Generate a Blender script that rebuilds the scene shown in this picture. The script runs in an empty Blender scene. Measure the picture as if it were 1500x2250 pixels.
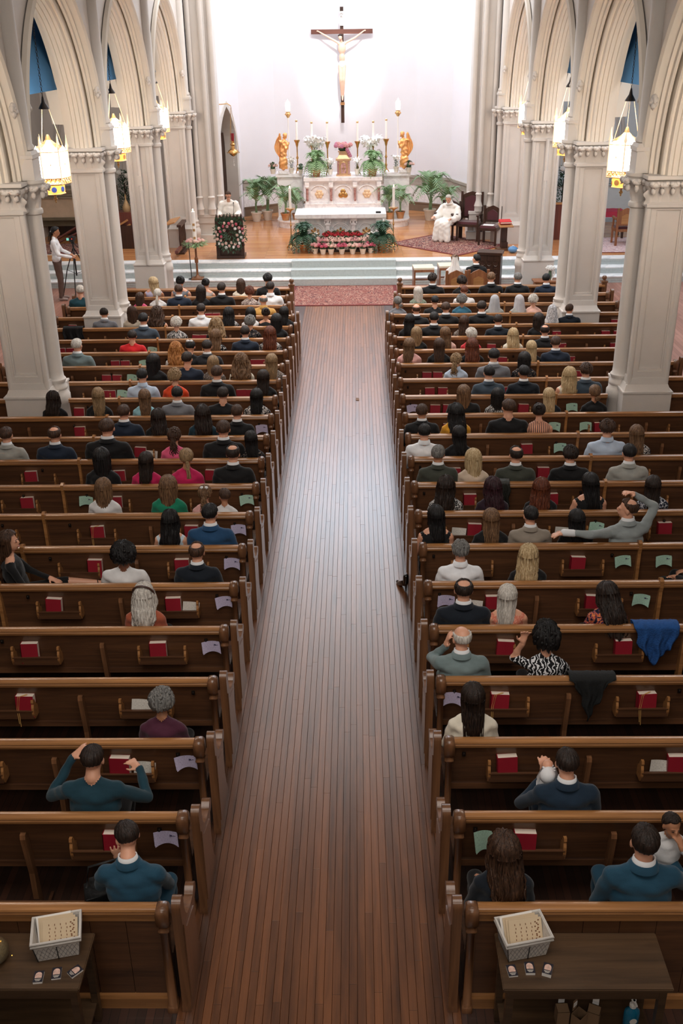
import bpy, bmesh, math, random
import numpy as np
from mathutils import Vector, Matrix, noise
R = random.Random(7)
PI = math.pi
SC = bpy.context.scene
COL = SC.collection
# ---------------------------------------------------------------- camera
PITCH, YAW, ROLL, FPX = 0.442423, -0.017937, -0.0146259, 2202.88
cam = bpy.data.objects.new('camera', bpy.data.cameras.new('camera'))
COL.objects.link(cam)
cam.data.sensor_fit = 'VERTICAL'; cam.data.sensor_height = 36.0; cam.data.sensor_width = 24.0
cam.data.lens = FPX / 2250 * 36.0
cam.data.clip_end = 200
_f = Vector((math.sin(YAW)*math.cos(PITCH), math.cos(YAW)*math.cos(PITCH), -math.sin(PITCH)))
_r = Vector((math.cos(YAW), -math.sin(YAW), 0)); _u = _r.cross(_f)
_r2 = math.cos(ROLL)*_r + math.sin(ROLL)*_u; _u2 = -math.sin(ROLL)*_r + math.cos(ROLL)*_u
cam.matrix_world = Matrix(((_r2.x, _u2.x, -_f.x, 0.31), (_r2.y, _u2.y, -_f.y, 0), (_r2.z, _u2.z, -_f.z, 5.9394), (0, 0, 0, 1)))
SC.camera = cam
# ---------------------------------------------------------------- world, lights, exposure
w = bpy.data.worlds.new('world'); SC.world = w; w.use_nodes = True
w.node_tree.nodes['Background'].inputs[0].default_value = (0.80, 0.87, 1.0, 1)
w.node_tree.nodes['Background'].inputs[1].default_value = 0.12
def area(name, loc, target, sx, sy, power, color, spread=180):
    l = bpy.data.lights.new(name, 'AREA'); l.shape = 'RECTANGLE'; l.size = sx; l.size_y = sy
    l.energy = power; l.color = color; l.spread = math.radians(spread)
    o = bpy.data.objects.new(name, l); COL.objects.link(o); o.location = loc
    o.rotation_euler = (Vector(target) - Vector(loc)).to_track_quat('-Z', 'Y').to_euler()
    return o
def spot(name, loc, target, power, color, size, blend=0.6, rad=0.1):
    l = bpy.data.lights.new(name, 'SPOT'); l.energy = power; l.color = color; l.spot_size = math.radians(size)
    l.spot_blend = blend; l.shadow_soft_size = rad
    o = bpy.data.objects.new(name, l); COL.objects.link(o); o.location = loc
    o.rotation_euler = (Vector(target) - Vector(loc)).to_track_quat('-Z', 'Y').to_euler()
    return o
area('sanctuary_light', (0, 28.5, 11.0), (0, 32.6, 0.5), 7, 3, 600, (1, .97, .95))
area('apse_window_light', (0, 35.2, 10.6), (0, 14, 0), 5.5, 3.2, 620, (.68, .84, 1.0))
area('nave_fill_light', (0, 20.0, 7.5), (0, 20.0, 0), 5.5, 9, 440, (1, .965, .94), 130)  # added unseen panel over mid nave, hung low so the spandrels stay dim
area('nave_light', (0, 3.5, 9.0), (0, 9.5, 0), 6, 4.5, 205, (1, .93, .86), 130)
area('balcony_light', (0, -3.5, 9.5), (0, 11, 0), 7, 2, 110, (1, .92, .82), 130)
area('aisle_light_lectern', (-7.1, 23, 6.9), (-7.1, 23.2, 0), 1.6, 12, 150, (1, .93, .86))
area('aisle_light_priest', (7.1, 23, 6.9), (7.1, 23.2, 0), 1.6, 12, 330, (.86, .93, 1))
spot('cross_spot', (0.5, 30.6, 9.6), (-0.1, 36.2, 5.1), 2500, (1, .97, .96), 25, 1.0, .12)
spot('altar_spot', (0.9, 28.6, 10.2), (-0.1, 33.0, 2.2), 650, (1, .95, .92), 36, .8, .08)
SC.view_settings.view_transform = 'Standard'; SC.view_settings.look = 'None'
SC.view_settings.gamma = 1; SC.view_settings.use_curve_mapping = False
SC.view_settings.exposure = 0.0
# ---------------------------------------------------------------- helpers
def srgb(h):
    if isinstance(h, tuple): return h
    h = h.lstrip('#'); c = [int(h[i:i+2], 16)/255 for i in (0, 2, 4)]
    return tuple(x/12.92 if x <= .04045 else ((x+.055)/1.055)**2.4 for x in c)
def tag(o, label=None, cat=None, group=None, kind=None):
    if label: o['label'] = label
    if cat: o['category'] = cat
    if group: o['group'] = group
    if kind: o['kind'] = kind
    return o
def empty(name, loc=(0, 0, 0), rz=0, label=None, cat=None, group=None, kind=None):
    o = bpy.data.objects.new(name, None); COL.objects.link(o); o.location = loc; o.rotation_euler = (0, 0, rz)
    o.empty_display_size = .1
    return tag(o, label, cat, group, kind)
def inst(name, mesh, parent=None, loc=(0, 0, 0), rot=(0, 0, 0), scale=(1, 1, 1)):
    o = bpy.data.objects.new(name, mesh); COL.objects.link(o); o.parent = parent
    o.location = loc; o.rotation_euler = rot; o.scale = scale
    return o
def copy_tree(o, parent=None):
    c = o.copy(); COL.objects.link(c); c.parent = parent
    for ch in list(o.children): copy_tree(ch, c)
    return c
class MB:
    def __init__(s): s.v = []; s.f = []; s.m = []; s.t = []
    def add(s, vs, fs, mi=0, M=None):
        n = len(s.v)
        s.v += [tuple(M @ Vector(v)) for v in vs] if M is not None else [tuple(v) for v in vs]
        s.f += [tuple(i+n for i in f) for f in fs]; s.m += [mi]*len(fs)
        return s
    def box(s, c, d, mi=0, rz=0, M=None, tp=0):
        x, y, z = d[0]/2, d[1]/2, d[2]/2; k = 1-tp
        vs = [(-x, -y, -z), (x, -y, -z), (x, y, -z), (-x, y, -z), (-x*k, -y*k, z), (x*k, -y*k, z), (x*k, y*k, z), (-x*k, y*k, z)]
        T = Matrix.Translation(c) @ Matrix.Rotation(rz, 4, 'Z')
        if M is not None: T = M @ T
        return s.add(vs, [(0, 3, 2, 1), (4, 5, 6, 7), (0, 1, 5, 4), (1, 2, 6, 5), (2, 3, 7, 6), (3, 0, 4, 7)], mi, T)
    def bbox(s, x0, x1, y0, y1, z0, z1, mi=0): return s.box(((x0+x1)/2, (y0+y1)/2, (z0+z1)/2), (x1-x0, y1-y0, z1-z0), mi)
    def prism(s, pts, a0, a1, axis='x', mi=0, M=None):
        n = len(pts)
        def P(p, a): return (a, p[0], p[1]) if axis == 'x' else (p[0], a, p[1]) if axis == 'y' else (p[0], p[1], a)
        vs = [P(p, a0) for p in pts] + [P(p, a1) for p in pts]
        fs = [(i, (i+1) % n, n+(i+1) % n, n+i) for i in range(n)] + [tuple(range(n))[::-1], tuple(range(n, 2*n))]
        return s.add(vs, fs, mi, M)
    def lathe(s, prof, c=(0, 0, 0), n=16, mi=0, M=None, a0=0, a1=2*PI, sq=None):
        vs = []; fs = []; full = abs(a1-a0-2*PI) < 1e-6; k = n if full else n+1
        for r, z in prof:
            for i in range(k):
                a = a0+(a1-a0)*i/n; vs.append((c[0]+r*math.cos(a), c[1]+r*math.sin(a)*(sq or 1), c[2]+z))
        for j in range(len(prof)-1):
            for i in range(n):
                i2 = (i+1) % k; fs.append((j*k+i, j*k+i2, (j+1)*k+i2, (j+1)*k+i))
        if full and prof[0][0] > 1e-4: fs.append(tuple(range(k))[::-1])
        if full and prof[-1][0] > 1e-4: fs.append(tuple((len(prof)-1)*k+i for i in range(k)))
        return s.add(vs, fs, mi, M)
    def tube(s, path, r, n=8, mi=0, M=None, r1=None, closed=False):
        path = [Vector(p) for p in path]; m = len(path); vs = []; fs = []
        for j, p in enumerate(path):
            d = (path[(j+1) % m]-path[j-1]) if closed else (path[min(j+1, m-1)]-path[max(j-1, 0)])
            d.normalize() if d.length > 0 else None
            a = Vector((0, 0, 1)) if abs(d.z) < .9 else Vector((1, 0, 0))
            u = d.cross(a).normalized(); v = d.cross(u)
            rr = r if r1 is None else r+(r1-r)*j/(m-1)
            for i in range(n):
                t = 2*PI*i/n; vs.append(p+rr*(math.cos(t)*u+math.sin(t)*v))
        for j in range(m if closed else m-1):
            j2 = (j+1) % m
            for i in range(n): fs.append((j*n+i, j*n+(i+1) % n, j2*n+(i+1) % n, j2*n+i))
        if not closed: fs += [tuple(range(n)), tuple((m-1)*n+i for i in range(n))[::-1]]
        return s.add(vs, fs, mi, M)
    def ball(s, c, r, mi=0, M=None, n=10, rot=None):
        if not isinstance(r, (tuple, list)): r = (r, r, r)
        T = Matrix.Translation(c)
        if rot is not None: T = T @ rot
        T = T @ Matrix.Diagonal((r[0], r[1], r[2], 1))
        if M is not None: T = M @ T
        h = max(4, n//2+1)
        return s.lathe([(math.sin(PI*j/h), -math.cos(PI*j/h)) for j in range(h+1)], n=n, mi=mi, M=T)
    def cap(s, p0, p1, r0, r1, n=12, mi=0):
        p0 = Vector(p0); p1 = Vector(p1); d = (p1-p0); L = d.length
        T = Matrix.Translation(p0) @ d.to_track_quat('Z', 'X').to_matrix().to_4x4()
        pr = [(r0*math.sin(t), -r0*math.cos(t)) for t in np.linspace(0.001, PI/2, 5)] + [(r1*math.cos(t), L+r1*math.sin(t)) for t in np.linspace(0, PI/2-.001, 5)]
        return s.lathe(pr, n=n, mi=mi, M=T)
    def quad(s, a, b, c, d, mi=0): return s.add([a, b, c, d], [(0, 1, 2, 3)], mi)
    def sheet(s, fn, nu, nv, mi=0, M=None, wrap=False):
        vs = [fn(i/nu, j/nv) for j in range(nv+1) for i in range(nu+(0 if wrap else 1))]; k = nu if wrap else nu+1
        fs = [(j*k+i, j*k+(i+1) % k, (j+1)*k+(i+1) % k, (j+1)*k+i) for j in range(nv) for i in range(nu)]
        return s.add(vs, fs, mi, M)
    def mesh(s, name, mats=(), smooth=False, merge=False, fixn=False):
        me = bpy.data.meshes.new(name); me.from_pydata(s.v, [], s.f)
        for m in mats: me.materials.append(m)
        if len(mats) > 1: me.polygons.foreach_set('material_index', s.m)
        if fixn or merge:
            b = bmesh.new(); b.from_mesh(me)
            if merge: bmesh.ops.remove_doubles(b, verts=b.verts, dist=1e-5)
            if fixn: bmesh.ops.recalc_face_normals(b, faces=b.faces)
            b.to_mesh(me); b.free()
        if smooth:
            me.polygons.foreach_set('use_smooth', [True]*len(me.polygons))
            if smooth != 2:
                try: me.set_sharp_from_angle(angle=math.radians(40))
                except Exception: pass
        me.update(); return me
    def build(s, name, mats, parent=None, smooth=False, loc=(0, 0, 0), rot=(0, 0, 0), **k):
        return inst(name, s.mesh(name, mats if isinstance(mats, (list, tuple)) else [mats], smooth, **k), parent, loc, rot)
# ---------------------------------------------------------------- materials
def newmat(name):
    m = bpy.data.materials.new(name); m.use_nodes = True; nt = m.node_tree
    return m, nt, nt.nodes['Principled BSDF']
def nd(nt, typ, **k):
    n = nt.nodes.new(typ)
    for a, b in k.items():
        if a.startswith('i_'):
            key = a[2:]; n.inputs[int(key) if key.isdigit() else key].default_value = b
        else: setattr(n, a, b)
    return n
def coord(nt, scale=(1, 1, 1), kind='Object', rot=(0, 0, 0)):
    t = nd(nt, 'ShaderNodeTexCoord'); m = nd(nt, 'ShaderNodeMapping'); m.inputs['Scale'].default_value = scale
    m.inputs['Rotation'].default_value = rot
    nt.links.new(t.outputs[kind], m.inputs[0]); return m.outputs[0]
def ramp(nt, src, stops, interp='LINEAR'):
    r = nd(nt, 'ShaderNodeValToRGB'); r.color_ramp.interpolation = interp
    els = r.color_ramp.elements
    while len(els) < len(stops): els.new(.5)
    for e, (p, c) in zip(els, stops): e.position = p; e.color = (*srgb(c), 1)
    nt.links.new(src, r.inputs[0]); return r.outputs[0]
def mat(name, col, rough=.6, metal=0, bump=0, bscale=30, var=.12, vscale=4, spec=.5, emit=None, es=0, trans=0, coat=0, sheen=0, alpha=1, stretch=(1, 1, 1)):
    m, nt, b = newmat(name); c = srgb(col)
    b.inputs['Roughness'].default_value = rough; b.inputs['Metallic'].default_value = metal
    b.inputs['Specular IOR Level'].default_value = spec; b.inputs['Coat Weight'].default_value = coat
    b.inputs['Sheen Weight'].default_value = sheen
    if var:
        n = nd(nt, 'ShaderNodeTexNoise', i_Scale=vscale, i_Detail=4.0); nt.links.new(coord(nt, stretch), n.inputs[0])
        lo = tuple(x*(1-var) for x in c); hi = tuple(min(1, x*(1+var)) for x in c)
        nt.links.new(ramp(nt, n.outputs[0], [(.3, lo), (.7, hi)]), b.inputs['Base Color'])
    else: b.inputs['Base Color'].default_value = (*c, 1)
    if bump:
        n = nd(nt, 'ShaderNodeTexNoise', i_Scale=bscale, i_Detail=3.0); nt.links.new(coord(nt, stretch), n.inputs[0])
        bp = nd(nt, 'ShaderNodeBump', i_Strength=bump, i_Distance=.01); nt.links.new(n.outputs[0], bp.inputs['Height'])
        nt.links.new(bp.outputs[0], b.inputs['Normal'])
    if emit: b.inputs['Emission Color'].default_value = (*srgb(emit), 1); b.inputs['Emission Strength'].default_value = es
    if trans: b.inputs['Transmission Weight'].default_value = trans
    if alpha < 1: b.inputs['Alpha'].default_value = alpha
    return m
def wood(name, c0, c1, rough=.3, axis='x', scale=1.0, spec=.5, coat=0, obj_rand=False, coat_r=.2):
    m, nt, b = newmat(name)
    sc = {'x': (1.2, 22, 22), 'y': (22, 1.2, 22), 'z': (22, 22, 1.2)}[axis]; sc = tuple(q*scale for q in sc)
    co = coord(nt, sc)
    n = nd(nt, 'ShaderNodeTexNoise', i_Scale=1.0, i_Detail=6.0, i_Roughness=.65, i_Distortion=.6); nt.links.new(co, n.inputs[0])
    n2 = nd(nt, 'ShaderNodeTexNoise', i_Scale=.22, i_Detail=2.0); nt.links.new(co, n2.inputs[0])
    mx = nd(nt, 'ShaderNodeMath', operation='MULTIPLY_ADD'); nt.links.new(n.outputs[0], mx.inputs[0]); mx.inputs[1].default_value = .65
    m3 = nd(nt, 'ShaderNodeMath', operation='MULTIPLY'); nt.links.new(n2.outputs[0], m3.inputs[0]); m3.inputs[1].default_value = .4
    nt.links.new(m3.outputs[0], mx.inputs[2])
    src = mx.outputs[0]
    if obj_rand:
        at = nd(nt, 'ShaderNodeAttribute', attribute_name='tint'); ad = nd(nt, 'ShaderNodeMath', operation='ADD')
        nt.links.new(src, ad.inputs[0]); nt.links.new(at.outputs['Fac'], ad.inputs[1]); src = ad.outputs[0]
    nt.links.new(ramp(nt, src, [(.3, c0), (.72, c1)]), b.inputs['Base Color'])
    b.inputs['Roughness'].default_value = rough; b.inputs['Specular IOR Level'].default_value = spec; b.inputs['Coat Weight'].default_value = coat
    b.inputs['Coat Roughness'].default_value = coat_r
    bp = nd(nt, 'ShaderNodeBump', i_Strength=.12, i_Distance=.004); nt.links.new(n.outputs[0], bp.inputs['Height']); nt.links.new(bp.outputs[0], b.inputs['Normal'])
    return m
def marble(name, c0, c1, rough=.25, scale=2.0):
    m, nt, b = newmat(name)
    n = nd(nt, 'ShaderNodeTexNoise', i_Scale=scale, i_Detail=8.0, i_Distortion=1.6); nt.links.new(coord(nt), n.inputs[0])
    nt.links.new(ramp(nt, n.outputs[0], [(.42, c0), (.5, c1), (.56, c0)]), b.inputs['Base Color']); b.inputs['Roughness'].default_value = rough
    return m
M = {}
M['oak'] = wood('pew_oak', '#36231a', '#6f4a30', .36, 'x', coat=.12)
M['oak_end'] = wood('pew_end_oak', '#452c1d', '#8a5f40', .28, 'z', coat=.3)
M['oak_rail'] = wood('pew_rail_oak', '#6b4325', '#b8824f', .28, 'x', coat=.25)
M['oak_dark'] = wood('dark_oak', '#24170f', '#4b3020', .35, 'x')
M['table_wood'] = wood('table_oak', '#2b1f15', '#604832', .38, 'x')
M['plank'] = wood('aisle_plank', '#472a18', '#875432', .33, 'y', obj_rand=True, coat=.2, coat_r=.2)
M['darkwood'] = wood('carved_dark_wood', '#1d120c', '#47291b', .4, 'z')
M['redwood'] = wood('red_brown_wood', '#43201a', '#7a4034', .4, 'z')
M['pine'] = wood('light_oak', '#8a5a34', '#c08e5c', .35, 'x')
M['plaster'] = mat('cream_plaster', '#d1cbc5', .75, bump=.12, bscale=60, var=.04, vscale=2)
M['plaster2'] = mat('cream_soffit', '#e0d8cc', .75, bump=.08, bscale=60, var=.03, vscale=2)
M['apse'] = mat('pale_apse_plaster', '#ece8ec', .8, var=.02, vscale=1)
M['dado'] = mat('grey_stone_band', '#a89f94', .6, var=.1, vscale=8)
M['marble'] = marble('white_marble', '#f3f0f0', '#e2dcde')
M['marble_step'] = marble('grey_white_marble', '#eeeff0', '#d3d8dc', .35, 1.5)
M['riser'] = mat('grey_step_covering', '#b6bfbf', .6, bump=.15, bscale=120, var=.08, vscale=20)
M['pinkmarble'] = marble('pink_marble', '#c0938c', '#8e5f5a', .3, 6)
M['gold'] = mat('gilded_metal', '#dcb27a', .32, metal=.8, var=.15, vscale=10, bump=.2, bscale=40)
M['gilt'] = mat('gilded_statue', '#f0b070', .35, metal=.55, var=.12, vscale=9, bump=.35, bscale=26)
M['brass'] = mat('polished_brass', '#c89a5e', .25, metal=.9, var=.05)
M['darkmetal'] = mat('dark_bronze', '#2d2622', .45, metal=.7, var=.1)
M['black'] = mat('black_plastic', '#101113', .4, var=0)
M['white'] = mat('white_wax', '#f7f3ee', .5, var=.02)
M['paper'] = mat('cream_paper', '#efe7da', .7, var=.03)
M['bluevault'] = mat('blue_vault_paint', '#3f7fb4', .8, var=.06, emit=None)
M['flame'] = mat('candle_flame', '#ffd9a0', .5, var=0, emit='#ffd9a0', es=14)
M['lampglass'] = mat('lit_lantern_glass', '#fff2e0', .4, var=0, emit='#fff0e0', es=22)
M['amberglass'] = mat('lit_amber_glass', '#f0a850', .4, var=0, emit='#ffb056', es=1.5)
M['leaf'] = mat('green_leaf', '#3f5c3f', .5, var=.35, vscale=14)
M['fern'] = mat('fern_green', '#86a876', .55, var=.35, vscale=12)
M['ferndark'] = mat('dark_fern_green', '#385a42', .55, var=.35, vscale=12)
M['palm'] = mat('palm_green', '#7d9c72', .5, var=.3, vscale=9)
M['soil'] = mat('dark_soil', '#2b2019', .9)
M['potwhite'] = mat('cream_pot', '#e9dfd2', .55, var=.04)
M['potcopper'] = mat('copper_foil_pot', '#c79366', .35, metal=.6, bump=.5, bscale=25)
M['pink'] = mat('pink_petal', '#e0a4a4', .6, var=.18, vscale=30)
M['blush'] = mat('blush_petal', '#efc9bd', .6, var=.12, vscale=30)
M['hotpink'] = mat('deep_pink_petal', '#cf5f78', .6, var=.2, vscale=30)
M['red'] = mat('red_petal', '#b3202c', .55, var=.2, vscale=30)
M['lilypetal'] = mat('white_petal', '#f5f3f0', .6, var=.04)
M['mauve'] = mat('mauve_petal', '#c9859c', .6, var=.18, vscale=30)
BOOKS = """L21r-1.47 L21l-1.1 L20r-1.61 L20p-1.42 L20l-1.09 L19r-2.62 L19p-1.61 L18r-2.83 L18r-1.6 L18l-1.1 L17r-2.83 L17r-1.59 L17p-1.42 L17l-1.08 L16r-2.6 L16r-1.63 L16l-1.08 L15r-2.76 L15r-1.65 L15l-1.1 L14r-3.84 L14g-3.1 L14r-2.73 L14g-1.09 L13r-4.04 L13r-2.86 L13r-1.64 L12r-2.75 L12p-2.6 L11r-3.8 L11l-1.11 L10r-4.03 L9r-3.82 L9r-3.71 L9g-3.52 L9r-1.57 L9r-1.44 L8r-3.98 L8r-3.8 L8g-3.53 L7r-4.0 L7r-3.83 L7g-3.5 L7r-1.5 L7r-1.4 L6r-5.19 L6r-5.02 L6g-3.49 L5r-2.8 L5r-2.64 L4r-5.42 L3r-2.77 L3r-2.61 L2r-3.84 L2r-2.47 R21g1.19 R21r1.49 R20r1.49 R20p2.7 R20r2.84 R19l1.14 R19r1.53 R19r2.81 R18r1.69 R18r2.81 R17l1.21 R17p1.49 R17r1.69 R17r2.7 R17g3.2 R16r2.71 R16g3.2 R16g3.65 R15p1.49 R15r1.67 R15p2.7 R15g3.11 R15r3.9 R14r1.71 R14r2.73 R13r1.59 R13r2.76 R12r2.68 R12g3.14 R11g3.67 R11g3.22 R11r1.66 R11r3.88 R10l1.16 R10r1.52 R10r1.71 R10r2.88 R10g3.63 R9r1.5 R9r1.7 R9r2.72 R8r1.5 R8r1.68 R8r4.11 R7r2.89 R7r4.1 R6r2.8 R6r4.11 R6r5.08 R5r4.16 R5r5.1 R5r5.34 R4r5.47 R3r3.87"""
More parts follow.
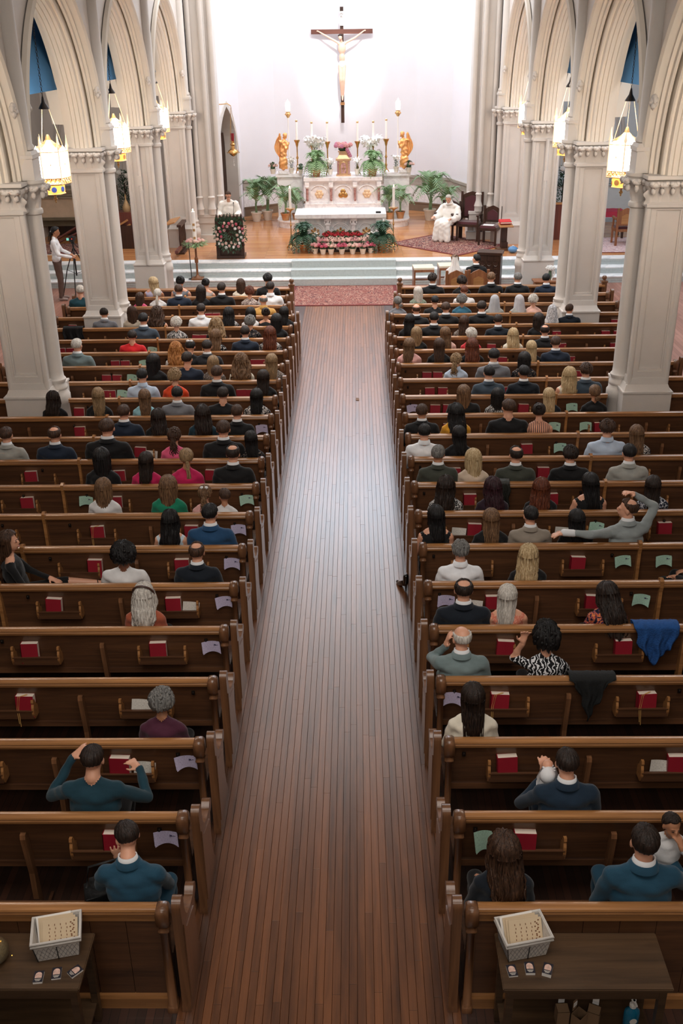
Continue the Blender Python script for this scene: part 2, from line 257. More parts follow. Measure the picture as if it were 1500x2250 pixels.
PEOPLE = """
L|2|-4.09|1.14|w|L|bl|lilac|s,t30|woman with blonde hair and sunglasses in lilac top
L|2|-3.5|1.2|w|U|blk|grey|s|woman with black updo in sleeveless grey dress
L|2|-2.95|1.12|w|U|blk|greige|s|woman with black updo in pale sleeveless dress
L|2|-2.19|1.08|w|O|br|cream|-|woman with wavy brown bob in cream top
L|2|-1.6|1.24|m|S2|blk|black|-|person with thick black hair in black top
L|3|-4.23|0.97|c|O|br|pink|-|small child with brown hair peeking over pew
L|3|-3.85|1.05|w|P|slv|white|-|woman with clipped white blonde hair, white top
L|3|-3.4|1.21|m|S|br|navy|k|man with cropped brown hair in navy suit
L|3|-2.94|1.16|w|O|dbr|black|-|woman with dark brown bob in black
L|3|-2.5|1.25|m|S|dbr|black|k|man with neat dark hair in black suit
L|3|-1.92|1.12|w|G|aub|floralp|-|woman with short reddish hair in floral dress
L|3|-1.48|1.26|m|S|dbr|whitec|-|man with dark hair in plain white shirt
L|3|-5.47|1.22|m|S|slv|teal|-|grey-haired person in dark teal jacket beyond pillar
L|4|-1.56|1.16|m|B|gry|yellow|-|balding man in mustard yellow shirt
L|5|-4.59|1.12|m|S|dbr|grey|k|man with dark hair in grey suit by pillar
L|5|-4.04|1.13|w|O|br|beige|-|woman with brown shoulder hair in beige top
L|5|-3.56|1.08|w|C|br|black|s|woman with curly brown hair in black dress
L|5|-2.7|1.21|m|S|dbr|whitec|-|man with cropped hair in white dress shirt
L|5|-2.17|1.05|w|W|blk|floralw|-|woman with wavy black hair in white floral
L|5|-1.74|1.07|w|O|blk|white|-|person with black hair and white top
L|5|-1.45|0.98|w|U|dbr|black|s|woman with brown updo and bare shoulders
L|5|-1.09|1.06|w|L|blk|black|-|woman with long black hair at aisle
L|6|-3.66|1.26|m|S|blk|slate|k|man with black hair in slate blue jacket
L|6|-3.05|1.13|w|G|slv|bwpat|-|woman with short silver hair, black and white top
L|6|-2.31|1.05|w|C|dbl|black|-|woman with very long curly blonde hair
L|6|-1.67|1.15|w|G|gry|floralk|-|grey-haired woman in dark floral top
L|6|-1.18|1.18|w|O|blk|black|-|person with black hair in black jacket
L|7|-3.71|1.12|m|S|dbr|red|-|person with short dark hair in bright red jacket
L|7|-2.21|1.07|w|W|lbr|lacek|-|woman with light brown hair, black top, white trim
L|7|-1.68|1.2|m|S|dbr|navy|k|man with dark hair in navy suit
L|7|-1.24|1.13|w|W|aub|floralw|-|woman with long auburn hair in white floral blouse
L|8|-4.48|1.24|m|S|slv|sage|k|grey-haired older man in grey green suit
L|8|-2.79|1.07|w|C|ging|white|-|woman with long curly ginger hair
L|8|-2.54|1.18|w|S|blk|black|b15|man with black hair, head bowed
L|8|-2.25|1.18|m|S|dbr|char|k|man with dark brown hair in charcoal suit
L|9|-3.02|1.17|w|O|blk|black|-|woman with short black hair in black jacket
L|9|-2.46|1.23|m|S|dbr|navy|-|man with cropped dark hair in navy top
L|9|-2.04|1.11|w|O|dbl|pattern|-|woman with grey blonde bob in patterned top
L|9|-1.58|1.11|w|C|lbr|cream|-|woman with long curly brown hair, cream lace
L|9|-1.08|1.12|w|L|dbl|pattern|-|woman with long highlighted hair in dotted top
L|10|-3.04|1.21|m|S|blk|ltblue|-|man with black hair in light blue shirt
L|10|-2.53|1.18|w|G|dbl|orange|-|woman with curly grey blonde hair in orange dress
L|10|-1.87|1.26|m|S|br|black|k|man with brown hair in black suit
L|10|-1.15|1.11|w|L|dbr|black|-|woman with long dark hair in black top
L|11|-4.21|1.06|w|W|dbr|black|-|woman with long dark wavy hair by pillar
L|11|-3.54|1.12|w|L|dbl|black|-|woman with straight ash blonde hair in black
L|11|-2.85|1.08|w|L|lbr|aqua|-|woman with light brown hair in aqua top
L|11|-2.36|1.18|m|S|blk|grey|k|man with black hair in mid grey suit
L|11|-1.68|1.16|m|S|dbr|black|-|man with dark hair in black shirt
L|11|-1.18|1.07|w|L|blk|floralw|-|woman with straight black hair, cream patterned sleeves
L|12|-2.98|1.2|m|S|br|navy|k|man with brown hair in navy suit jacket
L|12|-2.5|1.06|w|W|dbr|black|-|woman with long dark brown hair in black
L|12|-1.87|1.13|w|W|dbr|dteal|-|woman with dark wavy hair in deep teal
L|12|-1.38|1.18|m|S|br|black|k|man with brown hair in black suit
L|13|-4.38|1.19|m|S|br|ltgrey|k|man with brown hair in light grey suit
L|13|-3.73|1.19|m|T|br|navy|k|man with bald crown in navy suit
L|13|-3.02|1.36|m|S|br|black|k|tall man with faded brown hair, black suit
L|13|-2.13|1.09|w|H|br|pink|-|woman with curly half-up hair in pink top
L|13|-1.47|1.28|m|S|br|black|k|man with short brown hair in black suit
L|13|-1.11|1.02|w|L|blk|floralk|-|woman with long black hair in dark floral
L|14|-2.91|1.19|w|O|blk|black|-|woman with black bob in black top
L|14|-2.35|1.09|w|L|dbr|magenta|-|woman with long dark hair in magenta top
L|14|-1.84|1.15|w|P|dbl|magenta|-|woman with blonde ponytail in magenta blouse
L|14|-1.25|1.26|m|T|dbr|black|k|man with thinning dark hair in black suit
L|15|-2.7|1.12|w|O|lbr|white|-|woman with light brown bob in white top
L|15|-1.93|1.16|w|O|lbr|green|-|woman with light brown hair in emerald top
L|15|-1.5|0.95|c|H|lbr|pinkl|-|small girl with white bow in curly hair
L|15|-1.27|0.95|c|S|br|white|t30|small boy with short brown hair
L|16|-1.77|1.06|w|W|blk|paleblue|s|woman with long black hair, pale sleeveless top
L|16|-1.32|1.21|m|S|blk|blue|k|man with dark hair in blue suit
L|17|-2.11|1.1|m|A|blk|white|-|person with black afro hair in white blazer
L|17|-1.35|1.15|m|T|br|dnavy|k|balding man in very dark suit, blue collar
L|18|-1.74|1.09|w|J|slv|rust|-|woman with silver hair, brown headband, rust sweater
L|20|-1.28|1.08|w|G|gry|burg|b10|woman with short grey hair in burgundy sweater
R|2|1.96|1.19|m|S2|dbr|black|k,t-25|man with swept dark hair in black suit
R|2|2.59|1.11|w|G|dbr|black|-|woman with short dark hair in sheer black
R|2|3.22|1.22|m|S|lbr|black|k|man with sandy cropped hair in black suit
R|2|3.79|1.2|m|S|gry|black|k|man with grey blond hair in black suit
R|2|4.41|1.16|m|S|blk|navy|k,t-25|man with black hair in navy suit
R|3|1.6|1.05|w|O|slv|patgrn|-|woman with silver bob in green patterned top
R|3|2.56|1.09|m|S|aub|white|-|man with reddish hair and pale shirt
R|4|1.14|1.03|w|N|gry|grey|t20|grey-haired woman with bun in grey wrap
R|4|1.89|1.08|m|S|blk|black|-|man with black hair in black top
R|4|2.43|1.1|w|G|gry|bluteal|-|woman with curly grey hair in teal jacket
R|4|3.09|1.03|w|V|greyveil|ltgrey|-|nun in plain grey veil, taller one
R|4|3.58|1.01|w|V|greyveil2|ltgrey|t25|nun in grey veil turning her head
R|4|4.01|1.07|w|G|slv|blush|-|woman with short pale hair in blush top
R|5|1.47|1.14|m|B|br|black|k|balding man in black suit
R|5|2.04|1.18|m|S|br|black|k|man with brown hair in black suit
R|5|2.73|1.2|m|S|dbr|black|k|broad man with dark hair in black suit
R|5|4.09|1.03|w|K|lacev|white|-|woman covered by white lace mantilla
R|5|4.42|1.1|m|S|br|dnavy|k,t-25|man with brown hair and glasses by pillar
R|6|1.3|1.12|w|L|blk|black|-|woman with long black hair near aisle
R|6|1.75|1.21|m|S|blk|black|k|man with black hair in black suit
R|6|2.31|1.06|w|L|br|pattern|-|woman with long brown hair, patterned dress
R|6|2.94|1.13|m|S|dbr|dnavy|k|man with dark hair in navy suit
R|6|3.69|1.13|w|O|dbr|black|-|person with dark shoulder hair in black
R|7|1.38|1.11|w|O|dbl|black|-|woman with honey blonde bob in black
R|7|1.89|1.08|w|L|lbr|palepink|-|woman with long brown hair in pale pink
R|7|2.35|1.03|w|G|slv|redc|t20|white-haired woman in red cardigan
R|7|3.1|1.02|w|W|bl|cream|-|woman with long blonde hair in cream top
R|7|3.66|1.16|m|T|dbr|black|k|man with receding dark hair in black suit
R|8|1.21|1.13|w|L|lbr|pinkl|-|woman with long brown hair in pink top
R|8|1.72|1.12|w|L|br|black|-|woman with straight brown hair in black
R|8|2.28|1.1|w|W|aub|black|-|woman with long auburn wavy hair
R|8|3.29|1.04|w|L|bl|black|-|woman with long blonde hair in black
R|8|3.7|1.19|m|S|br|navy|k,t-20|man with brown hair in navy suit
R|9|1.93|1.08|w|H|dbl|ltblue|-|woman with blonde curly ponytail, pale blue top
R|9|2.54|1.24|m|S|blk|grey|k|man with black hair in grey suit
R|9|3.04|1.13|w|O|blk|floralk|-|woman with black hair in black floral top
R|10|2.36|1.2|m|S|blk|slate|k|man with black hair in slate suit
R|10|2.9|1.2|m|S|blk|dnavy|k|man with black hair in dark navy suit
R|10|3.61|1.1|w|W|bl|cream|s|woman with long blonde hair, sleeveless white top
R|10|4.13|1.23|m|S2|br|slate|k|man with tousled brown hair beside pillar
R|11|1.89|1.13|m|O|lbr|black|-|boy with light brown hair in black jacket
R|11|2.39|1.06|w|O|blk|bwpat|-|woman with dark hair, black and white pattern
R|11|3.15|1.03|w|L|bl|dnavy|-|woman with long straight blonde hair
R|11|3.82|1.13|w|N|lbr|black|-|woman with low twisted bun in black
R|12|1.22|1.16|m|S|br|black|k|man with buzzed brown hair in black suit
R|12|1.7|1.11|w|W|blk|mustard|-|woman with black wavy hair in mustard top
R|12|2.43|1.24|m|S|br|black|-|broad man with brown hair in black jacket
R|12|2.86|1.15|w|U|dbr|cage|s|woman with dark updo and strappy open back
R|13|1.2|1.18|m|S|blk|whitec|-|man with black hair in crisp white shirt
R|13|1.66|1.09|w|L|blk|black|-|woman with long black hair in black top
R|13|3.62|1.22|m|S2|br|ltblue|-|man with brown hair in light blue shirt
R|13|4.01|1.08|w|L|lbr|floralw|-|woman with light brown hair in floral top
R|14|1.32|1.22|m|S|gry|moss|k|man with grey hair in dark moss suit
R|14|1.76|1.12|w|O|bl|scarf|-|woman with blonde bob in cream scarf
R|14|2.29|1.19|m|T|dbr|moss|k|man with bald spot in dark brown suit
R|14|2.97|1.18|m|S2|dbr|black|k|man with thick dark hair in black suit
R|14|3.7|1.21|m|S|blk|ltgrey|k|man with black hair in light grey suit
R|15|1.35|1.09|w|W|dbr|bwpat|-|woman with long brown hair, white patterned top
R|15|1.9|1.06|w|W|aubd|plum|-|woman with dark wine hair in plum top
R|15|2.47|1.04|w|W|aub|black|-|woman with long copper red hair
R|15|3.04|1.13|w|L|blk|blackv|s|woman with straight black hair, black tank top
R|15|3.78|1.07|w|L|dbr|paisley|-|woman with long dark hair, paisley top
R|16|1.17|1.11|w|L|blk|black|s|woman with long black hair in black tank
R|16|1.78|1.05|w|L|lbr|black|-|woman with very long light brown hair
R|16|2.21|1.13|m|S|blk|taupe|k|man with black hair in taupe suit
R|16|2.72|1.02|w|L|blk|black|-|woman with long black hair, head low
R|17|1.36|1.14|m|S2|gry|whitec|-|person with short grey hair in white tee
R|17|2.06|1.01|w|W|bl|black|-|woman with long layered blonde hair in black
R|18|1.31|1.17|m|T|dbr|dnavy|k|broad man with bald spot in dark suit
R|18|1.73|1.04|w|L|slv|coral|s|woman with pale long hair, coral lace top
R|18|2.68|1.05|w|W|dbr|floralc|b25,t15|woman bending forward in colourful floral blouse
R|20|1.22|1.11|w|L|dbr|cream|-|woman with long dark brown hair, cream sweater
R|22|1.24|1.13|w|W|br|dnavy|-|woman with long highlighted hair in navy top
"""
# ---------------------------------------------------------------- floors
def floor_planks_mat(name, c0, c1, along='y', w=.06, L=1.6, rough=.3, gap='#1c110a'):
    m, nt, b = newmat(name)
    co = coord(nt, (1, 1, 1), rot=(0, 0, PI/2 if along == 'y' else 0))
    br = nd(nt, 'ShaderNodeTexBrick'); br.offset = .37; br.inputs['Scale'].default_value = 1; br.inputs['Mortar Size'].default_value = .0025
    br.inputs['Brick Width'].default_value = L; br.inputs['Row Height'].default_value = w
    br.inputs['Color1'].default_value = (*srgb(c0), 1); br.inputs['Color2'].default_value = (*srgb(c1), 1); br.inputs['Mortar'].default_value = (*srgb(gap), 1)
    nt.links.new(co, br.inputs[0]); nt.links.new(br.outputs[0], b.inputs['Base Color'])
    b.inputs['Roughness'].default_value = rough; b.inputs['Coat Weight'].default_value = .25
    return m
M['pewfloor'] = floor_planks_mat('pew_floor_boards', '#2b1a12', '#46291c', rough=.5)
M['sidefloor'] = floor_planks_mat('side_aisle_boards', '#8a5b4c', '#a87868', rough=.35, w=.09, gap='#55352a')
M['sancfloor'] = floor_planks_mat('sanctuary_boards', '#b5764a', '#cf935f', along='x', rough=.22, w=.1, gap='#8a5530')
AX0, AX1 = -.93, .98           # aisle edges
fl = MB()
fl.bbox(-9.2, AX0, -6, 24.4, -.1, 0).bbox(AX1, 9.2, -6, 24.4, -.1, 0).bbox(AX0, AX1, -6, 24.4, -.1, -.02)
floor = tag(fl.build('floor', M['pewfloor']), kind='structure')
MB().bbox(-9.2, 9.2, 24.4, 26.7, -.1, 0).build('floor_crossing', M['sidefloor'])['kind'] = 'structure'
for sx in (-1, 1):
    MB().bbox(min(sx*5.95, sx*9.2), max(sx*5.95, sx*9.2), 12, 24.4, 0, .004).build('floor_side_aisle', M['sidefloor'])['kind'] = 'structure'
def plank_mesh(x0, x1, y0, y1, tint, bm=None):
    h = .0; g = .0009; e = .0015
    vs = [(x0+g, y0+g, -.02), (x1-g, y0+g, -.02), (x1-g, y1-g, -.02), (x0+g, y1-g, -.02),
          (x0+g, y0+g, h-e), (x1-g, y0+g, h-e), (x1-g, y1-g, h-e), (x0+g, y1-g, h-e),
          (x0+g+e, y0+g+e, h), (x1-g-e, y0+g+e, h), (x1-g-e, y1-g-e, h), (x0+g+e, y1-g-e, h)]
    fs = [(0, 1, 5, 4), (1, 2, 6, 5), (2, 3, 7, 6), (3, 0, 4, 7), (4, 5, 9, 8), (5, 6, 10, 9), (6, 7, 11, 10), (7, 4, 8, 11), (8, 9, 10, 11)]
    return vs, fs
NB = 33; bw = (AX1-AX0)/NB
far = MB(); ftint = []; count = 0
for i in range(NB):
    x0 = AX0+i*bw; y = 3.2-R.random()*1.2
    while y < 24.4:
        L = 1.5+R.random()*1.9; y1 = min(y+L, 24.4)
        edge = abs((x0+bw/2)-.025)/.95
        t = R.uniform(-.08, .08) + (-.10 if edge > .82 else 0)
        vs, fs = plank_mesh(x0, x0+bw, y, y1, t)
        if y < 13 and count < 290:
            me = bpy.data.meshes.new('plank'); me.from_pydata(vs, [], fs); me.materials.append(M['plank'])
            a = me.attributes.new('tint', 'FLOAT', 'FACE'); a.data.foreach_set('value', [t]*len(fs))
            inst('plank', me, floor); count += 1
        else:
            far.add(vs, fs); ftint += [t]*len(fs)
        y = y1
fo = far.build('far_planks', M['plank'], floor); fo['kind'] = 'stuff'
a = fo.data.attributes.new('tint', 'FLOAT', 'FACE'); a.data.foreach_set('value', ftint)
# sanctuary platform and steps
pl = MB(); pl.bbox(-9.2, 9.2, 27.62, 37.5, 0, .5)
pl.build('floor_sanctuary', M['sancfloor'])['kind'] = 'structure'
st = MB()
for y0, y1, z in ((26.52, 26.9, .167), (26.88, 27.25, .333), (27.23, 27.62, .5)):
    st.bbox(-9.2, 9.2, y0+.02, y1+.6 if z < .5 else y1, z-.167 if z < .4 else .1, z-.028, 1)
    st.bbox(-9.2, 9.2, y0, y1, z-.028, z, 0)
    st.bbox(-9.2, 9.2, y0+.012, y0+.03, z-.1, z-.094, 1)
st.build('trim_1', [M['marble_step'], M['riser']])['kind'] = 'structure'
cv = empty('step_carpet', (-.12, 26.5, 0), label='grey ribbed covering laid over the middle of the marble sanctuary steps', cat='carpet')
for k, (y0, y1, z) in enumerate(((26.5, 26.875, .167), (26.86, 27.225, .333), (27.21, 27.5, .5))):
    b = MB(); b.bbox(-1.3, 1.5, y0-26.5-.012, y1-26.5, z+.001, z+.012).bbox(-1.3, 1.5, y0-26.5-.014, y0-26.5, z-.165, z+.012)
    b.build('stair_cover', M['riser'], cv)
# ---------------------------------------------------------------- arcade
CY = [5.1, 10.07, 15.0, 19.93, 24.9, 29.85]
XW0, XW1 = 4.42, 5.06
SPR = 4.12; RAD = 2.6; HALF = 2.02
def arch_curve(off, n, yc, half=HALF, rad=RAD, spr=SPR):
    c = rad-half; r = rad+off; amax = math.acos(min(1, c/r)); pts = []
    for i in range(n+1):
        a = amax*i/n; pts.append((yc+c-r*math.cos(a), spr+r*math.sin(a)))
    for i in range(n, -1, -1):
        a = amax*i/n; pts.append((yc-c+r*math.cos(a), spr+r*math.sin(a)))
    return pts
PROF = [(4.40, .40), (4.33, .39), (4.30, .345), (4.33, .30), (4.40, .29), (4.42, .27), (4.42, .235), (4.47, .23), (4.475, .17), (4.50, .155), (4.52, .17), (4.525, .30), (4.548, .30), (4.55, .09), (4.57, .07), (4.60, .075), (4.615, .0), (4.66, -.01), (4.668, .012), (4.676, -.008),
        (4.74, -.012), (4.748, .01), (4.756, -.01), (4.82, -.01), (4.828, .012), (4.836, -.008), (4.88, 0), (4.895, .07), (4.93, .08), (4.94, .16), (4.99, .17), (5.0, .23), (5.06, .235), (5.06, .28)]
NS = 22
def arcade(sx, name):
    m = MB(); cols = []
    for k in range(len(CY)-1):
        yc = (CY[k]+CY[k+1])/2; half = (CY[k+1]-CY[k])/2-.45
        curves = [[(sx*x, p[0], p[1]) for p in arch_curve(o, NS, yc, half, half+.58)] for x, o in PROF]
        n = len(curves[0]); vs = [p for c in curves for p in c]
        fs = [(j*n+i, j*n+i+1, (j+1)*n+i+1, (j+1)*n+i) for j in range(len(curves)-1) for i in range(n-1)]
        m.add(vs, fs, 1)
        for xx, o in ((4.42, .28), (5.06, .26)):      # wall faces above the arch
            c = [(sx*xx, p[0], p[1]) for p in arch_curve(o, NS, yc, half, half+.58)]
            top = [(sx*xx, min(max(p[1], CY[k]), CY[k+1]), 12.0) for p in c]
            for q in (0, -1): top[q] = (sx*xx, CY[k] if q == 0 else CY[k+1], 12.0)
            m.add(c+top, [(i, i+1, n+i+1, n+i) for i in range(n-1)], 0)
            m.add([(sx*xx, CY[k], SPR), c[0], top[0]], [(0, 1, 2)], 0)
            m.add([(sx*xx, CY[k+1], SPR), c[-1], top[-1]], [(0, 1, 2)], 0)
    m.bbox(min(sx*4.42, sx*5.06), max(sx*4.42, sx*5.06), 30.0, 31.0, 0.5, 12)
    m.bbox(min(sx*4.42, sx*5.06), max(sx*4.42, sx*5.06), -6, 5.1, 0, 12)
    o = m.build(name, [M['plaster'], M['plaster2']], smooth=True, fixn=True); o['kind'] = 'structure'
    return o
arcs = {-1: arcade(-1, 'wall_arcade_lectern'), 1: arcade(1, 'wall_arcade_priest')}
def leaf_mesh():
    m = MB()
    def fn(u, v):
        w = .055*math.sin(PI*min(1, .25+u*.75))*(1+.25*math.sin(v*PI*1)*0)
        s = (v-.5)*2; lob = 1+.28*math.cos(u*PI*5)
        z = -.17+.34*u; out = .02+.05*u+.07*max(0, u-.55)**1.2*2
        if u > .82: z = -.17+.34*.82-(u-.82)*.35; out += .03
        return (s*w*lob*1.25, -(out-.028*abs(s)**1.5), z)
    m.sheet(fn, 12, 6)
    m.ball((0, -.115, .10), (.06, .045, .04), n=10)
    m.ball((-.03, -.13, .12), (.03, .03, .03), n=8); m.ball((.032, -.13, .115), (.03, .03, .03), n=8)
    m.ball((0, -.09, .02), (.03, .03, .055), n=8)
    return m.mesh('leaf', [M['plaster']], smooth=2)
LEAF = leaf_mesh()
# pillar parts (nave side = +x, mirrored by sign); local z from 0
def pillar_meshes():
    P = {}
    hx, hy = .30, .40
    m = MB()      # plinth, local x from -.41 (aisle) to +.39 (nave)
    m.bbox(-.43, .30, -.47, .47, 0, 1.0); m.prism([(-.30, 0), (.30, 0), (.30, 0), (-.30, 0)], 0, 0) if 0 else None
    m.box((-.065, 0, 1.015), (.76, .97, .03)); m.box((-.065, 0, 1.075), (.70, .90, .09), tp=.10); m.box((-.065, 0, 1.17), (.60, .80, .10), tp=.03)
    m.lathe([(.17, 0), (.17, .78), (.185, .80), (.185, .93), (.16, .96), (.15, 1.02)], (.255, 0, 0), 20)
    P['plinth'] = m.mesh('plinth', [M['plaster']], smooth=True)
    m = MB()      # shaft core with recessed panels front and back, side faces plain
    z0, z1 = 1.1, 3.74
    m.bbox(-.34, .20, -.33, .33, z0, z1)
    for s in (-1, 1):
        y0, y1 = (-.375, -.33) if s < 0 else (.33, .375)
        m.bbox(-.345, -.27, y0, y1, z0, z1); m.bbox(.10, .185, y0, y1, z0, z1)
        m.bbox(-.27, .10, y0, y1, z0, z0+.22); m.bbox(-.27, .10, y0, y1, z1-.06, z1)
        m.bbox(-.27, .10, y0+.02 if s < 0 else y0, y1 if s < 0 else y1-.02, z0+.22, z0+.26)
    P['shaft'] = m.mesh('shaft', [M['plaster']])
    m = MB()
    for x in (-.345, .205):
        for y in (-.355, .355): m.lathe([(.045, 1.12), (.045, 3.74)], (x, y, 0), 12)
    for x in (-.262, .092):
        for y in (-.352, .352): m.lathe([(.016, 1.36), (.016, 3.7)], (x, y, 0), 8)
    P['colonnette'] = m.mesh('corner_shaft', [M['plaster']], smooth=True)
    m = MB()
    rings = [(.15, 1.0), (.165, 1.03), (.165, 1.06), (.14, 1.10), (.14, 1.13), (.155, 1.15), (.155, 1.18), (.128, 1.21), (.123, 1.3), (.123, 3.66), (.15, 3.68), (.155, 3.71), (.15, 3.74), (.125, 3.76)]
    m.lathe(rings, (.25, 0, 0), 20)
    P['nave_shaft'] = m.mesh('nave_shaft', [M['plaster']], smooth=True)
    m = MB()      # capital bell + abacus
    def ring(x0, x1, y, z): return [(x0, -y, z), (x1, -y, z), (x1, y, z), (x0, y, z)]
    secs = [(-.37, .22, .39, 3.70), (-.40, .25, .42, 3.72), (-.40, .25, .42, 3.76), (-.36, .20, .38, 3.79), (-.37, .21, .40, 3.90), (-.43, .27, .46, 4.00), (-.45, .28, .48, 4.02), (-.45, .28, .48, 4.06), (-.42, .25, .45, 4.075), (-.47, .30, .50, 4.10), (-.47, .30, .50, 4.15)]
    vs = [p for s in secs for p in ring(*s)]
    m.add(vs, [(j*4+i, j*4+(i+1) % 4, (j+1)*4+(i+1) % 4, (j+1)*4+i) for j in range(len(secs)-1) for i in range(4)] + [tuple(range(len(vs)-4, len(vs)))])
    m.lathe([(.13, 3.74), (.12, 3.80), (.14, 3.92), (.21, 4.02), (.22, 4.05), (.19, 4.08), (.23, 4.11), (.23, 4.15)], (.25, 0, 0), 20)
    m.bbox(.10, .40, -.17, .17, 4.15, 4.44); m.box((.25, 0, 4.47), (.33, .37, .05)); m.box((.25, 0, 4.52), (.30, .34, .05), tp=.12)
    # drooping stem loops under the leaves
    for yy in (-.385, .385):
        for q in range(5):
            x = -.30+q*.115
            m.tube([(x+.035*math.cos(t), yy*(1.0+.03*math.sin(t)), 3.86+.07*math.sin(t)) for t in np.linspace(PI, 2*PI, 7)], .007, 5)
    P['capital'] = m.mesh('capital', [M['plaster']], smooth=True)
    m = MB()
    m.lathe([(.125, 4.54), (.15, 4.56), (.15, 4.60), (.125, 4.63), (.125, 12.0)], (.25, 0, 0), 16)
    P['vault_shaft'] = m.mesh('vault_shaft', [M['plaster']], smooth=True)
    m = MB()
    for q in range(5): m.ball((R.uniform(-.03, .03), R.uniform(-.045, .045), R.uniform(-.09, .05)), (.035, .045, .04), n=8)
    m.ball((.0, 0, .03), (.04, .075, .05), n=10); m.ball((0, -.05, .0), (.03, .035, .05), n=8); m.ball((0, .05, .0), (.03, .035, .05), n=8); m.ball((0, 0, -.09), (.025, .03, .05), n=8)
    P['stop'] = m.mesh('label_stop', [M['plaster']], smooth=2)
    return P
PM = pillar_meshes()
BAY = ['beside the rearmost visible pews', 'with its plinth behind the tenth pews', 'with its plinth behind the fourth pews', 'standing on the sanctuary steps', 'at the chancel arch']
for sx in (-1, 1):
    for k, cy in enumerate(CY[1:]):
        zb = 0
        t = empty('pillar', (sx*4.64, cy, zb), 0, 'cream moulded stone pillar on the %s side, %s' % ('lectern' if sx < 0 else 'priest', BAY[k]), None, 'arcade pillars', 'structure')
        t.scale = (-sx, 1, 1)
        for nm, key in (('plinth', 'plinth'), ('shaft', 'shaft'), ('corner_shaft', 'colonnette'), ('nave_shaft', 'nave_shaft'), ('capital', 'capital'), ('vault_shaft', 'vault_shaft')):
            o = inst(nm, PM[key], t)
            if nm == 'capital':
                for x in (-.36, -.215, -.07, .075, .2): inst('carved_leaf', LEAF, o, (x, -.35, 3.93), (0, 0, 0), (1.25, 1.5, 1.05))
                for x in (-.36, -.215, -.07, .075, .2): inst('carved_leaf', LEAF, o, (x, .35, 3.93), (0, 0, PI), (1.25, 1.5, 1.05))
                for a in (-60, -20, 20, 60, 90, -90): inst('carved_leaf', LEAF, o, (.25+.10*math.cos(math.radians(a)), .10*math.sin(math.radians(a)), 3.93), (0, 0, math.radians(a+90)), (1.1, 1.3, 1.05))
        if k < 4:
            inst('label_stop', PM['stop'], t, (.29, .33, 5.12))
        inst('label_stop', PM['stop'], t, (.29, -.33, 5.12))
# chancel piers
for sx in (-1, 1):
    m = MB()
    def bb(x0, x1, y0, y1, z0, z1): m.bbox(min(sx*x0, sx*x1), max(sx*x0, sx*x1), y0, y1, z0, z1)
    bb(3.80, 4.30, 30.25, 30.95, .5, 12); bb(3.62, 3.80, 30.5, 31.2, .5, 12)
    bb(3.56, 4.36, 30.12, 30.3, .5, .72); bb(3.6, 4.32, 30.16, 30.3, 1.22, 1.30); bb(3.62, 4.30, 30.19, 30.3, 1.05, 1.22)
    bb(4.36, 5.1, 30.25, 30.4, .5, .72); bb(4.36, 5.1, 30.28, 30.4, 1.22, 1.34)
    bb(5.2, 9.2, 30.35, 30.9, .5, 12) if 0 else None
    for x, y in ((3.66, 30.5), (4.22, 30.2), (3.88, 30.22)):
        m.lathe([(.115, 1.30), (.115, 1.42), (.13, 1.45), (.085, 1.6), (.085, 1.75), (.105, 1.78), (.07, 1.82), (.07, 12)], (sx*x, y, 0), 14)
    o = m.build('wall_chancel_pier', M['plaster'], smooth=True); o['kind'] = 'structure'
# apse
AP = [(-4.2, 31.0), (-4.1, 32.7), (-3.45, 34.9), (-2.35, 35.75), (-1.2, 36.25), (0, 36.42), (1.2, 36.25), (2.35, 35.75), (3.45, 34.9), (4.1, 32.7), (4.2, 31.0)]
def strip(pts, off, z0, z1, m, mi=0):
    P = []
    for i, p in enumerate(pts):
        a = Vector(pts[max(i-1, 0)]); b = Vector(pts[min(i+1, len(pts)-1)]); d = (b-a).normalized()
        n = Vector((d.y, -d.x)); P.append(Vector(p)+n*off)
    for i in range(len(P)-1):
        a, b = P[i], P[i+1]; m.quad((a.x, a.y, z0), (b.x, b.y, z0), (b.x, b.y, z1), (a.x, a.y, z1), mi)
        a2, b2 = Vector(pts[i]), Vector(pts[i+1])
        m.quad((a.x, a.y, z1), (b.x, b.y, z1), (b2.x, b2.y, z1), (a2.x, a2.y, z1), mi); m.quad((a.x, a.y, z0), (a2.x, a2.y, z0), (b2.x, b2.y, z0), (b.x, b.y, z0), mi)
m = MB(); strip(AP[2:], 0, .5, 12, m, 0); strip(AP[:2], 0, .5, 12, m, 0)
strip(AP[2:], .02, .78, 1.36, m, 1); strip(AP[2:], .05, 1.36, 1.42, m, 2); strip(AP[2:], .035, 1.42, 1.58, m, 2); strip(AP[2:], .06, 1.58, 1.66, m, 2)
strip(AP[2:], .05, .5, .76, m, 3); strip(AP[2:], .07, .76, .80, m, 3)
M['basebrown'] = mat('brown_baseboard', '#7d6a58', .5, var=.1)
o = m.build('wall_apse', [M['apse'], M['marble'], M['dado'], M['basebrown']], smooth=True); o['kind'] = 'structure'
